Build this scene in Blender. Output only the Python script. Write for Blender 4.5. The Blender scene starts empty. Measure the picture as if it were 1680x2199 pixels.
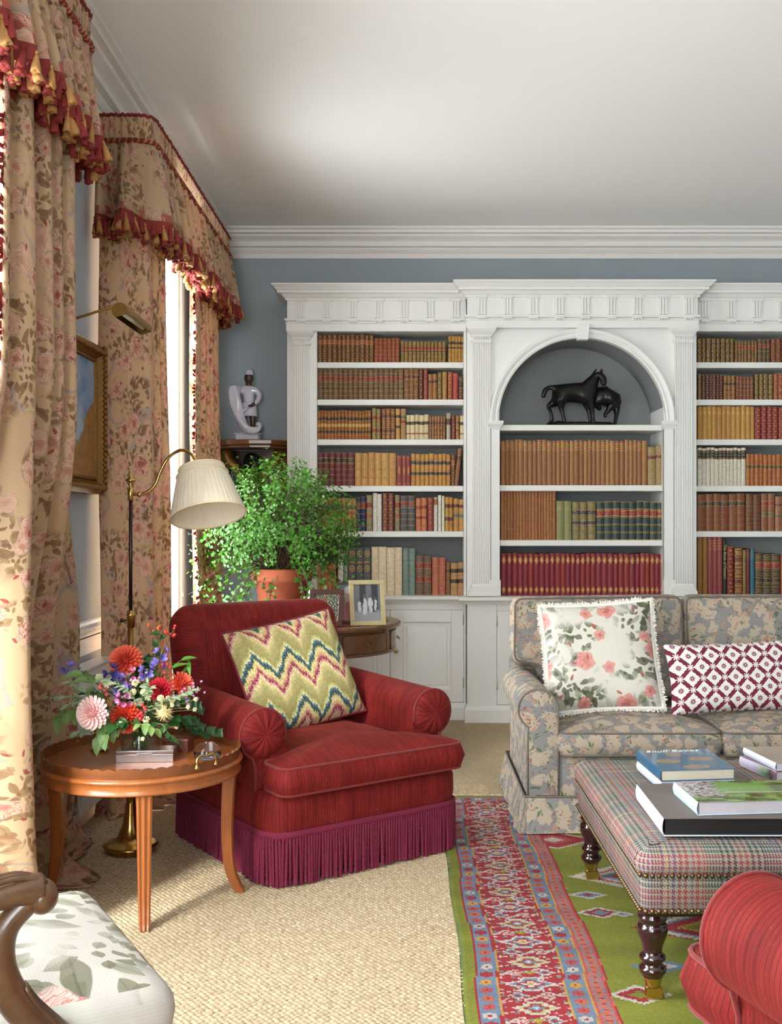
import bpy, bmesh, math, random
import numpy as np
from math import pi, sin, cos, sqrt, atan2
from mathutils import Vector, Matrix

random.seed(7)
SC = bpy.context.scene
COL = SC.collection

# ------------------------------------------------------------------ camera
F = 2200.0                      # focal length in pixels of the 1680 x 2199 frame
CAMH = 1.35
VPX, VPY = 880.0, 1130.0        # vanishing point of the room's long axis
cam = bpy.data.cameras.new('camera')
cam_o = bpy.data.objects.new('camera', cam)
COL.objects.link(cam_o)
cam_o.location = (0, 0, CAMH)
cam_o.rotation_euler = (pi / 2, 0, 0)
cam.sensor_fit = 'VERTICAL'
cam.sensor_height = 36.0
cam.sensor_width = 36.0
cam.lens = 36.0 * F / 2199.0
cam.shift_x = -(VPX - 840.0) / 2199.0
cam.shift_y = (VPY - 1099.5) / 2199.0
cam.clip_start = 0.05
SC.camera = cam_o

# ------------------------------------------------------------------ world, sun, exposure
SC.view_settings.view_transform = 'Standard'
SC.view_settings.look = 'None'
SC.view_settings.gamma = 1.0
SC.view_settings.use_curve_mapping = False
SC.view_settings.exposure = 0.94
SC.cycles.use_denoising = True
SC.cycles.max_bounces = 8
SC.cycles.diffuse_bounces = 5
SC.cycles.transparent_max_bounces = 12
SC.cycles.sample_clamp_indirect = 6.0
world = bpy.data.worlds.new('sky'); SC.world = world
world.use_nodes = True
bg = world.node_tree.nodes['Background']
bg.inputs['Color'].default_value = (0.93, 0.97, 1.0, 1)
WORLD_STRENGTH = 11.0
bg.inputs['Strength'].default_value = WORLD_STRENGTH

sun = bpy.data.lights.new('sun', 'SUN')
sun.energy = 6.0
sun.angle = math.radians(9)
sun.color = (1.0, 0.97, 0.92)
sun_o = bpy.data.objects.new('sun', sun)
COL.objects.link(sun_o)
_d = Vector((0.45, 0.87, -0.55))        # travels into the room, away from the camera, downwards
sun_o.rotation_euler = _d.to_track_quat('-Z', 'Y').to_euler()
sun_o.location = (-4, 0, 4)

def portal(name, loc, rot, sx, sy):
    l = bpy.data.lights.new(name, 'AREA')
    l.shape = 'RECTANGLE'; l.size = sx; l.size_y = sy
    l.cycles.is_portal = True
    o = bpy.data.objects.new(name, l); COL.objects.link(o)
    o.location = loc; o.rotation_euler = rot
# daylight enters by the left wall's windows, plus an added fill window behind the camera
WIN_L = [(-1.75, -0.65), (1.75, 2.98), (5.08, 6.74)]  # first one is unseen, set behind the camera for its light
WIN_Z = (0.30, 3.12)
WIN_FILL = [(-1.2, 0.0)]  # unseen rear-wall window, added to fill the room with light
for a, b in WIN_L:
    portal('window_portal', (-1.50, (a + b) / 2, sum(WIN_Z) / 2), (0, -pi / 2, 0), WIN_Z[1] - WIN_Z[0], b - a)
for a, b in WIN_FILL:
    portal('window_portal', ((a + b) / 2, -2.12, sum(WIN_Z) / 2), (pi / 2, 0, 0), b - a, WIN_Z[1] - WIN_Z[0])

# ------------------------------------------------------------------ pixel helpers
def PX(px, py, d):
    """point seen at a pixel, at a given distance into the room"""
    return Vector(((px - VPX) / F * d, d, CAMH - (py - VPY) / F * d))

# ------------------------------------------------------------------ node expression helper
class E:
    """a shader value with arithmetic"""
    def __init__(s, m, sock): s.m = m; s.s = sock
    def _b(s, op, o, rev=False):
        return s.m.math(op, o, s) if rev else s.m.math(op, s, o)
    def __add__(s, o): return s._b('ADD', o)
    __radd__ = __add__
    def __sub__(s, o): return s._b('SUBTRACT', o)
    def __rsub__(s, o): return s._b('SUBTRACT', o, True)
    def __mul__(s, o): return s._b('MULTIPLY', o)
    __rmul__ = __mul__
    def __truediv__(s, o): return s._b('DIVIDE', o)
    def __rtruediv__(s, o): return s._b('DIVIDE', o, True)
    def __lt__(s, o): return s._b('LESS_THAN', o)
    def __gt__(s, o): return s._b('GREATER_THAN', o)
    def __neg__(s): return s * -1.0
    def mod(s, o): return s._b('FLOORED_MODULO', o)
    def min(s, o): return s._b('MINIMUM', o)
    def max(s, o): return s._b('MAXIMUM', o)
    def pow(s, o): return s._b('POWER', o)
    def sin(s): return s.m.math('SINE', s)
    def cos(s): return s.m.math('COSINE', s)
    def abs(s): return s.m.math('ABSOLUTE', s)
    def floor(s): return s.m.math('FLOOR', s)
    def fract(s): return s.m.math('FRACT', s)
    def sqrt(s): return s.m.math('SQRT', s)
    def clamp(s): return s.min(1.0).max(0.0)
    def step(s, a, b): return s.m.smooth(s, a, b)

def col4(c):
    return (c[0], c[1], c[2], 1.0)

class Mat:
    def __init__(s, name):
        s.mat = bpy.data.materials.new(name)
        s.mat.use_nodes = True
        s.nt = s.mat.node_tree
        s.nt.nodes.clear()
        s.out = s.nt.nodes.new('ShaderNodeOutputMaterial')
        s.b = s.nt.nodes.new('ShaderNodeBsdfPrincipled')
        s.nt.links.new(s.b.outputs[0], s.out.inputs[0])
        s._tc = None
    def node(s, t, **kw):
        n = s.nt.nodes.new(t)
        for k, v in kw.items(): setattr(n, k, v)
        return n
    def put(s, sock, v):
        if isinstance(v, E): s.nt.links.new(v.s, sock)
        elif hasattr(v, 'is_output'): s.nt.links.new(v, sock)
        elif isinstance(v, (tuple, list)):
            n = len(sock.default_value)
            sock.default_value = tuple(v)[:n] if len(v) >= n else tuple(v) + (1.0,) * (n - len(v))
        else: sock.default_value = v
    def math(s, op, a, b=None):
        n = s.node('ShaderNodeMath', operation=op)
        s.put(n.inputs[0], a)
        if b is not None: s.put(n.inputs[1], b)
        return E(s, n.outputs[0])
    def smooth(s, x, a, b):
        n = s.node('ShaderNodeMapRange', interpolation_type='SMOOTHSTEP')
        s.put(n.inputs['Value'], x)
        if a < b:
            n.inputs['From Min'].default_value = a; n.inputs['From Max'].default_value = b
        else:
            n.inputs['From Min'].default_value = b; n.inputs['From Max'].default_value = a
            n.inputs['To Min'].default_value = 1.0; n.inputs['To Max'].default_value = 0.0
        return E(s, n.outputs[0])
    def tc(s, kind):
        if s._tc is None: s._tc = s.node('ShaderNodeTexCoord')
        return s._tc.outputs[kind]
    def uv(s):
        n = s.node('ShaderNodeUVMap')
        return n.outputs[0]
    def sep(s, vec):
        n = s.node('ShaderNodeSeparateXYZ'); s.put(n.inputs[0], vec)
        return E(s, n.outputs[0]), E(s, n.outputs[1]), E(s, n.outputs[2])
    def comb(s, x, y, z=0.0):
        n = s.node('ShaderNodeCombineXYZ')
        s.put(n.inputs[0], x); s.put(n.inputs[1], y); s.put(n.inputs[2], z)
        return n.outputs[0]
    def vadd(s, a, b):
        n = s.node('ShaderNodeVectorMath', operation='ADD'); s.put(n.inputs[0], a); s.put(n.inputs[1], b); return n.outputs[0]
    def vscale(s, a, k):
        n = s.node('ShaderNodeVectorMath', operation='SCALE'); s.put(n.inputs[0], a); s.put(n.inputs['Scale'], k); return n.outputs[0]
    def noise(s, vec, scale, detail=2.0, rough=0.5, dist=0.0, col=False):
        n = s.node('ShaderNodeTexNoise')
        s.put(n.inputs['Vector'], vec)
        n.inputs['Scale'].default_value = scale; n.inputs['Detail'].default_value = detail
        n.inputs['Roughness'].default_value = rough; n.inputs['Distortion'].default_value = dist
        return n.outputs['Color'] if col else E(s, n.outputs[0])
    def voro(s, vec, scale=1.0, rand=1.0, feature='F1', dims='2D'):
        n = s.node('ShaderNodeTexVoronoi', feature=feature, voronoi_dimensions=dims)
        s.put(n.inputs['Vector'], vec)
        n.inputs['Scale'].default_value = scale; n.inputs['Randomness'].default_value = rand
        return n
    def mix(s, f, a, b):
        n = s.node('ShaderNodeMix', data_type='RGBA')
        s.put(n.inputs[0], f); s.put(n.inputs[6], a if not isinstance(a, tuple) else col4(a)); s.put(n.inputs[7], b if not isinstance(b, tuple) else col4(b))
        return n.outputs[2]
    def mul(s, a, b, f=1.0):
        n = s.node('ShaderNodeMix', data_type='RGBA', blend_type='MULTIPLY')
        s.put(n.inputs[0], f); s.put(n.inputs[6], a if not isinstance(a, tuple) else col4(a)); s.put(n.inputs[7], b if not isinstance(b, tuple) else col4(b))
        return n.outputs[2]
    def grey(s, v):
        n = s.node('ShaderNodeCombineColor')
        for i in range(3): s.put(n.inputs[i], v)
        return n.outputs[0]
    def ramp(s, f, stops, const=False):
        n = s.node('ShaderNodeValToRGB')
        if const: n.color_ramp.interpolation = 'CONSTANT'
        els = n.color_ramp.elements
        while len(els) < len(stops): els.new(0.5)
        for e, (p, c) in zip(els, stops):
            e.position = p; e.color = col4(c)
        s.put(n.inputs[0], f)
        return n.outputs[0]
    def rnd(s):
        n = s.node('ShaderNodeObjectInfo'); return E(s, n.outputs['Random'])
    def hsv(s, c, h=0.5, sat=1.0, v=1.0):
        n = s.node('ShaderNodeHueSaturation')
        s.put(n.inputs['Hue'], h); s.put(n.inputs['Saturation'], sat); s.put(n.inputs['Value'], v)
        s.put(n.inputs['Color'], c if not isinstance(c, tuple) else col4(c))
        return n.outputs[0]
    def bump(s, h, strength=0.3, dist=0.01):
        n = s.node('ShaderNodeBump')
        n.inputs['Strength'].default_value = strength; n.inputs['Distance'].default_value = dist
        s.put(n.inputs['Height'], h)
        s.nt.links.new(n.outputs[0], s.b.inputs['Normal'])
    def set(s, color=None, rough=None, metal=None, **kw):
        if color is not None: s.put(s.b.inputs['Base Color'], color if not isinstance(color, tuple) else col4(color))
        if rough is not None: s.put(s.b.inputs['Roughness'], rough)
        if metal is not None: s.put(s.b.inputs['Metallic'], metal)
        for k, v in kw.items():
            s.put(s.b.inputs[k.replace('_', ' ')], v)
        return s.mat

MATS = {}
def simple(name, color, rough=0.5, metal=0.0, var=0.06, scale=20.0, bump=0.0, bscale=80.0, **kw):
    """a plain procedural material with slight variation"""
    if name in MATS: return MATS[name]
    m = Mat(name)
    ob = m.tc('Object')
    n = m.noise(ob, scale, 3.0)
    c = m.hsv(color, v=(n - 0.5) * (2 * var) + 1.0)
    m.set(c, rough, metal, **kw)
    if bump: m.bump(m.noise(ob, bscale, 4.0), bump, 0.004)
    MATS[name] = m.mat
    return m.mat

# ------------------------------------------------------------------ mesh builder
class MB:
    def __init__(s): s.v = []; s.f = []; s.uv = []; s.mi = []; s.sm = []
    def add(s, vs, fs, uvs=None, mi=0, smooth=False):
        o = len(s.v); s.v.extend([tuple(p) for p in vs])
        for k, f in enumerate(fs):
            s.f.append([i + o for i in f]); s.mi.append(mi); s.sm.append(smooth)
            s.uv.append(uvs[k] if uvs else None)
        return s
    def box(s, x0, x1, y0, y1, z0, z1, mi=0):
        vs = [(x0, y0, z0), (x1, y0, z0), (x1, y1, z0), (x0, y1, z0), (x0, y0, z1), (x1, y0, z1), (x1, y1, z1), (x0, y1, z1)]
        fs = [(3, 2, 1, 0), (4, 5, 6, 7), (0, 1, 5, 4), (1, 2, 6, 5), (2, 3, 7, 6), (3, 0, 4, 7)]
        dx, dy, dz = x1 - x0, y1 - y0, z1 - z0
        def q(a, b): return [(0, 0), (a, 0), (a, b), (0, b)]
        return s.add(vs, fs, [q(dx, dy), q(dx, dy), q(dx, dz), q(dy, dz), q(dx, dz), q(dy, dz)], mi)
    def grid(s, P, nu, nv, uvf=None, closeu=False, mi=0, smooth=True, flip=False):
        """P(i/nu, j/nv) -> point; uvf(u,v) -> uv"""
        vs = []; nI = nu if closeu else nu + 1
        for j in range(nv + 1):
            for i in range(nI): vs.append(P(i / nu, j / nv))
        fs = []; us = []
        for j in range(nv):
            for i in range(nu):
                i2 = (i + 1) % nI if closeu else i + 1
                f = [j * nI + i, j * nI + i2, (j + 1) * nI + i2, (j + 1) * nI + i]
                if flip: f = f[::-1]
                fs.append(f)
                U = [(i / nu, j / nv), ((i + 1) / nu, j / nv), ((i + 1) / nu, (j + 1) / nv), (i / nu, (j + 1) / nv)]
                if flip: U = U[::-1]
                us.append([uvf(*t) if uvf else t for t in U])
        return s.add(vs, fs, us, mi, smooth)
    def lathe(s, prof, n=24, c=(0, 0, 0), axis=None, mi=0, smooth=True, cap=True):
        """prof: list of (r,z)"""
        c = Vector(c); R = Matrix.Identity(3)
        if axis is not None: R = Vector((0, 0, 1)).rotation_difference(Vector(axis)).to_matrix()
        m = len(prof)
        vs = [c + R @ Vector((r * cos(2 * pi * i / n), r * sin(2 * pi * i / n), z)) for (r, z) in prof for i in range(n)]
        L = [0.0]
        for k in range(1, m): L.append(L[-1] + sqrt((prof[k][0] - prof[k - 1][0]) ** 2 + (prof[k][1] - prof[k - 1][1]) ** 2))
        rm = max(r for r, z in prof)
        fs = []; us = []
        for k in range(m - 1):
            for i in range(n):
                fs.append([k * n + i, k * n + (i + 1) % n, (k + 1) * n + (i + 1) % n, (k + 1) * n + i])
                a, b = 2 * pi * rm * i / n, 2 * pi * rm * (i + 1) / n
                us.append([(a, L[k]), (b, L[k]), (b, L[k + 1]), (a, L[k + 1])])
        if cap:
            if prof[0][0] > 1e-6: fs.append([i for i in range(n)][::-1]); us.append(None)
            if prof[-1][0] > 1e-6: fs.append([(m - 1) * n + i for i in range(n)]); us.append(None)
        return s.add(vs, fs, us, mi, smooth)
    def tube(s, pts, r, n=8, closed=False, mi=0, cap=True, smooth=True, twist=0.0):
        """tube along points; r number or list or function(t)"""
        P = [Vector(p) for p in pts]; m = len(P)
        up = None; vs = []; L = 0.0; Ls = []
        for k in range(m):
            a = P[(k - 1) % m] if (closed or k > 0) else P[k]
            b = P[(k + 1) % m] if (closed or k < m - 1) else P[k]
            t = (b - a)
            t = t.normalized() if t.length > 1e-9 else Vector((0, 0, 1))
            if up is None:
                up = Vector((0, 0, 1)) if abs(t.z) < 0.9 else Vector((1, 0, 0))
            x = up.cross(t)
            x = x.normalized() if x.length > 1e-6 else t.orthogonal().normalized()
            y = t.cross(x).normalized(); up = y
            rr = r(k / max(1, m - 1)) if callable(r) else (r[k] if isinstance(r, (list, tuple)) else r)
            for i in range(n):
                a_ = 2 * pi * i / n + twist * k
                vs.append(P[k] + x * (rr * cos(a_)) + y * (rr * sin(a_)))
            if k: L += (P[k] - P[k - 1]).length
            Ls.append(L)
        fs = []; us = []
        for k in range(m if closed else m - 1):
            k2 = (k + 1) % m
            for i in range(n):
                fs.append([k * n + i, k * n + (i + 1) % n, k2 * n + (i + 1) % n, k2 * n + i])
                l2 = Ls[k2] if k2 else L + 0.01
                us.append([(i / n * 0.05, Ls[k]), ((i + 1) / n * 0.05, Ls[k]), ((i + 1) / n * 0.05, l2), (i / n * 0.05, l2)])
        if cap and not closed:
            fs.append([i for i in range(n)][::-1]); us.append(None)
            fs.append([(m - 1) * n + i for i in range(n)]); us.append(None)
        return s.add(vs, fs, us, mi, smooth)
    def sphere(s, c, r, nu=12, nv=8, mi=0, sq=(1, 1, 1)):
        c = Vector(c)
        prof = [(max(1e-7, r * sin(pi * k / nv)), -r * cos(pi * k / nv)) for k in range(nv + 1)]
        o = len(s.v); s.lathe(prof, nu, (0, 0, 0), mi=mi, cap=False)
        for i in range(o, len(s.v)):
            p = s.v[i]; s.v[i] = (c.x + p[0] * sq[0], c.y + p[1] * sq[1], c.z + p[2] * sq[2])
        return s
    def prism(s, poly, y0, y1, mi=0, axis='y'):
        """extrude a polygon of (x,z) along y (or (x,y) along z, or (y,z) along x)"""
        n = len(poly)
        def pt(p, t):
            return {'y': (p[0], t, p[1]), 'z': (p[0], p[1], t), 'x': (t, p[0], p[1])}[axis]
        vs = [pt(p, y0) for p in poly] + [pt(p, y1) for p in poly]
        L = [0.0]
        for k in range(n): L.append(L[-1] + sqrt(sum((poly[(k + 1) % n][q] - poly[k][q]) ** 2 for q in (0, 1))))
        fs = []; us = []
        for i in range(n):
            j = (i + 1) % n
            fs.append([i, j, n + j, n + i]); us.append([(L[i], 0), (L[i + 1], 0), (L[i + 1], y1 - y0), (L[i], y1 - y0)])
        fs.append(list(range(n))[::-1]); us.append([(p[0], p[1]) for p in poly][::-1])
        fs.append([n + i for i in range(n)]); us.append([(p[0], p[1]) for p in poly])
        return s.add(vs, fs, us, mi)
    def sweep(s, prof, path, closed=False, mi=0, smooth=False):
        """prof: (out, up) pairs swept along a horizontal path of (x,y,z); 'out' is right of travel"""
        P = [Vector(p) for p in path]; m = len(P); n = len(prof); vs = []
        for k in range(m):
            a = P[(k - 1) % m] if (closed or k > 0) else None
            b = P[(k + 1) % m] if (closed or k < m - 1) else None
            t1 = (P[k] - a).normalized() if a is not None else (b - P[k]).normalized()
            t2 = (b - P[k]).normalized() if b is not None else t1
            n1 = Vector((t1.y, -t1.x, 0)); n2 = Vector((t2.y, -t2.x, 0))
            nn = (n1 + n2); nn.normalize(); sc = 1.0 / max(0.3, nn.dot(n1))
            for (o, u) in prof: vs.append(P[k] + nn * (o * sc) + Vector((0, 0, u)))
        fs = []; us = []; L = 0.0
        pl = [0.0]
        for q in range(1, n): pl.append(pl[-1] + sqrt((prof[q][0] - prof[q - 1][0]) ** 2 + (prof[q][1] - prof[q - 1][1]) ** 2))
        for k in range(m if closed else m - 1):
            k2 = (k + 1) % m; l2 = L + (P[k2] - P[k]).length
            for q in range(n - 1):
                fs.append([k * n + q, k2 * n + q, k2 * n + q + 1, k * n + q + 1])
                us.append([(L, pl[q]), (l2, pl[q]), (l2, pl[q + 1]), (L, pl[q + 1])])
            L = l2
        if not closed:
            fs.append(list(range(n))[::-1]); us.append(None)
            fs.append([(m - 1) * n + q for q in range(n)]); us.append(None)
        return s.add(vs, fs, us, mi, smooth)
    def xf(s, M, start=0):
        for i in range(start, len(s.v)):
            s.v[i] = tuple(M @ Vector(s.v[i]))
        return s
    def mesh(s, name, mats):
        me = bpy.data.meshes.new(name)
        me.from_pydata(s.v, [], s.f)
        uvl = me.uv_layers.new(name='UVMap')
        flat = []
        for f, u in zip(s.f, s.uv):
            if u is None:
                for i in f: flat.extend((s.v[i][0] + 0.37 * s.v[i][1], s.v[i][2] + 0.21 * s.v[i][1]))
            else:
                for t in u: flat.extend(t)
        uvl.data.foreach_set('uv', flat)
        me.polygons.foreach_set('material_index', s.mi)
        me.polygons.foreach_set('use_smooth', s.sm)
        for mt in (mats if isinstance(mats, (list, tuple)) else [mats]): me.materials.append(mt)
        me.update()
        return me
    def build(s, name, mats, parent=None, bevel=0.0, segs=2, recalc=True, subsurf=0, **tagkw):
        me = s.mesh(name, mats)
        if recalc:
            bm = bmesh.new(); bm.from_mesh(me)
            bmesh.ops.recalc_face_normals(bm, faces=bm.faces)
            bm.to_mesh(me); bm.free()
        return obj(name, me, parent, bevel, segs, subsurf, **tagkw)

def obj(name, me, parent=None, bevel=0.0, segs=2, subsurf=0, **tagkw):
    o = bpy.data.objects.new(name, me); COL.objects.link(o)
    if parent is not None: o.parent = parent
    if bevel:
        b = o.modifiers.new('bevel', 'BEVEL'); b.width = bevel; b.segments = segs
        b.limit_method = 'ANGLE'; b.angle_limit = math.radians(35); b.harden_normals = False
    if subsurf:
        q = o.modifiers.new('subsurf', 'SUBSURF'); q.levels = subsurf; q.render_levels = subsurf
    tag(o, **tagkw)
    return o

def tag(o, label=None, cat=None, group=None, kind=None):
    if label: o['label'] = label
    if cat: o['category'] = cat
    if group: o['group'] = group
    if kind: o['kind'] = kind
    return o

def thing(name, label, cat, loc=(0, 0, 0), rz=0.0, group=None):
    o = bpy.data.objects.new(name, None); COL.objects.link(o)
    o.location = loc; o.rotation_euler = (0, 0, rz); o.empty_display_size = 0.1
    return tag(o, label, cat, group)

def struct(name, mb, mat, parent=None, **kw):
    o = mb.build(name, mat, parent, **kw)
    if parent is None: o['kind'] = 'structure'
    return o

def inst(name, me, parent=None, loc=(0, 0, 0), rot=(0, 0, 0), scale=(1, 1, 1), **tagkw):
    """another object on shared mesh data"""
    o = bpy.data.objects.new(name, me); COL.objects.link(o)
    if parent is not None: o.parent = parent
    o.location = loc; o.rotation_euler = rot; o.scale = scale
    return tag(o, **tagkw)

def dup(root, loc=None, rz=None, label=None, group=None, parent=None):
    r = root.copy(); COL.objects.link(r)
    if parent is not None: r.parent = parent
    if loc is not None: r.location = loc
    if rz is not None: r.rotation_euler = (0, 0, rz)
    if label: r['label'] = label
    if group: r['group'] = group
    for ch in list(root.children):
        dup(ch, parent=r)
    return r

def catmull(pts, n=8, closed=False):
    P = [Vector(p) for p in pts]; m = len(P); out = []
    rng = m if closed else m - 1
    for i in range(rng):
        p1, p2 = P[i], P[(i + 1) % m]
        p0 = P[(i - 1) % m] if (closed or i > 0) else p1 * 2 - p2
        p3 = P[(i + 2) % m] if (closed or i < m - 2) else p2 * 2 - p1
        for k in range(n):
            t = k / n
            out.append(0.5 * ((2 * p1) + (-p0 + p2) * t + (2 * p0 - 5 * p1 + 4 * p2 - p3) * t * t + (-p0 + 3 * p1 - 3 * p2 + p3) * t ** 3))
    if not closed: out.append(P[-1])
    return out

def text_mesh(name, body, size, mat, parent, M, extrude=0.0004, align='CENTER', shear=0.0, spacing=1.0):
    """lettering as a thin mesh part; M places it (x along the text, y up the letters)"""
    cu = bpy.data.curves.new(name, 'FONT'); cu.body = body; cu.size = size; cu.extrude = extrude
    cu.align_x = align; cu.align_y = 'CENTER'; cu.shear = shear; cu.space_character = spacing
    cu.resolution_u = 3
    tmp = bpy.data.objects.new(name + '_tmp', cu); COL.objects.link(tmp)
    dg = bpy.context.evaluated_depsgraph_get()
    me = bpy.data.meshes.new_from_object(tmp.evaluated_get(dg))
    bpy.data.objects.remove(tmp); bpy.data.curves.remove(cu)
    me.name = name; me.transform(M); me.materials.clear(); me.materials.append(mat)
    o = bpy.data.objects.new(name, me); COL.objects.link(o)
    if parent is not None: o.parent = parent
    return o

# ------------------------------------------------------------------ materials
def S(r, g, b):
    def f(c):
        c /= 255.0
        return c / 12.92 if c <= 0.04045 else ((c + 0.055) / 1.055) ** 2.4
    return (f(r), f(g), f(b))

WALL = simple('blue_grey_wall_paint', S(156, 165, 171), 0.75, var=0.03, scale=3, bump=0.05, bscale=220)
NICHE = simple('grey_shelf_back_paint', S(136, 138, 138), 0.75, var=0.04, scale=5, bump=0.05, bscale=200)
CEIL = simple('warm_white_ceiling_paint', S(244, 240, 237), 0.85, var=0.015, scale=2, bump=0.02)
WHITE = simple('white_gloss_paint', S(236, 234, 229), 0.38, var=0.02, scale=6, bump=0.03, bscale=60)
TRIMW = simple('white_plaster_paint', S(238, 232, 227), 0.6, var=0.02, scale=5)
BRASS = simple('polished_brass', S(204, 166, 98), 0.22, 1.0, var=0.12, scale=14)
OLDBRASS = simple('antique_brass', S(150, 116, 62), 0.38, 1.0, var=0.2, scale=30)
DARKMETAL = simple('dark_bronze_metal', S(70, 52, 48), 0.32, 0.9, var=0.2, scale=30)
BRONZE = simple('black_patinated_bronze', S(26, 22, 20), 0.28, 0.35, var=0.3, scale=40)
NAILM = simple('aged_nail_brass', S(112, 92, 66), 0.35, 0.9, var=0.25, scale=60)
TERRA = simple('terracotta', S(178, 92, 62), 0.85, var=0.16, scale=12, bump=0.12, bscale=120)
GILT = simple('gilded_wood', S(138, 98, 48), 0.36, 0.75, var=0.35, scale=45, bump=0.25, bscale=90)
GILTDARK = simple('dull_gilt', S(118, 86, 48), 0.5, 0.5, var=0.35, scale=60, bump=0.3, bscale=140)
PAPER = simple('page_edges', S(214, 202, 182), 0.9, var=0.1, scale=160)
PAPERW = simple('pale_page_edges', S(196, 190, 196), 0.85, var=0.08, scale=200)
PORCE = simple('white_glazed_porcelain', S(212, 210, 222), 0.12, var=0.03, scale=20, Coat_Weight=0.6)
DARKSKIN = simple('dark_brown_glaze', S(72, 48, 36), 0.35, var=0.12, scale=60)
SILVER = simple('tarnished_silver', S(178, 172, 172), 0.22, 1.0, var=0.2, scale=25)
CREAMLINEN = simple('cream_linen', S(226, 216, 196), 0.8, var=0.04, scale=30)
BLACKPAPER = simple('black_cloth_boards', S(22, 20, 20), 0.55, var=0.1, scale=50)
REDROPE = simple('dark_red_rope', S(128, 38, 34), 0.8, var=0.2, scale=120, bump=0.4, bscale=500)
GOLDROPE = simple('gold_silk_thread', S(172, 122, 66), 0.7, var=0.18, scale=140, bump=0.4, bscale=500)
REDSILK = simple('red_silk_thread', S(132, 36, 30), 0.75, var=0.22, scale=140, bump=0.4, bscale=500)
MAROONCORD = simple('maroon_bullion_cord', S(120, 26, 56), 0.85, var=0.14, scale=90, bump=0.3, bscale=500)
PIPEMAROON = simple('maroon_piping', S(116, 30, 44), 0.8, var=0.1, scale=80)
WHITEFRINGE = simple('white_brush_fringe', S(226, 220, 210), 0.9, var=0.08, scale=200)
GREENLEAF = simple('green_leaf', S(78, 122, 44), 0.45, var=0.3, scale=12, Transmission_Weight=0.0)
RADW = simple('white_radiator_enamel', S(205, 205, 203), 0.4, var=0.02)

def leafmat(name, c, var=0.3, trans=0.35, rough=0.45):
    m = Mat(name)
    n = m.noise(m.tc('Object'), 9.0, 3.0)
    cc = m.hsv(c, v=(n - 0.5) * (2 * var) + 1.0)
    m.set(cc, rough)
    tr = m.node('ShaderNodeBsdfTranslucent'); m.put(tr.inputs[0], m.hsv(cc, v=1.5))
    mx = m.node('ShaderNodeMixShader'); mx.inputs[0].default_value = trans
    m.nt.links.new(m.b.outputs[0], mx.inputs[1]); m.nt.links.new(tr.outputs[0], mx.inputs[2])
    m.nt.links.new(mx.outputs[0], m.out.inputs[0])
    MATS[name] = m.mat
    return m.mat
LEAF1 = leafmat('pelargonium_leaf', S(78, 128, 40), trans=0.3)
LEAF2 = leafmat('dark_green_leaf', S(40, 78, 34), trans=0.2, rough=0.3)
LEAF3 = leafmat('pale_green_leaf', S(126, 158, 92))
LEAF4 = leafmat('grey_green_leaf', S(150, 174, 138))
STEMG = simple('green_stem', S(96, 120, 52), 0.6)
STEMB = simple('brown_stem', S(92, 70, 50), 0.8, var=0.2)

def glassy(name, tint=(0.97, 0.99, 0.99), refl=0.08):
    m = Mat(name)
    t = m.node('ShaderNodeBsdfTransparent'); t.inputs[0].default_value = col4(tint)
    g = m.node('ShaderNodeBsdfGlossy'); g.inputs['Roughness'].default_value = 0.03
    lw = m.node('ShaderNodeLayerWeight'); lw.inputs[0].default_value = 0.5
    f = E(m, lw.outputs['Facing']).pow(4.0) * 0.6 + refl
    mx = m.node('ShaderNodeMixShader'); m.put(mx.inputs[0], f.clamp())
    m.nt.links.new(t.outputs[0], mx.inputs[1]); m.nt.links.new(g.outputs[0], mx.inputs[2])
    m.nt.links.new(mx.outputs[0], m.out.inputs[0])
    MATS[name] = m.mat
    return m.mat
PANE = glassy('window_glass', refl=0.02)
VASEG = glassy('vase_glass', (0.95, 0.97, 0.96), 0.05)
m = Mat('solid_glass'); GLASS = m.set((0.93, 0.97, 1.0), 0.02, 0.0, Transmission_Weight=1.0, IOR=1.48)

# ---- cell-motif helpers
def cells(m, vec, scale, off=(0, 0), rand=0.9):
    """one motif per cell: local coords rotated at random, radius, angle, two random numbers"""
    p = m.vadd(m.vscale(vec, scale), (off[0], off[1], 0.0))
    v = m.voro(p, 1.0, rand)
    px, py, _ = m.sep(p); cx, cy, _ = m.sep(v.outputs['Position'])
    r1, r2, r3 = m.sep(v.outputs['Color'])
    dx, dy = px - cx, py - cy
    a = r1 * 6.2832
    ca, sa = a.cos(), a.sin()
    x = dx * ca + dy * sa; y = dy * ca - dx * sa
    return x, y, r2, r3
def leafmask(m, x, y, L=0.4, W=0.16):
    t = x / L
    return ((1.0 - t * t) * W - y.abs()).step(0.0, 0.02)
def wvec(m, vec, amt, scale):
    """warp a vector by noise"""
    n = m.noise(vec, scale, 2.0, col=True)
    return m.vadd(vec, m.vscale(m.vadd(n, (-0.5, -0.5, -0.5)), amt))
def rose(m, vec, scale, off, R=0.3, keep=0.4, wob=0.12):
    x, y, r2, r3 = cells(m, vec, scale, off, 0.75)
    r = (x * x + y * y).sqrt()
    th = m.math('ARCTAN2', y, x)
    edge = ((th * 5.0 + r3 * 6.0).sin() * wob + 1.0) * R
    mask = (edge - r).step(0.0, 0.03) * (r2 > keep)
    pn = m.noise(m.vadd(vec, m.comb(th * 0.02, r * 0.1)), scale * 3.6, 2.0, 0.5, 1.8)
    fr = (pn * 7.0).fract() - 0.5
    petals = fr.abs().step(0.20, 0.0) * 1.15 - 0.3 + r.step(R * 0.45, 0.0) * 0.55
    rim = (r / R)
    return mask, petals, rim, r3

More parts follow.
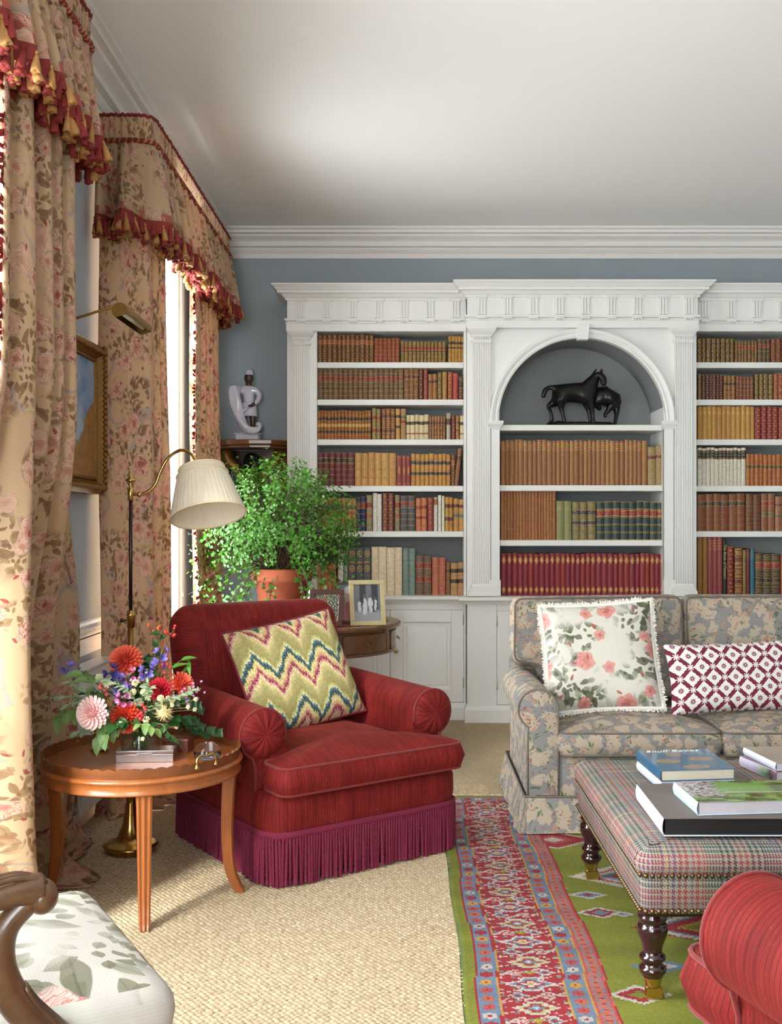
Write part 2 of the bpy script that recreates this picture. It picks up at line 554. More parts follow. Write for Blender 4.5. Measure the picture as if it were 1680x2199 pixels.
def chintz(name, ground, rose_light, rose_dark, leafc, leafc2, ribbon, scale=1.0, seed=0.0, keep=0.35, weave=True, roseR=0.3, rough=0.7, trans=0.0, leafkeep=0.45):
    m = Mat(name)
    uv = m.vadd(m.vscale(m.uv(), scale), (seed, seed * 0.7, 0))
    w = wvec(m, uv, 0.05, 9.0)
    n1 = m.noise(uv, 30.0, 3.0)
    c = m.mix((m.noise(uv, 3.0, 2.0) - 0.3) * 0.8, ground, tuple(g * 0.88 for g in ground))
    # trailing ribbons
    rb = (m.noise(w, 2.6, 1.0) - 0.5).abs().step(0.02, 0.008) * (m.noise(uv, 5.0) > 0.52)
    c = m.mix(rb * 0.7, c, ribbon)
    # small leaves in clumps
    clump = (m.noise(uv, 4.5, 1.0) + 0.0).step(0.42, 0.56)
    for (sc, off, L, W, lc, k) in ((17, (3.1, 7.7), 0.44, 0.24, leafc, 0.25), (13, (1.7, 2.2), 0.44, 0.2, leafc2, 0.3), (26, (9.7, 4.2), 0.4, 0.24, leafc, 0.4), (10, (5.2, 8.8), 0.46, 0.2, leafc, leafkeep)):
        x, y, r2, r3 = cells(m, w, sc, off)
        lm = leafmask(m, x, y, L, W) * (r2 > k) * clump
        vein = y.abs().step(0.012, 0.03) * 0.35 + 0.65
        shade = m.mix((n1 * 0.9 + r3 * 0.3).clamp(), lc, tuple(g * 0.55 for g in lc))
        c = m.mix(lm * 0.86, c, m.mul(shade, m.grey(vein)))
    # roses
    for (sc, off, R, k) in ((4.6, (0.3, 0.6), roseR, keep), (6.4, (4.1, 1.4), roseR * 0.85, keep + 0.2)):
        mask, pet, rim, r3 = rose(m, w, sc, off, R, k)
        dark = (pet + n1 * 1.2 - 0.15 + (1.0 - rim) * 0.5).step(0.25, 1.0)
        rc = m.mix(dark * (r3 * 0.7 + 0.35).clamp(), rose_light, rose_dark)
        rc = m.mix((rim - 0.75).step(0.0, 0.25) * 0.5, rc, tuple(g * 0.7 for g in ribbon))
        c = m.mix(mask * 0.93, c, rc)
    # buds
    x, y, r2, r3 = cells(m, w, 11.0, (2.5, 9.5))
    bud = leafmask(m, x, y, 0.2, 0.09) * (r2 > 0.72)
    c = m.mix(bud * 0.9, c, rose_dark)
    ux, uy, _ = m.sep(uv)
    if weave:
        c = m.mul(c, m.grey(1.0 - ((uy * 1400.0).sin() * 0.5 + 0.5) * 0.06 - m.noise(m.comb(ux * 40.0, uy * 900.0), 1.0, 2.0) * 0.08))
    m.set(c, rough)
    m.bump(m.noise(uv, 400.0, 2.0), 0.08, 0.001)
    if trans:
        tr = m.node('ShaderNodeBsdfTranslucent'); m.put(tr.inputs[0], c)
        mx = m.node('ShaderNodeMixShader'); mx.inputs[0].default_value = trans
        m.nt.links.new(m.b.outputs[0], mx.inputs[1]); m.nt.links.new(tr.outputs[0], mx.inputs[2])
        m.nt.links.new(mx.outputs[0], m.out.inputs[0])
    return m.mat

CHINTZ = chintz('tan_rose_chintz', S(206, 172, 134), S(220, 180, 152), S(156, 56, 58), S(158, 114, 76), S(176, 138, 98), S(164, 150, 148), trans=0.2, scale=1.3, roseR=0.33, keep=0.3)
ROSECUSH = chintz('cream_rose_print', S(216, 209, 195), S(222, 150, 138), S(178, 82, 78), S(92, 98, 62), S(176, 178, 150), S(206, 208, 188), scale=1.15, seed=3.3, keep=0.3, roseR=0.26, leafkeep=0.3)
SEATCHINTZ = chintz('pale_rose_seat_print', S(190, 182, 172), S(228, 190, 178), S(196, 112, 104), S(128, 122, 94), S(168, 164, 138), S(196, 194, 180), scale=0.62, seed=6.4, keep=0.42, roseR=0.24, leafkeep=0.35)

# ---- sofa print
def sofa_fabric():
    m = Mat('grey_floral_sofa_linen')
    uv = m.uv()
    w = wvec(m, uv, 0.07, 14.0)
    grey = S(128, 125, 122); cream = S(162, 150, 130)
    v = m.voro(m.vscale(w, 14.0), 1.0, 0.85)
    d = E(m, v.outputs['Distance'])
    blob = (d + (m.noise(uv, 40.0, 4.0) - 0.5) * 0.75).step(0.46, 0.38)
    c = m.mix(blob, grey, m.mix(m.noise(uv, 12.0), cream, S(180, 158, 138)))
    streak = (m.noise(m.vscale(uv, 1.0), 60.0, 2.0, 0.5, 1.5) - 0.62).step(0.0, 0.03)
    c = m.mix(streak * 0.45, c, S(150, 138, 118))
    for (thr, colr, sc, off, k, L, W) in ((0.6, S(150, 84, 48), 46, (1.1, 2.3), 0.62, 0.42, 0.13), (0.56, S(110, 62, 58), 60, (5.1, 3.3), 0.66, 0.42, 0.12), (0.58, S(74, 96, 62), 30, (7.1, 1.3), 0.66, 0.48, 0.14), (0.58, S(170, 124, 100), 26, (4.4, 6.6), 0.9, 0.4, 0.18)):
        x, y, r2, r3 = cells(m, w, sc, off)
        clump = (m.noise(m.vadd(uv, (off[1], off[0], 0)), 9.0, 1.0) - thr + 0.06).step(0.0, 0.05)
        c = m.mix(leafmask(m, x, y, L, W) * (r2 > k - 0.3) * clump * 0.9, c, colr)
    m.set(c, 0.85)
    m.bump(m.noise(uv, 350.0, 2.0), 0.15, 0.002)
    return m.mat
SOFAF = sofa_fabric()
SOFAPIPE = simple('grey_brown_piping', S(112, 100, 90), 0.85, var=0.1, scale=60)

# ---- red striped velvet
def velvet():
    m = Mat('red_striped_velvet')
    uv = m.uv(); u, v, _ = m.sep(uv)
    wob = (m.noise(uv, 12.0) - 0.5) * 0.0015
    t = ((u + wob) / 0.0125).fract()
    groove = (t - 0.5).abs().step(0.40, 0.49)
    fine = ((u / 0.0031).fract() - 0.5).abs().step(0.3, 0.5)
    streak = m.noise(m.comb(u * 70.0, v * 5.0), 1.0, 3.0, 0.65)
    patch = m.noise(uv, 7.0, 3.0)
    base = m.mix((streak * 1.1 + patch * 0.7 - 0.62).clamp(), S(96, 12, 14), S(166, 48, 40))  # lighter streaks also paint the pile's sheen lines and stripe highlights into the red
    rub = (m.noise(m.comb(u * 150.0, v * 60.0), 1.0, 3.0) - 0.62).step(0.0, 0.1) * (patch - 0.4).step(0.0, 0.25)
    base = m.mix(rub * 0.5, base, S(200, 96, 80))
    c = m.mul(base, m.grey(1.0 - groove * 0.62 - fine * 0.10))
    m.set(c, 0.75, Sheen_Weight=0.18, Sheen_Roughness=0.35, Sheen_Tint=col4(S(235, 120, 105)), Specular_IOR_Level=0.25)
    m.bump((1.0 - groove) * 0.7 + streak * 0.3, 0.35, 0.003)
    return m.mat
VELVET = velvet()
VELVETPIPE = simple('red_velvet_piping', S(124, 28, 26), 0.75, var=0.15, scale=60, Sheen_Weight=0.15)

# ---- needlepoint flame stitch (uv 0..1)
def flame():
    m = Mat('flame_stitch_needlepoint')
    u, v, _ = m.sep(m.uv())
    U = (u * 96.0).floor() / 96.0; V = (v * 150.0).floor() / 150.0
    # zigzag of long and short peaks
    a = (U * 3.4 + 0.15).fract(); tri = (a - 0.5).abs() * 2.0
    b = (U * 13.0).fract(); tri2 = (b - 0.5).abs() * 2.0
    h = V * 1.0 + tri * 0.22 + tri2 * 0.035 + (m.noise(m.comb(U, 0.0), 5.0) - 0.5) * 0.06
    jig = ((U * 48.0).fract() > 0.4) * 0.012
    t = ((h + jig) * 2.15 + 0.1).fract()
    tan, grn, olive = S(206, 184, 128), S(168, 160, 104), S(192, 176, 118)
    pale = S(218, 208, 156); pink = S(208, 152, 138); mag = S(140, 52, 78); peach = S(208, 168, 120)
    navy = S(54, 66, 92); teal = S(78, 122, 130); dg = S(72, 98, 68)
    stops = [(0.0, grn), (0.10, olive), (0.17, tan), (0.22, pale), (0.28, pink), (0.33, mag), (0.38, S(168, 92, 96)), (0.42, peach), (0.50, pale), (0.55, tan),
             (0.60, dg), (0.65, navy), (0.69, teal), (0.74, pale), (0.79, S(186, 180, 116)), (0.84, S(150, 152, 88)), (0.90, S(172, 146, 92)), (0.95, grn)]
    c = m.ramp(t, stops, const=True)
    st = ((u * 96.0).fract() - 0.5).abs().step(0.38, 0.5).max(((v * 150.0).fract() - 0.5).abs().step(0.36, 0.5))
    c = m.mul(m.hsv(c, v=m.noise(m.comb(U * 60.0, V * 60.0), 1.0, 0.0) * 0.5 + 0.75), m.grey(1.0 - st * 0.35))
    m.set(c, 0.9)
    m.bump(1.0 - st, 0.5, 0.002)
    return m.mat
FLAME = flame()

# ---- burgundy lattice (uv 0..1 on a 2:1 cushion, u already in units of height)
def lattice():
    m = Mat('burgundy_lattice_print')
    u, v, _ = m.sep(m.uv())
    p = (u + v) * 3.1 + 0.2; q = (u - v) * 3.1 + 0.15
    fx, fy = p.fract() - 0.5, q.fract() - 0.5
    ax, ay = fx.abs(), fy.abs()
    edge = ax.max(ay)
    nx, ny = 0.5 - ax, 0.5 - ay
    zig = ((p * 25.0).sin() + (q * 25.0).sin()) * 0.012
    bar = (edge + zig).step(0.365, 0.385)
    cut = ((ax - ay).abs() - 0.0).step(0.0, 0.05)
    th = m.math('ARCTAN2', ny, nx); rr = (nx * nx + ny * ny).sqrt()
    pin = ((th * 4.0).cos().abs() * 0.2 + 0.035 - rr).step(0.0, 0.02)
    bar = bar * (1.0 - pin)
    r = (fx * fx + fy * fy).sqrt(); t2 = m.math('ARCTAN2', fy, fx)
    flower = ((t2 * 4.0).cos().abs() * 0.12 + 0.07 - r).step(0.0, 0.015) * (r - 0.035).step(0.0, 0.012)
    mask = bar.max(flower)
    c = m.mix(mask, S(226, 218, 214), S(112, 26, 52))
    m.set(c, 0.85)
    m.bump(m.noise(m.uv(), 180.0, 2.0), 0.12, 0.002)
    return m.mat
LATTICE = lattice()

# ---- tweed: woven houndstooth with a coloured overcheck (uv in metres)
def tweed():
    m = Mat('wool_houndstooth_plaid')
    u, v, _ = m.sep(m.uv())
    T = 0.0021
    i = (u / T).floor(); j = (v / T).floor()
    wd = i.mod(8.0) < 4.0; fd = j.mod(8.0) < 4.0
    fine = (((u / 0.17).fract() - 0.25).abs() < 0.14)      # blocks of finer check
    wd2 = i.mod(4.0) < 2.0
    top = (i + j).mod(4.0) < 2.0
    warp_dark = wd2 * fine + wd * (1.0 - fine)
    cream = S(140, 133, 118)
    def over(t, off):
        x = (t / 0.36 + off).fract()
        return m.ramp(x, [(0.0, S(46, 44, 58)), (0.16, S(74, 48, 84)), (0.26, S(96, 42, 66)), (0.33, S(168, 148, 42)), (0.36, S(92, 50, 92)), (0.45, S(134, 36, 36)), (0.52, S(92, 128, 150)), (0.55, S(142, 40, 38)), (0.66, S(58, 78, 66)), (0.78, S(36, 38, 46)), (0.9, S(128, 50, 48))], const=True)
    warp = m.mix(warp_dark, cream, over(u, 0.12)); weft = m.mix(fd, cream, over(v, 0.45))
    c = m.mix(top, weft, warp)
    c = m.hsv(c, sat=0.9, v=m.noise(m.uv(), 300.0, 2.0) * 0.5 + 0.8)
    m.set(c, 0.92)
    m.bump(m.noise(m.uv(), 500.0, 2.0), 0.25, 0.002)
    return m.mat
TWEED = tweed()

# ---- woods
def wood(name, c1, c2, rough=0.3, scale=1.0, coat=0.25, axis='x'):
    m = Mat(name)
    x, y, z = m.sep(m.tc('Object'))
    if axis == 'z': vec = m.comb(x * 22.0 * scale, y * 22.0 * scale, z * 1.6 * scale)
    elif axis == 'y': vec = m.comb(x * 22.0 * scale, y * 1.6 * scale, z * 22.0 * scale)
    else: vec = m.comb(x * 1.6 * scale, y * 22.0 * scale, z * 22.0 * scale)
    g = m.noise(vec, 1.0, 4.0, 0.6, 0.6)
    f = m.noise(m.vscale(vec, 6.0), 1.0, 2.0)
    c = m.mix((g * 1.3 - 0.2).clamp(), c1, c2)
    c = m.mul(c, m.grey(f * 0.35 + 0.8))
    m.set(c, rough, Coat_Weight=coat, Coat_Roughness=0.15)
    m.bump(f, 0.05, 0.001)
    MATS[name] = m.mat
    return m.mat
TABLEW = wood('honey_mahogany_top', S(160, 96, 46), S(196, 132, 68), 0.22, 0.8, 0.5)
LEGW = wood('honey_mahogany_leg', S(138, 74, 34), S(176, 104, 52), 0.3, 1.0, 0.3, 'z')
WALNUT = wood('burr_walnut', S(74, 44, 24), S(128, 84, 44), 0.28, 1.4, 0.4, 'y')
ARMW = wood('carved_beech', S(66, 42, 26), S(112, 76, 48), 0.3, 1.0, 0.35)
DARKW = wood('dark_mahogany', S(30, 12, 14), S(52, 20, 20), 0.16, 1.0, 0.7, 'z')
FRAMEDW = wood('dark_frame_wood', S(44, 20, 16), S(78, 40, 30), 0.35, 2.0)
BRACKW = wood('brown_bracket_wood', S(104, 62, 34), S(150, 98, 56), 0.35, 1.5, 0.3)
LEATHERTOP = simple('red_leather_top', S(112, 44, 34), 0.4, var=0.15, scale=20)

# ---- sisal
def sisal():
    m = Mat('woven_sisal_ground')
    x, y, z = m.sep(m.tc('Object'))
    row = (y / 0.0125).floor()
    xx = x / 0.021 + (row.mod(2.0)) * 0.5
    fx, fy = xx.fract() - 0.5, (y / 0.0125).fract() - 0.5
    h = (1.0 - (fx * fx * 3.6 + fy * fy * 3.6)).max(0.0)
    idn = m.noise(m.comb(xx.floor() * 3.7, row * 5.1), 1.0, 0.0)
    c = m.mix(idn, S(176, 152, 116), S(204, 184, 150))
    c = m.mul(c, m.grey(h.step(0.0, 0.55) * 0.45 + 0.55))
    m.set(c, 0.9)
    m.bump(h, 0.7, 0.006)
    return m.mat
SISAL = sisal()
def knotmat():
    m = Mat('sisal_knots')
    ob = m.tc('Object'); x, y, z = m.sep(ob)
    n = m.noise(ob, 70.0, 1.0); f = m.noise(m.comb(x * 90.0, y * 900.0, z * 300.0), 1.0, 2.0)
    c = m.mix((n * 1.6 - 0.3).clamp(), S(166, 140, 104), S(206, 188, 158))
    c = m.mul(c, m.grey(f * 0.4 + 0.75))
    m.set(c, 0.85)
    m.bump(f, 0.2, 0.002)
    return m.mat
KNOT = knotmat()

def attr_mat(name, rough=0.9, attr='Col', bscale=400.0, bstr=0.3):
    m = Mat(name)
    a = m.node('ShaderNodeAttribute'); a.attribute_name = attr
    n = m.noise(m.tc('Object'), 160.0, 2.0)
    m.set(m.hsv(a.outputs['Color'], v=n * 0.4 + 0.8), rough)
    m.bump(m.noise(m.tc('Object'), bscale, 2.0), bstr, 0.002)
    return m.mat

# ------------------------------------------------------------------ room shell
XL, XR, YN, YW, ZC = -1.5, 4.2, -2.1, 7.5, 3.49
mb = MB(); mb.box(XL - 0.25, XR + 0.25, YN - 0.25, YW + 0.25, -0.1, 0.0)
struct('floor', mb, SISAL)
mb = MB(); mb.box(XL - 0.25, XR + 0.25, YN - 0.25, YW + 0.25, ZC, ZC + 0.1)
struct('ceiling', mb, CEIL)
mb = MB(); mb.box(XL, XR, YW, YW + 0.25, 0, ZC); struct('wall_back', mb, WALL)
mb = MB(); mb.box(XR, XR + 0.25, YN - 0.25, YW + 0.25, 0, ZC); struct('wall_right', mb, WALL)
def wall_with_openings(mb, spans, lo, hi, put):
    c = lo
    for a, b in spans:
        put(c, a, 0, ZC); put(a, b, 0, WIN_Z[0]); put(a, b, WIN_Z[1], ZC); c = b
    put(c, hi, 0, ZC)
mb = MB(); wall_with_openings(mb, WIN_L, YN - 0.25, YW + 0.25, lambda a, b, z0, z1: mb.box(XL - 0.25, XL, a, b, z0, z1))
struct('wall_left', mb, WALL)
mb = MB(); wall_with_openings(mb, WIN_FILL, XL, XR, lambda a, b, z0, z1: mb.box(a, b, YN - 0.25, YN, z0, z1))
struct('wall_front', mb, WALL)

def window(n, a, b, on_left):
    """sash window filling an opening: frame, bars, panes"""
    z0, z1 = WIN_Z; root = MB(); t = 0.05
    def bx(m_, p0, p1, d0, d1, q0, q1):
        if on_left: m_.box(XL - 0.07 + d0, XL - 0.07 + d1, p0, p1, q0, q1)
        else: m_.box(p0, p1, YN - 0.16 + d0, YN - 0.16 + d1, q0, q1)
    for (p0, p1, q0, q1) in ((a, a + t, z0, z1), (b - t, b, z0, z1), (a + t, b - t, z0, z0 + t), (a + t, b - t, z1 - t, z1)):
        bx(root, p0, p1, -0.05, 0.05, q0, q1)
    zm = (z0 + z1) / 2
    bx(root, a + t, b - t, -0.03, 0.03, zm - 0.025, zm + 0.025)
    w = struct('window_%d' % n, root, WHITE, bevel=0.006)
    cols = 3
    xs = [a + t + (b - a - 2 * t) * k / cols for k in range(cols + 1)]
    zs = [z0 + t + (zm - z0 - t) * k / 2 for k in range(3)] + [zm + (z1 - t - zm) * k / 2 for k in (1, 2)]
    for k in range(1, cols):
        m_ = MB(); bx(m_, xs[k] - 0.011, xs[k] + 0.011, -0.02, 0.02, z0 + t, z1 - t); m_.build('glazing_bar', WHITE, w)
    for k in (1, 3):
        m_ = MB(); bx(m_, a + t, b - t, -0.018, 0.018, zs[k] - 0.011, zs[k] + 0.011); m_.build('glazing_bar', WHITE, w)
    for i in range(cols):
        for k in range(4):
            m_ = MB(); bx(m_, xs[i] + 0.008, xs[i + 1] - 0.008, -0.003, 0.003, zs[k] + 0.008, zs[k + 1] - 0.008)
            m_.build('pane', PANE, w)
    m_ = MB(); bx(m_, a, b, -0.09, 0.10, z0 - 0.03, z0); m_.build('window_sill', WHITE, w, bevel=0.006)
k = 1
for a, b in WIN_L: window(k, a, b, True); k += 1
for a, b in WIN_FILL: window(k, a, b, False); k += 1  # the added fill-light window, never in view

# cornice round the whole ceiling
CPROF = [(0, -0.185), (0.018, -0.185), (0.018, -0.15), (0.03, -0.145), (0.045, -0.128), (0.05, -0.115), (0.085, -0.112), (0.085, -0.078), (0.1, -0.07), (0.135, -0.055), (0.142, -0.04), (0.175, -0.038), (0.175, -0.02), (0.2, -0.012), (0.2, 0.0), (0, 0)]
ring = [(XL, YN, ZC), (XL, YW, ZC), (XR, YW, ZC), (XR, YN, ZC)]
mb = MB(); mb.sweep(CPROF, ring, closed=True); struct('trim_1', mb, TRIMW)
# chair rail and moulded dado panel on the window wall, skirtings
RAIL = [(0, -0.05), (0.012, -0.05), (0.012, -0.03), (0.03, -0.015), (0.045, 0.0), (0.045, 0.018), (0.03, 0.028), (0, 0.028)]
for a, b, n in ((2.97, 5.06, 2),):
    mb = MB(); mb.sweep(RAIL, [(XL, a, 0.885), (XL, b, 0.885)]); struct('trim_%d' % n, mb, WHITE)
mb = MB()
mb.box(XL, XL + 0.012, 2.97, 5.06, 0.0, 0.84)
struct('trim_3', mb, WHITE)
mb = MB()
mb.box(XL + 0.0, XL + 0.014, 3.1, 4.95, 0.3, 0.76)
struct('trim_4', mb, WALL)
BASE = [(0, 0), (0.02, 0), (0.02, 0.12), (0.012, 0.145), (0, 0.15)]
mb = MB(); mb.sweep(BASE, [(XL, YN, 0), (XL, YW, 0), (-0.88, YW, 0)]); struct('baseboard_left', mb, WHITE)
mb = MB(); mb.sweep(BASE, [(3.27, YW, 0), (XR, YW, 0), (XR, YN, 0)]); struct('baseboard_right', mb, WHITE)

# raised knots of the sisal near the camera, too many to count
def knots():
    px, py = 0.021, 0.0125
    x0, x1, y0, y1 = -1.46, 0.42, 2.35, 5.35
    nx, ny = int((x1 - x0) / px), int((y1 - y0) / py)
    rng = np.random.default_rng(3)
    I, J = np.meshgrid(np.arange(nx), np.arange(ny), indexing='ij')
    cx = (x0 + I * px + (J % 2) * px * 0.5 + rng.normal(0, 0.0009, I.shape)).ravel()
    cy = (y0 + J * py + rng.normal(0, 0.0006, I.shape)).ravel()
    h = (0.0055 + rng.normal(0, 0.0008, I.shape)).ravel(); tl = rng.normal(0.0, 0.18, I.shape).ravel() + 0.12
    # dome: outer ring of 8 points, inner ring of 4, flat top
    a8 = np.arange(8) * pi / 4; a4 = np.arange(4) * pi / 2 + pi / 4
    ox = np.concatenate([np.cos(a8) * px * 0.56, np.cos(a4) * px * 0.3]); oy = np.concatenate([np.sin(a8) * py * 0.6, np.sin(a4) * py * 0.32])
    oz = np.concatenate([np.zeros(8) - 0.0004, np.ones(4)])
    X = cx[:, None] + ox[None] * np.cos(tl)[:, None] - oy[None] * np.sin(tl)[:, None]
    Y = cy[:, None] + ox[None] * np.sin(tl)[:, None] + oy[None] * np.cos(tl)[:, None]
    Z = np.where(oz[None] > 0.5, h[:, None], 0.0002)
    V = np.stack([X, Y, Z], -1).reshape(-1, 3)
    n = len(cx)
    fq = [[8, 9, 10, 11]]
    ft = []
    for q in range(4):
        # inner vertex q sits at angle 45+90q, i.e. outer index 2q+1
        o = 2 * q + 1
        ft += [[o - 1, o, 8 + q], [o, (o + 1) % 8, 8 + q]]
        fq.append([(o + 1) % 8, 8 + (q + 1) % 4, 8 + q])
    faces = []
    tmpl = fq + ft
    me = bpy.data.meshes.new('sisal_weave')
    lens = [len(f) for f in tmpl]; flat = np.array([i for f in tmpl for i in f])
    loops = (flat[None] + (np.arange(n) * 12)[:, None]).ravel()
    starts0 = np.concatenate([[0], np.cumsum(lens)[:-1]]); tot = sum(lens)
    starts = (starts0[None] + (np.arange(n) * tot)[:, None]).ravel()
    me.vertices.add(len(V)); me.vertices.foreach_set('co', V.ravel())
    me.loops.add(len(loops)); me.loops.foreach_set('vertex_index', loops)
    me.polygons.add(len(starts)); me.polygons.foreach_set('loop_start', starts)
    me.polygons.foreach_set('use_smooth', np.ones(len(starts), dtype=bool))
    me.update(calc_edges=True); me.validate()
    me.materials.append(KNOT)
    obj('sisal_weave', me, bpy.data.objects['floor'], kind='stuff')
knots()

# ------------------------------------------------------------------ built-in library wall
YF, YC = 7.15, 7.05            # fronts of the side bays and of the breakfront
def fluted(mb, x0, x1, yf, yb, z0, z1, n=7):
    """pilaster shaft with n grooves"""
    pts = [(x0, yb), (x0, yf)]
    w = (x1 - x0); g = w / (n * 2 + 1)
    for k in range(n):
        a = x0 + g * (2 * k + 1)
        pts += [(a, yf), (a + g * 0.25, yf + 0.009), (a + g * 0.75, yf + 0.009), (a + g, yf)]
    pts += [(x1, yf), (x1, yb)]
    mb.prism(pts[::-1], z0, z1, axis='z')
CAP = [(0, 0), (0.006, 0), (0.012, 0.014), (0.03, 0.034), (0.034, 0.04), (0.04, 0.052), (0.04, 0.062), (0, 0.062)]
NECK = [(0, 0), (0.004, 0.0), (0.012, 0.012), (0.012, 0.02), (0, 0.02)]
FOOT = [(0, 0), (0.03, 0), (0.03, 0.035), (0.024, 0.04), (0.024, 0.052), (0.012, 0.062), (0.012, 0.07), (0.003, 0.085), (0, 0.085)]
def pilaster(parent, x0, x1, yf, yb, z0, z1):
    mb = MB(); fluted(mb, x0, x1, yf, yb, z0, z1)
    p = mb.build('pilaster', WHITE, parent)
    path = [(x0, yb, 0), (x0, yf, 0), (x1, yf, 0), (x1, yb, 0)]
    for nm, prof, z in (('capital', CAP, z1 - 0.062), ('necking', NECK, z1 - 0.105), ('pilaster_base', FOOT, z0)):
        m_ = MB(); m_.sweep(prof, [(a, b, z) for a, b, _ in path]); m_.build(nm, WHITE, p)
CORN = [(0, 0), (0.012, 0), (0.012, 0.012), (0.024, 0.02), (0.034, 0.034), (0.04, 0.04), (0.062, 0.042), (0.062, 0.056), (0.07, 0.062), (0.084, 0.078), (0.1, 0.092), (0.1, 0.1), (0, 0.1)]
ARCHI = [(0, 0), (0.006, 0), (0.006, 0.05), (0.012, 0.055), (0.012, 0.062), (0, 0.062)]
TAEN = [(0, 0), (0.014, 0.004), (0.018, 0.012), (0.018, 0.02), (0, 0.022)]
# one triglyph on shared mesh data
def tri_mesh():
    mb = MB()
    for k in (-1, 0, 1): mb.box(k * 0.02 - 0.0075, k * 0.02 + 0.0075, -0.012, 0.0, 0, 0.118)
    mb.sweep([(0, 0), (0.004, 0), (0.012, 0.014), (0.012, 0.02), (0, 0.02)], [(-0.031, 0, 0.112), (-0.031, -0.012, 0.112), (0.031, -0.012, 0.112), (0.031, 0, 0.112)])
    for k in range(6): mb.box(-0.029 + k * 0.0108, -0.029 + k * 0.0108 + 0.006, -0.027, 0, -0.04, -0.027)
    mb.box(-0.032, 0.032, -0.026, 0, -0.028, -0.022)
    return mb.mesh('triglyph', WHITE)
TRI = tri_mesh()

def shelf_unit(name, label, x0, x1, yf, zs, stile, pil, tri_x, sides, opening, archi_z):
    r = thing(name, label, 'bookcase', ((x0 + x1) / 2, YW, 0.87))
    inv = Matrix.Translation(-Vector(r.location))
    def part(nm, mb, mat=WHITE, bevel=0.0, par=None):
        mb.xf(inv); return mb.build(nm, mat, par or r, bevel=bevel)
    o0, o1 = opening
    m_ = MB(); m_.box(x0 + 0.02, x1 - 0.02, YW - 0.02, YW - 0.001, 0.865, 2.96); part('back_panel', m_, NICHE)
    for a, b in ((x0, o0), (o1, x1)):
        m_ = MB(); m_.box(a, b, yf + 0.02, YW - 0.021, 0.865, 2.94); part('side_panel', m_)
    for z in zs:
        m_ = MB(); m_.box(o0 + 0.0005, o1 - 0.0005, yf + 0.035, YW - 0.021, z - 0.04, z); part('shelf', m_, bevel=0.003)
    return r, part

LB = (-0.855, 0.395); OB = (-0.648, 0.378)
ZSH = [2.50, 2.239, 1.959, 1.633, 1.314]
def side_bay(name, label, x0, x1, opening, pilx, tri_x, outer_left):
    r, part = shelf_unit(name, label, x0, x1, YF, ZSH, None, None, tri_x, None, opening, 2.70)
    m_ = MB(); m_.box(opening[0], opening[1], YF + 0.02, YW - 0.021, 2.712, 2.76); part('soffit', m_)
    # entablature body, then its mouldings
    m_ = MB(); m_.box(x0, x1, YF + 0.0, YW - 0.021, 2.762, 2.99); part('frieze', m_)
    def path(z):
        return [(x0, YW - 0.021, z), (x0, YF, z), (x1, YF, z)] if outer_left else [(x0, YF, z), (x1, YF, z), (x1, YW - 0.021, z)]
    m_ = MB(); m_.sweep(ARCHI, path(2.71)); part('architrave', m_)
    m_ = MB(); m_.sweep(TAEN, path(2.778)); part('taenia', m_)
    m_ = MB(); m_.sweep(CORN, path(2.925)); part('cornice', m_)
    fr = MB(); fr.box(x0, opening[0], YF, YF + 0.019, 0.865, 2.709); part('stile', fr)
    fr = MB(); fr.box(opening[1], x1, YF, YF + 0.019, 0.865, 2.709); part('stile', fr)
    for tx in tri_x:
        inst('triglyph', TRI, r, (tx - r.location.x, YF - r.location.y, 2.803 - r.location.z))
    # pilaster, placed in the unit's own space
    loc = r.location.copy()
    p0 = len(r.children)
    pilaster(r, pilx[0] - loc.x, pilx[1] - loc.x, YF - 0.03 - loc.y, YF - loc.y, 0.0, 2.71 - loc.z)
    return r
tl = [(648 - 880 + 54.9 * k) / 307.7 for k in range(7)]
side_bay('bookcase', 'white bookcase bay of mixed books beside the corner figurine', LB[0], LB[1], OB, (-0.81, -0.70), tl, True)
RB = (1.985, 3.235); OBR = (2.002, 3.028)
tr_ = [2 * 1.19 - x for x in tl]
side_bay('bookcase', 'shaded white bookcase bay beyond the arched centre, dark bindings on top', RB[0], RB[1], OBR, (3.08, 3.19), tr_, False)

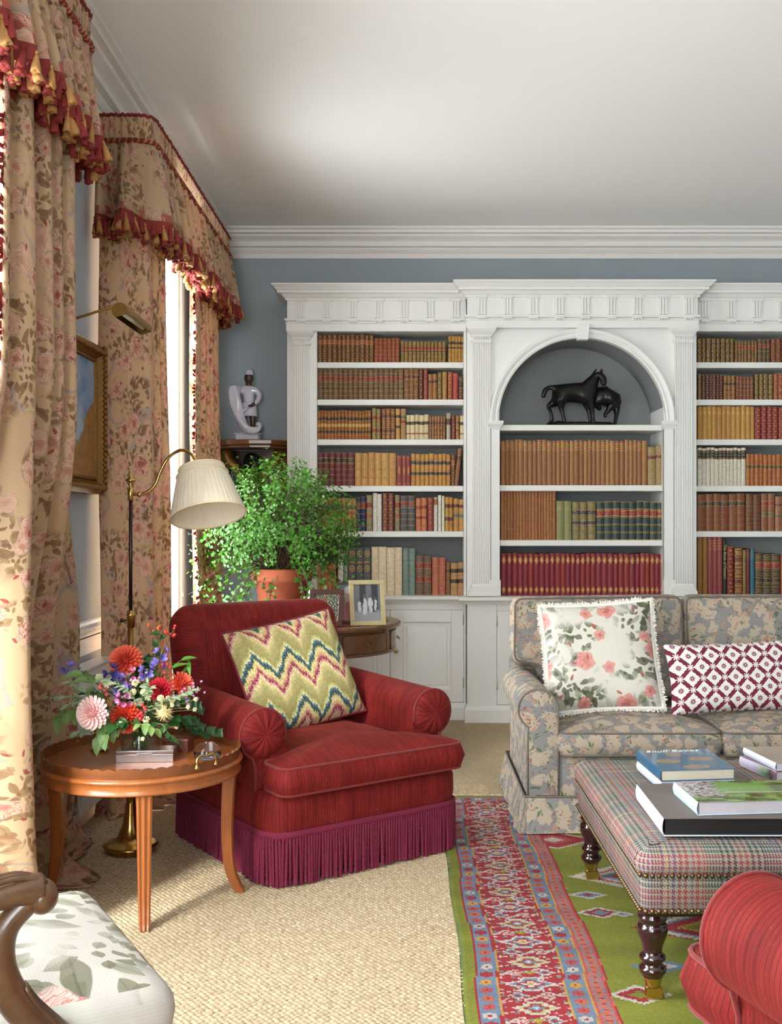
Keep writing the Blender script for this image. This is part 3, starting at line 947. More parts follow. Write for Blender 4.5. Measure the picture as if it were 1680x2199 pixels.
# breakfront with the arched niche
CX, AR, AZ = 1.19, 0.577, 2.07
r, part = shelf_unit('bookcase', 'white arched centre bay of the bookcase holding the bronze horse', 0.397, 1.983, YC + 0.02, [2.053, 1.634, 1.253], None, None, None, None, (CX - 0.568, CX + 0.568), 2.72)
ARCHCASE = r
def arch_panel():
    """face board with the arched opening cut out, and the lining behind it"""
    N = 40; y0, y1 = YC + 0.03, YC + 0.055
    arc = [(CX - AR * cos(pi * k / N), AZ + AR * sin(pi * k / N)) for k in range(N + 1)]
    xL, xR_, zT = 0.397, 1.983, 2.765
    outer = []
    for k in range(N + 1):
        a = pi * k / N; dx, dz = -cos(a), sin(a)
        s_ = 1e9
        if dx < -1e-6: s_ = min(s_, (xL - CX) / dx)
        if dx > 1e-6: s_ = min(s_, (xR_ - CX) / dx)
        if dz > 1e-6: s_ = min(s_, (zT - AZ) / dz)
        outer.append((CX + dx * s_, AZ + dz * s_))
    mb = MB()
    vs = [(p[0], y0, p[1]) for p in arc] + [(p[0], y0, p[1]) for p in outer] + [(p[0], y1, p[1]) for p in arc]
    n = N + 1
    fs = [[k, k + 1, n + k + 1, n + k] for k in range(N)] + [[k, k + 1, 2 * n + k + 1, 2 * n + k] for k in range(N)]
    # fill the two upper corners
    vs += [(xL, y0, zT), (xR_, y0, zT)]
    ka = max(k for k in range(n) if abs(outer[k][0] - xL) < 1e-6); kb = min(k for k in range(n) if abs(outer[k][0] - xR_) < 1e-6)
    fs += [[n + ka, n + ka + 1, 3 * n], [n + kb - 1, n + kb, 3 * n + 1]]
    mb.add(vs, fs)
    mb.box(xL, CX - 0.568, y0, y1, 0.866, AZ); mb.box(CX + 0.568, xR_, y0, y1, 0.866, AZ)
    part('arch_panel', mb)
    mb = MB(); L = AR + 0.001
    mb.grid(lambda u, v: (CX - L * cos(pi * u), y1 + v * (YW - 0.022 - y1), AZ + L * sin(pi * u)), N, 1)
    part('arch_lining', mb, NICHE)
    # archivolt moulding
    prof = [(0.0, 0.0), (0.0, -0.03), (0.012, -0.036), (0.02, -0.03), (0.03, -0.03), (0.034, -0.04), (0.05, -0.046), (0.06, -0.042), (0.064, -0.02), (0.064, 0.0)]
    mb = MB()
    mb.grid(lambda u, v: (CX - (AR + prof[round(v * (len(prof) - 1))][0]) * cos(pi * u), y0 + prof[round(v * (len(prof) - 1))][1], AZ + (AR + prof[round(v * (len(prof) - 1))][0]) * sin(pi * u)), 48, len(prof) - 1, smooth=False)
    part('archivolt', mb)
    mb = MB(); mb.prism([(CX - 0.036, 2.63), (CX + 0.036, 2.63), (CX + 0.046, 2.735), (CX - 0.046, 2.735)], y0 - 0.06, y0); part('keystone', mb, bevel=0.003)
    IMP = [(0, 0), (0.004, 0), (0.012, 0.02), (0.02, 0.03), (0.024, 0.045), (0.024, 0.055), (0, 0.058)]
    for s_ in (-1, 1):
        a, b = (CX - 0.63, CX - 0.568) if s_ < 0 else (CX + 0.568, CX + 0.63)
        mb = MB(); mb.box(a, b, y0 - 0.02, y0, 0.868, AZ - 0.04); part('jamb', mb, bevel=0.002)
        mb = MB(); mb.sweep(IMP, [(a, y0, AZ - 0.05), (a, y0 - 0.02, AZ - 0.05), (b, y0 - 0.02, AZ - 0.05), (b, y0 + 0.02, AZ - 0.05)]); part('impost', mb)
        mb = MB(); mb.box(a - 0.006, b + 0.006, y0 - 0.028, y0, 0.868, 0.98); part('jamb_base', mb, bevel=0.002)
arch_panel()
mb = MB(); mb.box(0.397, 1.983, YC, YW - 0.021, 2.775, 2.99); part('frieze', mb)
def cpath(z): return [(0.397, YF + 0.1, z), (0.397, YC, z), (1.983, YC, z), (1.983, YF + 0.1, z)]
for nm, prof, z in (('architrave', ARCHI, 2.715), ('taenia', TAEN, 2.782), ('cornice', CORN, 2.925)):
    mb = MB(); mb.sweep(prof, cpath(z)); part(nm, mb)
for k in range(9):
    inst('triglyph', TRI, r, ((1034 - 880 + 55.65 * k) / 312.0 - r.location.x, YC - r.location.y, 2.806 - r.location.z))
for a, b in ((0.435, 0.555), (1.825, 1.945)):
    pilaster(r, a - r.location.x, b - r.location.x, YC - r.location.y, YC + 0.03 - r.location.y, 0.0, 2.715 - r.location.z)

# counter that runs through, and the cabinets below
mb = MB()
CNT = [(0, 0), (0.006, 0), (0.012, 0.012), (0.03, 0.022), (0.034, 0.028), (0.05, 0.03), (0.05, 0.048), (0.044, 0.052), (0, 0.052)]
cp = [(-0.87, YW, 0), (-0.87, YF - 0.01, 0), (0.385, YF - 0.01, 0), (0.385, YC - 0.01, 0), (1.995, YC - 0.01, 0), (1.995, YF - 0.01, 0), (3.25, YF - 0.01, 0), (3.25, YW, 0)]
mb.sweep(CNT, [(a, b, 0.813) for a, b, c in cp])
mb.box(-0.87, 3.25, YF - 0.01, YW - 0.001, 0.83, 0.865); mb.box(0.385, 1.995, YC - 0.01, YF - 0.01, 0.83, 0.865)
mb.build('counter_top', WHITE, label='white moulded counter running under all bookcase bays', cat='counter')
HINGE = simple('white_hinge_metal', S(200, 196, 186), 0.35, 0.6)
def door_mesh(w, h):
    mb = MB(); t = 0.02; s_ = 0.085
    mb.box(0, s_, -t, 0, 0, h); mb.box(w - s_, w, -t, 0, 0, h); mb.box(s_, w - s_, -t, 0, 0, s_); mb.box(s_, w - s_, -t, 0, h - s_, h)
    return mb
def panel_mb(w, h):
    s_ = 0.085; mb = MB()
    # sunk margin with raised field
    a = [(s_, s_), (w - s_, s_), (w - s_, h - s_), (s_, h - s_)]
    def ringp(o, y): return [(s_ + o, y, s_ + o), (w - s_ - o, y, s_ + o), (w - s_ - o, y, h - s_ - o), (s_ + o, y, h - s_ - o)]
    rings = [ringp(0, -0.019), ringp(0.008, -0.009), ringp(0.028, -0.006), ringp(0.034, -0.014)]
    vs = [p for q in rings for p in q]; fs = []
    for k in range(3):
        for i in range(4): fs.append([k * 4 + i, k * 4 + (i + 1) % 4, (k + 1) * 4 + (i + 1) % 4, (k + 1) * 4 + i])
    fs.append([12, 13, 14, 15])
    mb.add(vs, fs); return mb
KNOBP = [(0.0045, 0), (0.0045, 0.012), (0.01, 0.016), (0.0155, 0.024), (0.0165, 0.032), (0.012, 0.04), (0.004, 0.043), (0.0005, 0.043)]
def cabinet(label, x0, x1, yf, doors, knob_side):
    r = thing('base_cabinet', label, 'cabinet', ((x0 + x1) / 2, yf, 0))
    ox = r.location.x
    mb = MB(); mb.box(x0 - ox, x1 - ox, 0.021, YW - yf - 0.001, 0.12, 0.812)
    mb.build('carcass', WHITE, r)
    # face frame stiles left and right of the doors
    d0, d1 = doors[0][0], doors[-1][1]
    for a, b in ((x0, d0 - 0.002), (d1 + 0.002, x1)):
        mb = MB(); mb.box(a - ox, b - ox, 0, 0.021, 0.12, 0.812); mb.build('stile', WHITE, r)
    mb = MB(); mb.box(d0 - ox, d1 - ox, 0, 0.021, 0.768, 0.812); mb.build('rail', WHITE, r)
    PL = [(0, 0), (0.02, 0), (0.02, 0.085), (0.014, 0.1), (0.006, 0.112), (0.006, 0.12), (0, 0.12)]
    mb = MB(); mb.sweep(PL, [(x0 - ox, 0.2, 0), (x0 - ox, 0, 0), (x1 - ox, 0, 0), (x1 - ox, 0.2, 0)]); mb.box(x0 - ox, x1 - ox, 0.0, 0.2, 0, 0.119)
    mb.build('plinth', WHITE, r)
    for i, (a, b) in enumerate(doors):
        w, h = b - a - 0.003, 0.766 - 0.122
        d = door_mesh(w, h).build('door', WHITE, r, bevel=0.0025); d.location = (a + 0.0015 - ox, 0.02, 0.122)
        panel_mb(w, h).build('panel', WHITE, d)
        left_hung = i % 2 == 0
        kx = w - 0.04 if left_hung else 0.04
        mb = MB(); mb.lathe(KNOBP, 16, (kx, -0.02, 0.36), (0, -1, 0)); mb.build('knob', BRASS, d, label='round brass knob')
        hx = 0.001 if left_hung else w - 0.001
        for hz in (0.1, 0.54):
            mb = MB(); mb.tube([(hx, -0.022, hz), (hx, -0.022, hz + 0.07)], 0.005, 8); mb.build('hinge', HINGE, d)
    return r
cabinet('white panelled cabinet with brass knobs behind the drum table', -0.855, 0.392, YF, [(-0.655, -0.136), (-0.136, 0.378)], 1)
cabinet('white breakfront cabinet directly behind the floral sofa', 0.398, 1.982, YC, [(0.60, 1.19), (1.19, 1.78)], 1)
cabinet('white panelled cabinet beyond the floral sofa, shaded end', 1.99, 3.235, YF, [(2.002, 2.51), (2.51, 3.02)], 1)

# ------------------------------------------------------------------ books on the shelves
GOLDC = S(206, 164, 88)
def spine_mat(key, c, var=0.16, N=6, lines=0.7, orn='none', gold=0.8, head=True, c2=None):
    m = Mat('spine_' + key)
    u, v, _ = m.sep(m.uv())
    ob = m.tc('Object'); rn = m.rnd()
    base = m.hsv(c, h=(rn - 0.5) * 0.02 + 0.5, v=(rn - 0.5) * (2 * var) + 1.0)
    wear = m.noise(m.vadd(ob, m.comb(rn * 9.0, rn * 5.0, rn * 3.0)), 60.0, 4.0)
    base = m.mul(base, m.grey(wear * 0.7 + 0.62))
    t = v * float(N)
    band = ((t + 0.5).fract() - 0.5).abs()
    g = (band.step(0.03, 0.045) * band.step(0.11, 0.09)) * lines
    fu = (u - 0.5) * 2.0; fv = (t.fract() - 0.5) * 2.0
    if orn == 'dia':
        d = fu.abs() * 0.9 + fv.abs()
        o = ((d - 0.52).abs().step(0.12, 0.06)).max(d.step(0.22, 0.14))
    elif orn == 'dot':
        d = (fu * fu * 0.5 + fv * fv).sqrt(); o = d.step(0.32, 0.2)
    elif orn == 'ring':
        d = (fu * fu * 0.6 + fv * fv * 0.7).sqrt(); o = ((d - 0.5).abs().step(0.16, 0.08)).max(d.step(0.2, 0.12))
    elif orn == 'full':
        d = fu.abs() + fv.abs()
        o = ((d * 9.0).sin() * (fu * 11.0).cos()).step(0.1, 0.4).max((d - 0.5).abs().step(0.1, 0.04))
    elif orn == 'flame':     # one tall gilt device at head and tail
        hh = (v - 0.84).abs(); ht = (v - 0.14).abs()
        o = (fu.abs() * 0.55 + hh * 5.0 - 0.42).step(0.08, 0.0).max((fu.abs() * 0.6 + ht * 6.5 - 0.45).step(0.08, 0.0))
        o = o * ((v * 160.0).sin() * 0.25 + 0.85)
        g = g * 0.0
    elif orn == 'medal':
        d = (fu * fu * 0.7 + ((v - 0.8) * 14.0) * ((v - 0.8) * 14.0)).sqrt(); o = d.step(0.75, 0.55) * 0.8
    elif orn == 'laurel':
        d1 = (fu * fu + ((v - 0.87) * 11.0).pow(2.0)).sqrt(); d2 = (fu * fu + ((v - 0.56) * 11.0).pow(2.0)).sqrt()
        o = ((d1 - 0.62).abs().step(0.16, 0.1)).max((d2 - 0.62).abs().step(0.16, 0.1)).max(d1.step(0.3, 0.2)).max(d2.step(0.3, 0.2))
        ttl = ((v - 0.71).abs().step(0.05, 0.045)) * (((v * 75.0).sin()).step(-0.1, 0.2)) * m.noise(m.comb(u * 14.0, v * 20.0), 1.0, 2.0).step(0.4, 0.5)
        o = o.max(ttl)
    elif orn == 'title':     # gilt lines near the head only
        o = ((v - 0.86).abs().step(0.09, 0.08)) * ((v * 130.0).sin()).step(0.0, 0.5) * m.noise(m.comb(u * 9.0, v * 40.0, rn * 10.0), 1.0, 2.0).step(0.4, 0.5)
    else:
        o = None
    if o is not None: g = g.max(o)
    if head: g = g.max((v - 0.5).abs().step(0.484, 0.489) * 0.8)
    g = (g * gold * (wear * 1.1 + 0.35)).clamp()
    cc = m.mix(g, base, m.hsv(GOLDC, v=wear * 0.5 + 0.75))
    m.set(cc, 0.48, g * 0.45)
    h = band.step(0.075, 0.02)
    m.bump(h if N > 1 else wear, 0.6 if N > 1 else 0.1, 0.003)
    return m.mat
def label_mat(key, c, gold=0.8):
    m = Mat('spine_label_' + key)
    u, v, _ = m.sep(m.uv()); rn = m.rnd()
    row = (v * 3.2).floor(); fr = (v * 3.2).fract()
    ttl = (fr - 0.45).abs().step(0.26, 0.2) * m.noise(m.comb(u * 11.0, row * 7.3, rn * 20.0), 1.0, 1.0).step(0.44, 0.52) * ((u - 0.5).abs().step(0.4, 0.36)) * (v - 0.5).abs().step(0.4, 0.37)
    edge = (v - 0.5).abs().step(0.42, 0.45)
    n = m.noise(m.tc('Object'), 90.0, 3.0)
    cc = m.mix((ttl * 0.7).max(edge) * gold, m.hsv(c, v=n * 0.6 + 0.65), GOLDC)
    m.set(cc, 0.45)
    return m.mat
LABELS = {k: label_mat(k, c) for k, c in dict(red=S(142, 36, 42), black=S(34, 30, 32), navy=S(34, 38, 66), green=S(70, 92, 72), wine=S(88, 30, 44), teal=S(84, 112, 106), rust=S(170, 88, 58), gold=S(208, 168, 90), brown=S(78, 46, 34), inkblk=S(30, 30, 34)).items()}

# style: colour, compartments, lines, ornament, gilt, labels [(v0, v1, key)], variation
ST = {
 'brown_gilt': (S(104, 62, 34), 6, .8, 'dia', .75, [(0.66, 0.80, 'rust')], .14),
 'tan_red': (S(150, 78, 44), 6, .8, 'none', .7, [], .08),
 'olive_red': (S(98, 78, 40), 5, .8, 'ring', .75, [(0.62, 0.76, 'red'), (0.5, 0.58, 'wine')], .1),
 'gold_tan': (S(176, 126, 52), 5, .8, 'dia', .8, [(0.68, 0.8, 'black'), (0.52, 0.6, 'brown')], .08),
 'brown_redlabel': (S(116, 90, 62), 7, .9, 'none', .8, [(0.63, 0.76, 'red'), (0.34, 0.42, 'brown')], .12),
 'brown_plain': (S(132, 84, 50), 6, .9, 'none', .8, [(0.7, 0.8, 'wine')], .1),
 'dark_red': (S(98, 40, 32), 5, .5, 'dot', .7, [], .05),
 'crimson': (S(140, 44, 46), 6, .6, 'dia', .7, [], .05),
 'tan_dark': (S(160, 106, 54), 1, .0, 'none', .6, [(0.64, 0.78, 'brown')], .08),
 'olive': (S(126, 100, 48), 4, .4, 'dot', .8, [], .05),
 'tan': (S(168, 118, 62), 5, .6, 'dia', .7, [], .08),
 'rust': (S(166, 84, 52), 4, .5, 'dot', .7, [], .05),
 'coral': (S(184, 84, 62), 1, .3, 'none', .5, [], .05),
 'dark_brown': (S(86, 54, 34), 4, .5, 'dot', .7, [(0.5, 0.9, 'black')], .05),
 'amber_bands': (S(160, 92, 42), 6, .9, 'none', .9, [(0.66, 0.78, 'black'), (0.44, 0.55, 'gold'), (0.22, 0.32, 'black')], .1),
 'green_gilt': (S(120, 108, 70), 5, .8, 'full', .7, [(0.64, 0.76, 'red'), (0.24, 0.35, 'red')], .06),
 'red_gilt': (S(118, 58, 38), 5, .8, 'full', .85, [(0.7, 0.82, 'wine'), (0.24, 0.34, 'wine')], .08),
 'tan_black': (S(184, 130, 66), 5, .8, 'ring', .8, [(0.7, 0.8, 'black'), (0.36, 0.46, 'black')], .06),
 'tan_green': (S(164, 128, 80), 1, .3, 'none', .5, [(0.68, 0.78, 'green'), (0.52, 0.64, 'red')], .06),
 'cream_band': (S(212, 190, 148), 1, .0, 'none', .4, [(0.6, 0.74, 'black'), (0.22, 0.27, 'red')], .1),
 'maroon_gilt': (S(112, 46, 40), 5, .7, 'ring', .8, [(0.64, 0.76, 'wine')], .08),
 'pale_grey': (S(190, 178, 152), 1, .0, 'none', .5, [(0.55, 0.8, 'brown')], .05),
 'maroon': (S(122, 44, 48), 4, .6, 'dot', .7, [], .06),
 'rust_gilt': (S(130, 62, 40), 5, .8, 'ring', .8, [(0.65, 0.76, 'black'), (0.35, 0.43, 'black')], .06),
 'wine_black': (S(118, 48, 52), 6, .9, 'none', .7, [(0.7, 0.84, 'black')], .06),
 'gold_calf': (S(200, 150, 84), 4, .6, 'dia', .45, [], .06),
 'rose_red': (S(152, 72, 62), 1, .3, 'dot', .7, [], .05),
 'amber_navy': (S(190, 132, 62), 6, .9, 'dia', .7, [(0.66, 0.78, 'navy'), (0.34, 0.44, 'navy')], .08),
 'tan_green_labels': (S(190, 142, 82), 5, .7, 'none', .6, [(0.66, 0.78, 'green'), (0.5, 0.6, 'rust')], .08),
 'navy_red': (S(40, 52, 88), 6, .9, 'none', .8, [(0.66, 0.8, 'red')], .05),
 'taupe_red': (S(148, 132, 104), 5, .6, 'dot', .7, [(0.64, 0.8, 'red'), (0.36, 0.5, 'rust')], .05),
 'white': (S(226, 220, 206), 1, .0, 'none', .0, [], .03),
 'maroon_squares': (S(112, 50, 52), 6, .7, 'dia', .85, [], .05),
 'slate_gold': (S(84, 84, 86), 6, .95, 'none', .85, [(0.72, 0.82, 'red')], .05),
 'coral_gilt': (S(192, 100, 78), 5, .7, 'full', .55, [(0.66, 0.78, 'red'), (0.36, 0.46, 'red')], .06),
 'white_label': (S(222, 210, 196), 1, .0, 'none', .2, [(0.78, 0.96, 'rust')], .03),
 'cream': (S(228, 222, 192), 1, .0, 'none', .0, [], .03),
 'amber_wine': (S(192, 136, 64), 5, .8, 'dia', .7, [(0.68, 0.8, 'wine'), (0.3, 0.42, 'wine')], .06),
 'gold_teal': (S(196, 146, 84), 5, .8, 'dia', .6, [(0.72, 0.83, 'wine'), (0.42, 0.54, 'teal')], .06),
 'coral_small': (S(200, 96, 70), 4, .8, 'ring', .7, [], .08),
 'green_cloth': (S(150, 164, 142), 1, .0, 'none', .0, [], .05),
 'grey_gallery': (S(96, 92, 96), 1, .0, 'laurel', .9, [], .05),
 'cream_tall': (S(230, 208, 174), 1, .0, 'none', .0, [], .05),
 'teal_cloth': (S(112, 140, 132), 3, .2, 'full', .22, [], .06),
 'brown_red_labels': (S(116, 88, 72), 5, .4, 'none', .5, [(0.68, 0.82, 'red'), (0.34, 0.48, 'red')], .05),
 'coral_lines': (S(188, 104, 82), 4, .7, 'none', .6, [], .05),
 'brown_small': (S(150, 100, 66), 5, .6, 'none', .5, [(0.68, 0.8, 'brown')], .05),
 'tan_black_worn': (S(194, 146, 98), 5, .5, 'none', .5, [(0.68, 0.82, 'inkblk'), (0.36, 0.5, 'inkblk')], .06),
 'tan_tall': (S(152, 100, 54), 1, .0, 'title', .7, [], .14),
 'olive_calf': (S(150, 124, 84), 5, .6, 'dia', .45, [(0.68, 0.78, 'wine')], .06),
 'tan_thin': (S(158, 98, 52), 5, .5, 'none', .35, [], .1),
 'olive_cloth': (S(134, 130, 80), 1, .0, 'medal', .4, [], .04),
 'olive_navy': (S(122, 112, 70), 5, .7, 'dia', .6, [(0.66, 0.78, 'navy'), (0.4, 0.5, 'navy')], .05),
 'green_red': (S(48, 62, 56), 5, .9, 'none', .85, [(0.62, 0.78, 'red')], .12),
 'red_gold': (S(138, 40, 46), 1, .0, 'flame', 1.0, [], .16),
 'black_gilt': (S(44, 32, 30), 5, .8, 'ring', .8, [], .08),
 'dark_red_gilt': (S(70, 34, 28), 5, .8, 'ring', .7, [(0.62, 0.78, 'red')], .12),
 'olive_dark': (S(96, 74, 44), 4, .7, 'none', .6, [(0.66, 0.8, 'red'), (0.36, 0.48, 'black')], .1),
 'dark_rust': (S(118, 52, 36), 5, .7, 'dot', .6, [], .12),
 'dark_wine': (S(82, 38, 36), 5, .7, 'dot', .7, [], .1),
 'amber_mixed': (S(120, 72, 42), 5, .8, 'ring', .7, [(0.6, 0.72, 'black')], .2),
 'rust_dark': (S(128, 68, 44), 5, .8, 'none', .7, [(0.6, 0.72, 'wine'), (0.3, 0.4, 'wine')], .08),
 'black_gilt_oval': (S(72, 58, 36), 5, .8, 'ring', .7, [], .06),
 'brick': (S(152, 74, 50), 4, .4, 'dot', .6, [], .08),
 'mustard': (S(186, 134, 62), 1, .0, 'medal', .7, [], .06),
 'crimson_gilt': (S(134, 36, 32), 6, .6, 'dot', .8, [], .06),
 'white_black': (S(214, 204, 184), 1, .0, 'none', .2, [(0.7, 0.94, 'inkblk')], .04),
 'amber_dark': (S(166, 96, 44), 6, .7, 'none', .6, [(0.55, 0.66, 'brown')], .1),
 'chestnut': (S(134, 74, 40), 6, .6, 'none', .5, [(0.68, 0.8, 'black')], .07),
 'brown_lines': (S(110, 64, 38), 9, .8, 'none', .5, [], .08),
 'tan_red_green': (S(142, 92, 56), 5, .5, 'none', .5, [(0.68, 0.8, 'red'), (0.4, 0.5, 'green')], .06),
 'tan_lines': (S(164, 112, 74), 7, .7, 'none', .5, [(0.72, 0.8, 'wine'), (0.4, 0.48, 'green')], .06),
 'mustard_cloth': (S(150, 100, 40), 1, .0, 'none', .2, [], .08),
 'rose_cloth': (S(152, 72, 66), 1, .0, 'title', .5, [], .05),
 'black_flowers': (S(44, 40, 30), 1, .0, 'none', .0, [], .0),
 'wine_thin': (S(112, 40, 48), 1, .0, 'title', .3, [], .05),
 'teal': (S(52, 106, 116), 1, .0, 'title', .2, [], .05),
 'olive_thin': (S(130, 108, 50), 5, .5, 'full', .4, [], .05),
 'black_folio': (S(62, 50, 40), 5, .7, 'full', .4, [(0.64, 0.78, 'red'), (0.3, 0.42, 'black')], .06),
}
SPM = {}
def cover_mesh(style, w, h, d):
    """rounded spine towards -y, two boards; origin at the foot of the spine"""
    c, N, ln, orn, gold, labs, var = ST[style]
    if style not in SPM:
        SPM[style] = (spine_mat(style, c, var, N, ln, orn, gold, head=N > 1), simple('board_' + style, tuple(q * 0.8 for q in c), 0.55, var=0.1, scale=40))
    mb = MB(); n = 6; bow = min(0.22 * w, 0.008)
    def arc(u): return (w * (u - 0.5), -bow * (1 - (2 * u - 1) ** 2))
    def P(u, v):
        x, y = arc(u); z = v * h
        return (x, y, z)
    mb.grid(P, n, 1, smooth=True)
    bt = min(0.003, w * 0.16)
    mb.box(-w / 2, -w / 2 + bt, 0, d, 0, h, mi=1); mb.box(w / 2 - bt, w / 2, 0, d, 0, h, mi=1)
    # head and tail caps of the spine
    for z in (0, h):
        vs = [(arc(i / n)[0], arc(i / n)[1], z) for i in range(n + 1)]
        mb.add(vs, [list(range(n + 1)) if z == 0 else list(range(n + 1))[::-1]], mi=1)
    me = mb.mesh('book', list(SPM[style]))
    pg = MB(); pg.box(-w / 2 + bt, w / 2 - bt, 0.001, d - 0.004, 0.003, h - 0.004)
    pm = pg.mesh('page_block', PAPER)
    lm = []
    for (v0, v1, k) in labs:
        q = MB(); q.grid(lambda u, v: (arc(u)[0] * 1.0, arc(u)[1] - 0.0006, h * (v0 + (v1 - v0) * v)), n, 1, smooth=True)
        lm.append(q.mesh('spine_label', LABELS[k]))
    return me, pm, lm
BOOKN = 0
ORD = ('first second third fourth fifth sixth seventh eighth ninth tenth eleventh twelfth thirteenth fourteenth fifteenth sixteenth seventeenth eighteenth nineteenth twentieth').split()
ORD += ['twenty-' + q for q in ORD[:9]] + ['thirtieth'] + ['thirty-' + q for q in ORD[:9]]
def set_label(label, i, n):
    """which one of a set, counted from the window side"""
    if n == 1: return label
    d, pl = label.rsplit(', ', 1)
    return '%s %s from window side, %s' % (ORD[i], d, pl)
def books(x0, x1, n, hpx, style, zbase, D, label, rows=None, jitter=0.03):
    """n books between two pixel columns at spine distance D, standing on a shelf top"""
    global BOOKN
    k = F / D
    X0, X1 = (x0 - VPX) / k, (x1 - VPX) / k
    h = hpx / k; rn = random.Random(int(x0 * 7 + hpx))
    depth = min(0.21, max(0.12, h * 0.7))
    w = (X1 - X0) / n
    me, pm, lm = cover_mesh(style, w * 0.955, h, depth)
    ws = [1 + rn.uniform(-0.14, 0.14) if n > 2 else 1.0 for _ in range(n)]
    tot = sum(ws); x = X0
    for i in range(n):
        wi = (X1 - X0) * ws[i] / tot
        o = inst('book', me, None, (x + wi / 2, D + rn.uniform(-0.003, 0.003), zbase), (0, 0, 0), (wi / w, 1, 1 + rn.uniform(-jitter, jitter) * 0.6),
                 label=set_label(label, i, n), cat='book', group=label if n > 1 else None)
        inst('page_block', pm, o)
        for l_ in lm: inst('spine_label', l_, o)
        x += wi; BOOKN += 1
    return o
DL, DC = YF + 0.065, YC + 0.105
ZB = 0.8655
L1, L2, L3, L4, L5 = ZSH
top, second, third, fourth, fifth, low = ['corner bay %s shelf' % q for q in ('top', 'second', 'third', 'fourth', 'fifth', 'bottom')]
rowsL = [
 (L1, [(683, 803, 12, 60, 'brown_gilt', 'brown leather book with gilt lozenges, ' + top), (804, 858, 6, 53, 'tan_red', 'russet book with plain gilt lines, ' + top), (861, 958, 12, 46, 'olive_red', 'short olive gilt book with red label, ' + top), (963, 998, 5, 57, 'gold_tan', 'yellow calf book with black label, ' + top)]),
 (L2, [(682, 867, 17, 66, 'brown_redlabel', 'brown calf book with crimson label, ' + second), (868, 899, 3, 66, 'brown_plain', 'chestnut gilt-lined book, ' + second), (900, 909, 1, 66, 'dark_red', 'dark red book with gilt dots, ' + second), (910, 919, 1, 66, 'crimson', 'slim crimson book with gilt lozenges, ' + second), (920, 939, 2, 55, 'tan_dark', 'short tan book with dark label, ' + second), (940, 949, 1, 60, 'olive', 'olive book with gilt dots, ' + second), (950, 960, 1, 60, 'tan', 'tan book with gilt lozenges, ' + second), (962, 972, 1, 60, 'rust', 'rust red book with gilt dots, ' + second), (973, 984, 1, 57, 'coral', 'plain coral book, ' + second), (985, 995, 1, 49, 'dark_brown', 'small dark brown book with black upper label, ' + second)]),
 (L3, [(682, 797, 16, 62, 'amber_bands', 'amber book with black and gold bands, ' + third), (799, 818, 2, 67, 'green_gilt', 'green gilt book with red labels, ' + third), (820, 849, 3, 66, 'red_gilt', 'richly gilt reddish book, ' + third), (850, 860, 1, 66, 'tan_black', 'tan book with two black labels, ' + third), (861, 872, 1, 66, 'tan_green', 'tan book with green and red labels, ' + third), (873, 921, 5, 53, 'cream_band', 'cream vellum book with grey label, ' + third), (922, 957, 6, 51, 'maroon_gilt', 'maroon book with gilt rings, ' + third), (959, 968, 1, 57, 'pale_grey', 'pale grey book with brown label, ' + third), (970, 978, 1, 52, 'maroon', 'slim maroon book with gilt dots, ' + third), (979, 987, 1, 52, 'rust_gilt', 'rust book with black labels, ' + third), (988, 996, 1, 52, 'cream_band', 'single cream book at the shelf end, ' + third)]),
 (L4, [(680, 761, 6, 72, 'wine_black', 'wine red book with black title label, ' + fourth), (762, 851, 6, 71, 'gold_calf', 'golden calf book with embossed lozenges, ' + fourth), (852, 882, 3, 65, 'rose_red', 'rose red cloth book with gilt marks, ' + fourth), (883, 968, 9, 69, 'amber_navy', 'amber book with two navy labels, ' + fourth), (969, 978, 1, 68, 'brown_gilt', 'single brown gilt book beside the leaning one, ' + fourth)]),
 (L5, [(684, 765, 8, 72, 'tan_green_labels', 'tan book with green label, ' + fifth), (765, 786, 2, 74, 'navy_red', 'navy blue book with red label, ' + fifth), (787, 800, 1, 79, 'taupe_red', 'taupe book next to the navy pair, ' + fifth), (801, 820, 2, 81, 'white', 'plain white book beside maroon ones, ' + fifth), (821, 846, 2, 81, 'maroon_squares', 'tall maroon book with gilt squares, ' + fifth), (848, 859, 1, 78, 'taupe_red', 'taupe book next to the slate pair, ' + fifth), (860, 892, 2, 76, 'slate_gold', 'slate grey book with gilt bands, ' + fifth), (893, 917, 2, 72, 'coral_gilt', 'coral gilt book with red labels, ' + fifth), (918, 931, 1, 72, 'crimson', 'bright crimson book, ' + fifth), (932, 940, 1, 72, 'white_label', 'white book with rust label, ' + fifth), (941, 948, 1, 77, 'white', 'tallest slim white book, ' + fifth), (949, 955, 1, 76, 'cream', 'slim cream book, ' + fifth), (956, 973, 2, 73, 'amber_wine', 'amber book with wine labels, ' + fifth), (974, 997, 2, 70, 'gold_teal', 'golden book with teal label, ' + fifth)]),
 (ZB, [(680, 722, 5, 68, 'coral_small', 'coral gilt book behind the plant, ' + low), (726, 738, 1, 100, 'white', 'tall white book behind the plant, ' + low), (739, 747, 1, 100, 'green_cloth', 'tall pale green cloth book, ' + low), (748, 797, 3, 102, 'grey_gallery', 'tall grey book with gilt wreaths, ' + low), (798, 864, 4, 103, 'cream_tall', 'tall cream book without lettering, ' + low), (865, 892, 2, 101, 'teal_cloth', 'tall blue green cloth book, ' + low), (893, 927, 2, 84, 'brown_red_labels', 'brown book with two red labels, ' + low), (928, 957, 2, 81, 'coral_lines', 'coral book with gilt lines, ' + low), (958, 967, 1, 70, 'brown_small', 'small brown book beside the coral pair, ' + low), (968, 998, 2, 70, 'tan_black_worn', 'worn tan book with ink-black labels, ' + low)]),
]
for z, segs in rowsL:
    for (a, b, n, h, st, lab) in segs: books(a, b, n, h, st, z, DL, lab)
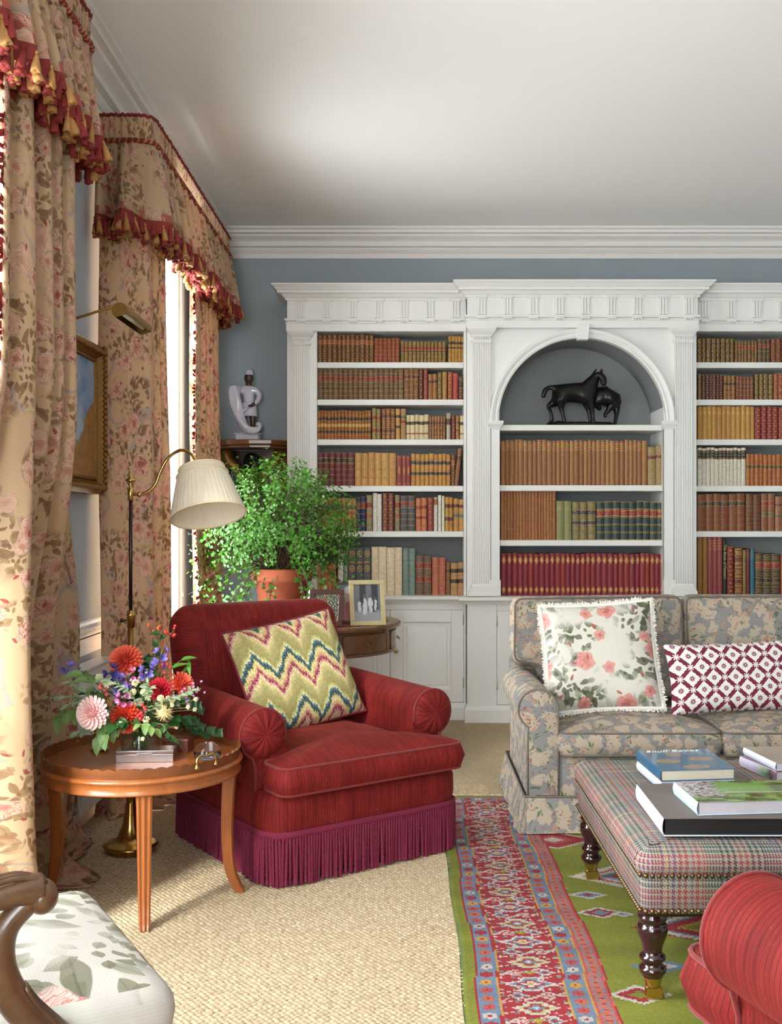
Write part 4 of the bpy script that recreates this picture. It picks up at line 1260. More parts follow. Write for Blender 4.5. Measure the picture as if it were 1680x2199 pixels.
# the book that leans against the end of the fourth shelf
o = books(979, 988, 1, 82, 'brown_small', L4, DL, 'tall brown book leaning against the end of the fourth shelf')
o.rotation_euler = (0, math.radians(6), 0); o.location.x -= 0.012
c1, c2, c3 = 'shelf under bronze horses', 'arched bay middle shelf', 'arched bay bottom shelf'
rowsC = [
 (1.634, [(1076, 1390, 32, 97, 'tan_tall', 'tall tan leather book, ' + c1), (1391, 1427, 2, 84, 'olive_calf', 'olive calf book with tooled lozenges, ' + c1)]),
 (1.253, [(1076, 1194, 18, 106, 'tan_thin', 'thin tall tan book, ' + c2), (1195, 1228, 2, 84, 'olive_cloth', 'olive cloth book with faint medallion, ' + c2), (1229, 1280, 3, 82, 'olive_navy', 'olive book with navy labels, ' + c2), (1281, 1427, 9, 83, 'green_red', 'dark green gilt book with red label, ' + c2)]),
 (ZB, [(1076, 1427, 31, 90, 'red_gold', 'red cloth book with gilt flame device, ' + c3)]),
]
for z, segs in rowsC:
    for (a, b, n, h, st, lab) in segs: books(a, b, n, h, st, z, DC, lab)
d1, d2, d3, d4, d5, d6 = ['shaded bay %s shelf' % q for q in ('top', 'second', 'third', 'fourth', 'fifth', 'bottom')]
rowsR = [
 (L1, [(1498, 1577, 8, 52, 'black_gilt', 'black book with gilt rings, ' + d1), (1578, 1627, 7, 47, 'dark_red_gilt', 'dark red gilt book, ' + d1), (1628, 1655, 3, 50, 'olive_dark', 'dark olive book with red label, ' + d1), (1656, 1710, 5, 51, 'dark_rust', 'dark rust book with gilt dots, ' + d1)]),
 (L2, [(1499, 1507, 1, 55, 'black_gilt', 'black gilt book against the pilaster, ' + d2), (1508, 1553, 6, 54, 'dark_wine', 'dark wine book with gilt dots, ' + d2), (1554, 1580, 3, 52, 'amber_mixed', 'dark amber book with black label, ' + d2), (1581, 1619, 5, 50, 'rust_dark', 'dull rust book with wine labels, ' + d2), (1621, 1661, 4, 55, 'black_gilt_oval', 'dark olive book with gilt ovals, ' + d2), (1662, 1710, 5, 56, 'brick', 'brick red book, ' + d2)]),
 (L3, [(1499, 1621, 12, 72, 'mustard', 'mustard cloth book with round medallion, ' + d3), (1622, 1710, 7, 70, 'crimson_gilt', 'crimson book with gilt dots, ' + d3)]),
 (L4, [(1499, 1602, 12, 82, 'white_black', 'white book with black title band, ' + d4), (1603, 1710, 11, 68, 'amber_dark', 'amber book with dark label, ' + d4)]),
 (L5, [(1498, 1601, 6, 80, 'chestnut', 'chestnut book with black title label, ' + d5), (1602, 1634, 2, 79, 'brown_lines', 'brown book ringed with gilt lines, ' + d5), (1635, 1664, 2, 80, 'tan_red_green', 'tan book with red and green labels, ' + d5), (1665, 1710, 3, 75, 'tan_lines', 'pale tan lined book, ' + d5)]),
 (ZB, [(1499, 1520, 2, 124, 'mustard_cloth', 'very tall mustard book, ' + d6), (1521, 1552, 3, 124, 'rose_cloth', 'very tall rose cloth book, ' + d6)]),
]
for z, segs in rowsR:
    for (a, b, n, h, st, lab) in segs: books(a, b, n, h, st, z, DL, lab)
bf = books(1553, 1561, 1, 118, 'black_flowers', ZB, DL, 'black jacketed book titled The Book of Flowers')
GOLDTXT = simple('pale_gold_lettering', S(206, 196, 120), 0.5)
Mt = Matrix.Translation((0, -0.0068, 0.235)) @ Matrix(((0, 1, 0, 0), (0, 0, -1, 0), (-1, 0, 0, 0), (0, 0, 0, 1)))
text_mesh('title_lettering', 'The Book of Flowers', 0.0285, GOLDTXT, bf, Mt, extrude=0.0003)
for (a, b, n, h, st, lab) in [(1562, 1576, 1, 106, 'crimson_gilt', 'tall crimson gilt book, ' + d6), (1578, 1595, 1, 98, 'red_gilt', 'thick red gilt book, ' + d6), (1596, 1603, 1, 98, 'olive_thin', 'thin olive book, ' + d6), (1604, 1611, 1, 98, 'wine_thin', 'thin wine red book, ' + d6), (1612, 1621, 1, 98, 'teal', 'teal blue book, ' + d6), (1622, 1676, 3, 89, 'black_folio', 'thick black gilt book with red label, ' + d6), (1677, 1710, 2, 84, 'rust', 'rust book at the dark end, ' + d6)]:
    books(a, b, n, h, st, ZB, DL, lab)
print('books', BOOKN)

# ------------------------------------------------------------------ upholstery helpers
def rrect(x0, x1, y0, y1, r, n=6):
    """rounded rectangle, counter-clockwise from the front-left corner; r is a number or 4 corner radii"""
    R = r if isinstance(r, (list, tuple)) else [r] * 4
    cs = [(x0, y0, pi, R[0]), (x1, y0, 1.5 * pi, R[1]), (x1, y1, 0, R[2]), (x0, y1, 0.5 * pi, R[3])]
    sg = [(1, 1), (-1, 1), (-1, -1), (1, -1)]
    out = []
    for (cx, cy, a0, rr), (sx, sy) in zip(cs, sg):
        for k in range(n + 1):
            a = a0 + 0.5 * pi * k / n
            out.append((cx + sx * rr + rr * cos(a), cy + sy * rr + rr * sin(a)))
    return out
def refine(o, step=0.03):
    """subdivide long edges of a closed outline"""
    out = []
    for i in range(len(o)):
        a, b = o[i], o[(i + 1) % len(o)]
        d = sqrt((a[0] - b[0]) ** 2 + (a[1] - b[1]) ** 2)
        if d < 1e-6: continue
        k = max(1, int(math.ceil(d / step)))
        for j in range(k): out.append((a[0] + (b[0] - a[0]) * j / k, a[1] + (b[1] - a[1]) * j / k))
    return out
def normals(o):
    n = len(o); out = []
    for i in range(n):
        a, b = o[i - 1], o[(i + 1) % n]
        tx, ty = b[0] - a[0], b[1] - a[1]; l = sqrt(tx * tx + ty * ty) or 1
        out.append((ty / l, -tx / l))
    return out
def arcs(o):
    L = [0.0]
    for i in range(len(o)): L.append(L[-1] + sqrt((o[(i + 1) % len(o)][0] - o[i][0]) ** 2 + (o[(i + 1) % len(o)][1] - o[i][1]) ** 2))
    return L
def loft(mb, o, prof, top=True, crown=0.0, rings=6, mi=0, bottom=False, wob=0.0, u0=0.0, centre=None, capuv=None):
    """side wall following an outline: prof = (offset, z); closed on top with a crown"""
    n = len(o); N = normals(o); L = arcs(o); m = len(prof); vs = []
    pl = [0.0]
    for k in range(1, m): pl.append(pl[-1] + sqrt((prof[k][0] - prof[k - 1][0]) ** 2 + (prof[k][1] - prof[k - 1][1]) ** 2))
    for k in range(m):
        for i in range(n): vs.append((o[i][0] + N[i][0] * prof[k][0], o[i][1] + N[i][1] * prof[k][0], prof[k][1]))
    fs = []; us = []
    for k in range(m - 1):
        for i in range(n):
            j = (i + 1) % n
            fs.append([k * n + i, k * n + j, (k + 1) * n + j, (k + 1) * n + i])
            us.append([(u0 + L[i], pl[k]), (u0 + L[i + 1], pl[k]), (u0 + L[i + 1], pl[k + 1]), (u0 + L[i], pl[k + 1])])
    mb.add(vs, fs, us, mi, True)
    cx = sum(p[0] for p in o) / n; cy = sum(p[1] for p in o) / n
    if centre: cx, cy = centre
    def cap(off, z, cr, flip):
        P = [(o[i][0] + N[i][0] * off, o[i][1] + N[i][1] * off) for i in range(n)]
        v2 = []
        for r_ in range(rings):
            s_ = 1 - r_ / rings
            for i in range(n):
                v2.append((cx + (P[i][0] - cx) * s_, cy + (P[i][1] - cy) * s_, z + cr * (1 - s_ ** 2.2)))
        v2.append((cx, cy, z + cr)); f2 = []; u2 = []
        for r_ in range(rings - 1):
            for i in range(n):
                j = (i + 1) % n; f2.append([r_ * n + i, r_ * n + j, (r_ + 1) * n + j, (r_ + 1) * n + i])
        for i in range(n): f2.append([(rings - 1) * n + i, (rings - 1) * n + (i + 1) % n, rings * n])
        if flip: f2 = [f[::-1] for f in f2]
        cu = capuv or (lambda x, y: (x, y))
        for f in f2: u2.append([cu(v2[i][0], v2[i][1]) for i in f])
        mb.add(v2, f2, u2, mi, True)
    if top: cap(prof[-1][0], prof[-1][1], crown, False)
    if bottom: cap(prof[0][0], prof[0][1], -crown if bottom == 'crown' else 0.0, True)
    return mb
def boxprof(t, bulge=0.01, r=0.014):
    return [(-r, 0), (-r * 0.3, r * 0.3), (0, r), (bulge, t / 2), (0, t - r), (-r * 0.3, t - r * 0.3), (-r, t)]
def roundprof(t, n=8, flat=0.0):
    return [(-t / 2 + t / 2 * cos(-pi / 2 + pi * k / n), t / 2 + t / 2 * sin(-pi / 2 + pi * k / n)) for k in range(n + 1)]
def piping(mb, o, z, r=0.005, off=0.0, M=None):
    N = normals(o)
    mb.tube([(p[0] + q[0] * off, p[1] + q[1] * off, z) for p, q in zip(o, N)], r, 6, closed=True)
def pillow_mb(w, h, t, n=26, pinch=0.07, uvs=None, seed=0, slump=0.0):
    """stuffed square cushion in the xy plane"""
    rn = random.Random(seed); ph = [rn.uniform(0, 6) for _ in range(8)]
    mb = MB()
    for sgn in (1, -1):
        def P(u, v):
            a, b = 2 * u - 1, 2 * v - 1
            x = a * (1 - pinch * (1 - b * b)) * w / 2 if True else 0
            y = b * (1 - pinch * (1 - a * a)) * h / 2
            k = max(0.0, (1 - a ** 4) * (1 - b ** 4)) ** 0.55
            z = sgn * t / 2 * k * (1 + 0.06 * sin(4 * a + ph[0]) * cos(3 * b + ph[1]) + 0.25 * slump * -b)
            # creases running in from the corners
            z += sgn * 0.004 * sin(14 * (abs(a) - abs(b)) + ph[2]) * k * (a * a + b * b) * 0.5
            return (x, y, z)
        mb.grid(P, n, n, (lambda u, v: uvs(u, v)) if uvs else None, flip=sgn < 0)
    edge = []
    for k in range(n): edge.append((0 + k / n, 0.0))
    for k in range(n): edge.append((1.0, k / n))
    for k in range(n): edge.append((1 - k / n, 1.0))
    for k in range(n): edge.append((0.0, 1 - k / n))
    pts = []
    for u, v in edge:
        a, b = 2 * u - 1, 2 * v - 1
        pts.append((a * (1 - pinch * (1 - b * b)) * w / 2, b * (1 - pinch * (1 - a * a)) * h / 2, 0))
    return mb, pts
def armsection(xc, zc, R, xi, xo, zi, zo, a_end=-70, n=22):
    """arm cross-section (x,z): inner foot, roll, outer foot"""
    pts = [(xi, zi), (xi, (zi + zc) / 2)]
    for k in range(n + 1):
        a = math.radians(180 - (180 - a_end) * k / n)
        pts.append((xc + R * cos(a), zc + R * sin(a)))
    pts += [(xo, zc - R * 1.12), (xo, (zo + zc - R) / 2), (xo, zo)]
    return pts
def arm_mb(sec, y0, y1, s, ny=20, rise=0.0, mi=0):
    """extrude an arm section along y; s mirrors it"""
    mb = MB(); m = len(sec); L = [0]
    for k in range(1, m): L.append(L[-1] + sqrt((sec[k][0] - sec[k - 1][0]) ** 2 + (sec[k][1] - sec[k - 1][1]) ** 2))
    def P(u, v):
        k = round(v * (m - 1)); e = (1 - min(1, u / 0.06)) ** 2
        x, z = sec[k]
        return (s * x, y0 + (y1 - y0) * u, z + rise * u * (1 if z > 0.4 else 0))
    mb.grid(P, ny, m - 1, lambda u, v: ((y1 - y0) * u, L[round(v * (m - 1))]), mi=mi)
    mb.add([(s * x, y0, z) for x, z in sec], [list(range(m))], [[(x, z) for x, z in sec]], mi)
    mb.add([(s * x, y1, z + rise) for x, z in sec], [list(range(m))], [[(x, z) for x, z in sec]], mi)
    return mb

# ------------------------------------------------------------------ red velvet armchair
def cord_mesh(L, r=0.0062):
    """a twisted bullion cord hanging from z=0"""
    mb = MB(); nz, n = 30, 7
    def P(u, v):
        a = 2 * pi * u; tw = v * L / 0.011
        rr = r * (1 + 0.22 * sin(3 * a - tw * 2 * pi * 0.5)) * (1.0 if v < 0.96 else 1.12)
        return (rr * cos(a), rr * sin(a), -L * v)
    mb.grid(P, n, nz, closeu=True)
    mb.add([(r * cos(2 * pi * i / n), r * sin(2 * pi * i / n), -L) for i in range(n)], [list(range(n))])
    return mb.mesh('cord', MAROONCORD)
def armchair():
    r = thing('armchair', 'red striped velvet armchair with maroon fringe beside the flower table', 'armchair', (-0.135, 4.018, 0), math.radians(35.6))
    hw = 0.435
    base = refine(rrect(-hw, hw, 0.03, 0.90, (0.09, 0.09, 0.05, 0.05), 6), 0.05)
    mb = MB(); loft(mb, base, [(-0.01, 0.03), (0.0, 0.05), (0.006, 0.16), (0.02, 0.25), (0.018, 0.31), (0.0, 0.345), (-0.03, 0.352)], crown=0.0)
    mb.build('seat_base', VELVET, r)
    # cushion: T shaped, boxed
    f, bk = -0.035, 0.70
    T = [(-0.425, f), (0.425, f), (0.425, 0.15), (0.292, 0.165), (0.292, bk), (-0.292, bk), (-0.292, 0.165), (-0.425, 0.15)]
    def rounded(poly, rad, n=5):
        out = []; m = len(poly)
        for i in range(m):
            p0, p1, p2 = Vector(poly[i - 1]), Vector(poly[i]), Vector(poly[(i + 1) % m])
            d1, d2 = (p0 - p1), (p2 - p1)
            k = min(rad, d1.length * 0.45, d2.length * 0.45)
            a, b = p1 + d1.normalized() * k, p1 + d2.normalized() * k
            for j in range(n + 1):
                t = j / n; out.append(tuple((1 - t) ** 2 * a + 2 * t * (1 - t) * p1 + t * t * b))
        return out
    To = refine(rounded(T, 0.05), 0.03)
    mb = MB(); loft(mb, To, [(p, z + 0.352) for p, z in boxprof(0.105, 0.016, 0.012)], crown=0.05, rings=10, centre=(0, 0.2), bottom=True)
    c = mb.build('seat_cushion', VELVET, r)
    mb = MB(); piping(mb, To, 0.352 + 0.103, 0.0052, -0.004); piping(mb, To, 0.352 + 0.004, 0.0052, -0.004)
    mb.build('piping', VELVETPIPE, c)
    # arms with pleated scroll fronts
    xc, zc, R = 0.405, 0.555, 0.098
    sec = armsection(xc, zc, R, xc - R, 0.432, 0.30, 0.18)
    for s in (-1, 1):
        a = arm_mb(sec, 0.17, 0.84, s, 24, rise=0.02).build('arm', VELVET, r)
        mb = MB()
        def P(u, v):
            th = 2 * pi * u; rr = R * 1.005 * v
            y = 0.17 - 0.034 * sqrt(max(0, 1 - v ** 2.4)) + 0.0045 * v * (1 - v * 0.5) * cos(13 * th)
            return (s * (xc + rr * cos(th)), y, zc + rr * sin(th))
        mb.grid(P, 72, 10, lambda u, v: (u * 0.32, v * R), closeu=True)
        mb.build('scroll_front', VELVET, a)
        mb = MB()
        pts = [(s * (xc + R * cos(math.radians(q))), 0.166, zc + R * sin(math.radians(q))) for q in range(200, -75, -12)]
        pts += [(s * 0.435, 0.166, 0.42), (s * 0.435, 0.166, 0.30)]
        mb.tube(pts, 0.0045, 6); mb.build('piping', VELVETPIPE, a)
        mb = MB()
        mb.grid(lambda u, v: (s * (0.30 + 0.135 * u), 0.165 - 0.008 * sin(pi * u), 0.30 + 0.19 * v), 8, 4, lambda u, v: (0.135 * u, 0.19 * v))
        mb.build('arm_front', VELVET, a)
    # back: padded slab, rounded over the top, leaning
    bo = refine(rrect(-0.455, 0.385, -0.22, 0.545, (0.04, 0.04, 0.11, 0.11), 7), 0.04)
    mb = MB(); loft(mb, bo, roundprof(0.19, 12), crown=0.035, rings=8, bottom=True)
    th = math.radians(14)
    M = Matrix.Translation((0, 0.845, 0.47)) @ Matrix.Rotation(-th, 4, 'X') @ Matrix(((1, 0, 0, 0), (0, 0, -1, 0), (0, 1, 0, 0), (0, 0, 0, 1))) @ Matrix.Translation((0, 0, -0.095))
    mb.xf(M); mb.build('backrest', VELVET, r)
    # fringe: heading band, then every cord
    mb = MB()
    fo = refine(rrect(-hw - 0.012, hw + 0.012, 0.016, 0.912, (0.1, 0.1, 0.06, 0.06), 8), 0.02)
    L = arcs(fo); tot = L[-1]
    loft(mb, fo, [(0.006, 0.185), (0.013, 0.19), (0.013, 0.207), (0.006, 0.212)], top=False)
    band = mb.build('fringe_heading', MAROONCORD, r)
    cm = cord_mesh(0.178)
    nrm = normals(fo); n = int(tot / 0.0122); rn = random.Random(5)
    for k in range(n):
        t = tot * k / n; i = 0
        while L[i + 1] < t: i += 1
        w = (t - L[i]) / (L[i + 1] - L[i]); p, q = fo[i], fo[(i + 1) % len(fo)]
        x = p[0] + (q[0] - p[0]) * w + nrm[i][0] * 0.008; y = p[1] + (q[1] - p[1]) * w + nrm[i][1] * 0.008
        inst('cord', cm, band, (x, y, 0.19), (rn.uniform(-0.03, 0.03), rn.uniform(-0.03, 0.03), rn.uniform(0, 6)), (1, 1, rn.uniform(0.97, 1.03)))
    for sx in (-1, 1):
        for y in (0.12, 0.82):
            mb = MB(); mb.lathe([(0.018, 0), (0.022, 0.02), (0.026, 0.06), (0.03, 0.1)], 12, (sx * 0.34, y, 0)); mb.build('foot', DARKW, r)
    return r
ARMCHAIR = armchair()
near = dup(ARMCHAIR, (1.005, 2.163, 0), math.radians(0), 'second red striped velvet armchair, its back to the houndstooth ottoman corner')
near.rotation_euler = (0, 0, math.radians(196)); near.scale = (1.1, 1.1, 1.1)
near['label'] = 'second red striped velvet armchair, drawn up close to the houndstooth ottoman'

# needlepoint cushion in the armchair
def place_cushion(name, mb, mats, loc, yaw, lean, roll, label, cat='cushion'):
    o = mb.build(name, mats, label=label, cat=cat)
    # cushion plane: x right, y up, z towards the sitter
    o.matrix_world = Matrix.Translation(loc) @ Matrix.Rotation(yaw, 4, 'Z') @ Matrix.Rotation(pi / 2 - lean, 4, 'X') @ Matrix.Rotation(roll, 4, 'Z')
    return o
mb, edge = pillow_mb(0.56, 0.50, 0.17, 28, 0.05, seed=3)
cl = ARMCHAIR.matrix_basis @ Vector((-0.02, 0.60, 0.705))
o = place_cushion('needlepoint_cushion', mb, FLAME, cl, math.radians(35.6), math.radians(24), math.radians(9), 'zigzag flame-stitch needlepoint cushion in the red armchair')
mb = MB(); mb.tube(edge, 0.0055, 6, closed=True); mb.build('piping', PIPEMAROON, o)

# ------------------------------------------------------------------ grey floral sofa
def sofa():
    XA, XB, Y0, Y1 = 0.52, 2.93, 4.50, 5.40
    r = thing('sofa', 'grey and cream floral sofa with skirt in front of the bookcase', 'sofa', ((XA + XB) / 2, Y0, 0))
    hw = (XB - XA) / 2
    base = refine(rrect(-hw + 0.012, hw - 0.012, 0.008, 0.88, 0.02, 3), 0.1)
    mb = MB(); loft(mb, base, [(0, 0.10), (0.0, 0.2), (0, 0.335), (-0.02, 0.345)], crown=0.0)
    mb.build('seat_base', SOFAF, r)
    # skirt: hangs from a seam, splayed, with pleats at the corners
    so = refine(rrect(-hw - 0.012, hw + 0.012, -0.012, 0.892, 0.012, 2), 0.06)
    mb = MB(); nn = len(so); N = normals(so)
    L = arcs(so)
    def skirtpt(i, k, m):
        t = k / m; i %= nn
        wv = 0.006 * sin(L[i] * 26) * t + 0.004 * sin(L[i] * 61 + 1) * t
        return (so[i][0] + N[i][0] * (0.004 + 0.035 * t + wv), so[i][1] + N[i][1] * (0.004 + 0.035 * t + wv), 0.165 - 0.15 * t)
    m = 6
    mb.grid(lambda u, v: skirtpt(round(u * nn), round(v * m), m), nn, m, lambda u, v: (L[-1] * u, 0.15 * v), closeu=True)
    sk = mb.build('skirt', SOFAF, r)
    mb = MB(); piping(mb, so, 0.165, 0.005, 0.004); mb.build('piping', SOFAPIPE, sk)
    for sx in (-1, 1):
        mb = MB()
        mb.grid(lambda u, v: (sx * (hw + 0.014 + 0.034 * (1 - v)) * 1.0 - sx * 0.035 * (1 - u) * (1 - v), -0.016 - 0.036 * (1 - v) + (0.06 * (1 - v)) * (1 - u) * 0 - 0.012 * u * (1 - v), 0.016 + 0.145 * v), 6, 6, lambda u, v: (u * 0.1, v * 0.15))
        mb.build('kick_pleat', SOFAF, sk)
    # arms
    R = 0.088; xc, zc = hw - 0.045, 0.545
    sec = armsection(xc, zc, R, xc - R, xc + 0.045, 0.30, 0.12, a_end=-62)
    for s in (-1, 1):
        a = arm_mb(sec, 0.0, 0.80, s, 20, rise=-0.005).build('arm', SOFAF, r)
        mb = MB(); q = [(x, z) for x, z in sec if z > 0.30] + [(sec[-1][0], 0.17)]
        q = [(sec[0][0], 0.17)] + q
        mb.tube([(s * x, -0.003, z) for x, z in q], 0.0045, 6); mb.build('piping', SOFAPIPE, a)
        mb = MB()
        # bulging front panel of the arm
        cx = sum(x for x, z in q) / len(q); cz = sum(z for x, z in q) / len(q)
        vs = [(s * x, -0.001, z) for x, z in q] + [(s * (cx + (x - cx) * 0.6), -0.014, cz + (z - cz) * 0.7) for x, z in q]
        k = len(q); fs = [[i, (i + 1) % k, k + (i + 1) % k, k + i] for i in range(k)] + [[k + i for i in range(k)]]
        uvs = [[(vs[i][0], vs[i][2]) for i in f] for f in fs]
        mb.add(vs, fs, uvs, 0, True); mb.build('arm_front', SOFAF, a)
    # back frame
    bo = refine(rrect(-hw + 0.03, hw - 0.03, -0.3, 0.42, (0.02, 0.02, 0.06, 0.06), 5), 0.08)
    mb = MB(); loft(mb, bo, roundprof(0.14, 8), crown=0.0, bottom=True)
    mb.xf(Matrix.Translation((0, 0.83, 0.46)) @ Matrix.Rotation(math.radians(-7), 4, 'X') @ Matrix(((1, 0, 0, 0), (0, 0, -1, 0), (0, 1, 0, 0), (0, 0, 0, 1))) @ Matrix.Translation((0, 0, -0.07)))
    mb.build('back_frame', SOFAF, r)
    # seat cushions
    w = (hw - 0.045 - R) * 2 / 3; x0 = -w * 1.5
    for k in range(3):
        o = refine(rrect(x0 + w * k + 0.003, x0 + w * (k + 1) - 0.003, -0.045, 0.60, 0.045, 5), 0.05)
        mb = MB(); loft(mb, o, [(p, z + 0.346) for p, z in boxprof(0.105, 0.018, 0.014)], crown=0.045, rings=8, bottom=True, capuv=lambda x, y: (x + 0.3, y + 1.7))
        c = mb.build('seat_cushion', SOFAF, r)
        mb = MB(); piping(mb, o, 0.447, 0.005, -0.005); piping(mb, o, 0.35, 0.005, -0.005); mb.build('piping', SOFAPIPE, c)
    # back cushions; the outer ones spread over the arms
    e = hw - 0.005
    for (a, b, ear) in ((-e, x0 + w + 0.01, -1), (x0 + w + 0.02, x0 + 2 * w - 0.02, 0), (x0 + 2 * w - 0.01, e, 1)):
        zb, zt = (0.475, 0.985); 
        P = [(a, zb), (b, zb), (b, zt), (a, zt)]
        if ear < 0: P = [(a + 0.14, zb), (b, zb), (b, zt), (a, zt - 0.01), (a - 0.01, 0.648), (a + 0.13, 0.635)]
        if ear > 0: P = [(a, zb), (b - 0.14, zb), (b - 0.13, 0.635), (b + 0.01, 0.648), (b, zt - 0.01), (a, zt)]
        def rnd(poly, rad, n=4):
            out = []; mm = len(poly)
            for i in range(mm):
                p0, p1, p2 = Vector(poly[i - 1]), Vector(poly[i]), Vector(poly[(i + 1) % mm])
                d1, d2 = p0 - p1, p2 - p1; kk = min(rad, d1.length * 0.42, d2.length * 0.42)
                A, B = p1 + d1.normalized() * kk, p1 + d2.normalized() * kk
                for j in range(n + 1):
                    t = j / n; out.append(tuple((1 - t) ** 2 * A + 2 * t * (1 - t) * p1 + t * t * B))
            return out
        o = refine(rnd([(x, z - 0.47) for x, z in P], 0.05), 0.04)
        mb = MB(); loft(mb, o, boxprof(0.15, 0.012, 0.02), crown=0.05, rings=8, bottom=True, centre=((a + b) / 2, 0.28), capuv=lambda x, y: (x + 1.3, y + 0.4))
        M = Matrix.Translation((0, 0.735, 0.47)) @ Matrix.Rotation(math.radians(-9), 4, 'X') @ Matrix(((1, 0, 0, 0), (0, 0, -1, 0), (0, 1, 0, 0), (0, 0, 0, 1))) @ Matrix.Translation((0, 0, -0.0))
        mb.xf(M); c = mb.build('back_cushion', SOFAF, r)
        mb = MB(); piping(mb, o, 0.146, 0.005, -0.008); mb.xf(M); mb.build('piping', SOFAPIPE, c)
    for sx in (-1, 1):
        for y in (0.1, 0.78):
            mb = MB(); mb.lathe([(0.02, 0), (0.024, 0.1)], 10, (sx * (hw - 0.12), y, 0)); mb.build('foot', DARKW, r)
    return r
sofa()

# cushions on the sofa
mb, edge = pillow_mb(0.53, 0.52, 0.2, 28, 0.055, uvs=lambda u, v: (u * 0.52, v * 0.52), seed=8)
o = place_cushion('rose_cushion', mb, ROSECUSH, (0.90, 4.84, 0.735), math.radians(-6), math.radians(20), math.radians(4), 'cream rose-print cushion with white brush fringe on the sofa')
# brush fringe: many short strands round the edge
mb = MB(); rn = random.Random(2)
E2 = [Vector(p) for p in edge]
for k in range(len(E2)):
    a, b = E2[k], E2[(k + 1) % len(E2)]
    for q in range(14):
        p = a.lerp(b, (q + rn.random()) / 14); out = Vector((p.x / 0.265, p.y / 0.26, 0))
        m_ = max(abs(out.x), abs(out.y)); d = Vector((out.x if abs(out.x) > m_ * 0.86 else 0, out.y if abs(out.y) > m_ * 0.86 else 0, 0)).normalized()
        t = (b - a).normalized() * 0.0032; l = rn.uniform(0.012, 0.022); zz = rn.uniform(-0.014, 0.014)
        tip = p + d * l + Vector((rn.uniform(-.006, .006), rn.uniform(-.006, .006), zz))
        mb.add([p - t + Vector((0, 0, zz * 0.3)), p + t + Vector((0, 0, zz * 0.3)), tip + t * 0.6, tip - t * 0.6], [[0, 1, 2, 3]])
mb.tube(edge, 0.011, 6, closed=True)
mb.build('brush_fringe', WHITEFRINGE, o, kind='stuff')
mb, edge = pillow_mb(0.66, 0.33, 0.15, 28, 0.05, uvs=lambda u, v: (u * 2.0, v), seed=12)
place_cushion('lattice_cushion', mb, LATTICE, (1.53, 4.80, 0.645), math.radians(3), math.radians(16), math.radians(2), 'oblong burgundy and white lattice cushion on the sofa')

# ------------------------------------------------------------------ houndstooth ottoman
LEGP = [(0.030, 0.075), (0.031, 0.08), (0.038, 0.088), (0.039, 0.098), (0.033, 0.105), (0.028, 0.11), (0.029, 0.118), (0.037, 0.124), (0.037, 0.132), (0.030, 0.138), (0.026, 0.146), (0.030, 0.165), (0.040, 0.19), (0.044, 0.208), (0.041, 0.222), (0.032, 0.23), (0.040, 0.236), (0.042, 0.246), (0.034, 0.253), (0.037, 0.258), (0.037, 0.266), (0.032, 0.27), (0.038, 0.275), (0.044, 0.285)]
def ottoman():
    X0, X1, Y0, Y1 = 0.645, 1.93, 2.85, 3.95
    r = thing('ottoman', 'large houndstooth plaid ottoman with nailheads and turned legs', 'ottoman', ((X0 + X1) / 2, (Y0 + Y1) / 2, 0))
    hx, hy = (X1 - X0) / 2, (Y1 - Y0) / 2
    o = refine(rrect(-hx, hx, -hy, hy, 0.028, 5), 0.05)
    mb = MB()
    loft(mb, o, [(-0.01, 0.268), (0, 0.272), (0.0, 0.378)], top=False)
    mb.build('apron', TWEED, r)
    mb = MB()
    loft(mb, o, [(-0.006, 0.372), (0.0, 0.378), (0.014, 0.395), (0.016, 0.415), (0.006, 0.437), (-0.02, 0.452), (-0.05, 0.457)], crown=0.009, rings=10)
    mb.build('seat_pad', TWEED, r)
    mb = MB(); loft(mb, o, [(-0.02, 0.262), (-0.004, 0.262), (-0.004, 0.3)], top=False)
    mb.box(-hx + 0.02, hx - 0.02, -hy + 0.02, hy - 0.02, 0.262, 0.275); mb.build('frame', DARKW, r)
    # nails, one by one
    q = MB(); q.sphere((0, 0, 0), 0.0078, 8, 6, sq=(1, 1, 1)); nm = q.mesh('nail', NAILM)
    for z in (0.279, 0.378):
        for k in range(int(2 * hx / 0.0185)):
            inst('nail', nm, r, (-hx + 0.012 + k * 0.0185, -hy - 0.001, z))
        for k in range(int(2 * hy / 0.0185)):
            inst('nail', nm, r, (-hx - 0.001, -hy + 0.012 + k * 0.0185, z))
    for sx in (-1, 1):
        for sy in (-1, 1):
            lx, ly = sx * (hx - 0.045), sy * (hy - 0.06)
            mb = MB(); mb.lathe(LEGP, 24, (lx, ly, 0)); l = mb.build('leg', DARKW, r, label='dark turned mahogany leg')
            mb = MB(); mb.lathe([(0.02, 0.046), (0.022, 0.05), (0.028, 0.078), (0.029, 0.082), (0.024, 0.084)], 20, (lx, ly, 0)); mb.build('ferrule', BRASS, l)
            mb = MB()
            mb.box(lx - 0.02, lx + 0.026, ly - 0.014, ly - 0.009, 0.012, 0.046); mb.box(lx - 0.02, lx + 0.026, ly + 0.009, ly + 0.014, 0.012, 0.046); mb.box(lx - 0.02, lx + 0.02, ly - 0.014, ly + 0.014, 0.04, 0.048)
            mb.build('caster_fork', BRASS, l, bevel=0.003)
            mb = MB(); mb.lathe([(0.004, -0.008), (0.019, -0.008), (0.021, -0.004), (0.021, 0.004), (0.019, 0.008), (0.004, 0.008)], 20, (lx + 0.012, ly, 0.0215), (0, 1, 0)); mb.build('caster_wheel', BRASS, l)
    return r
ottoman()

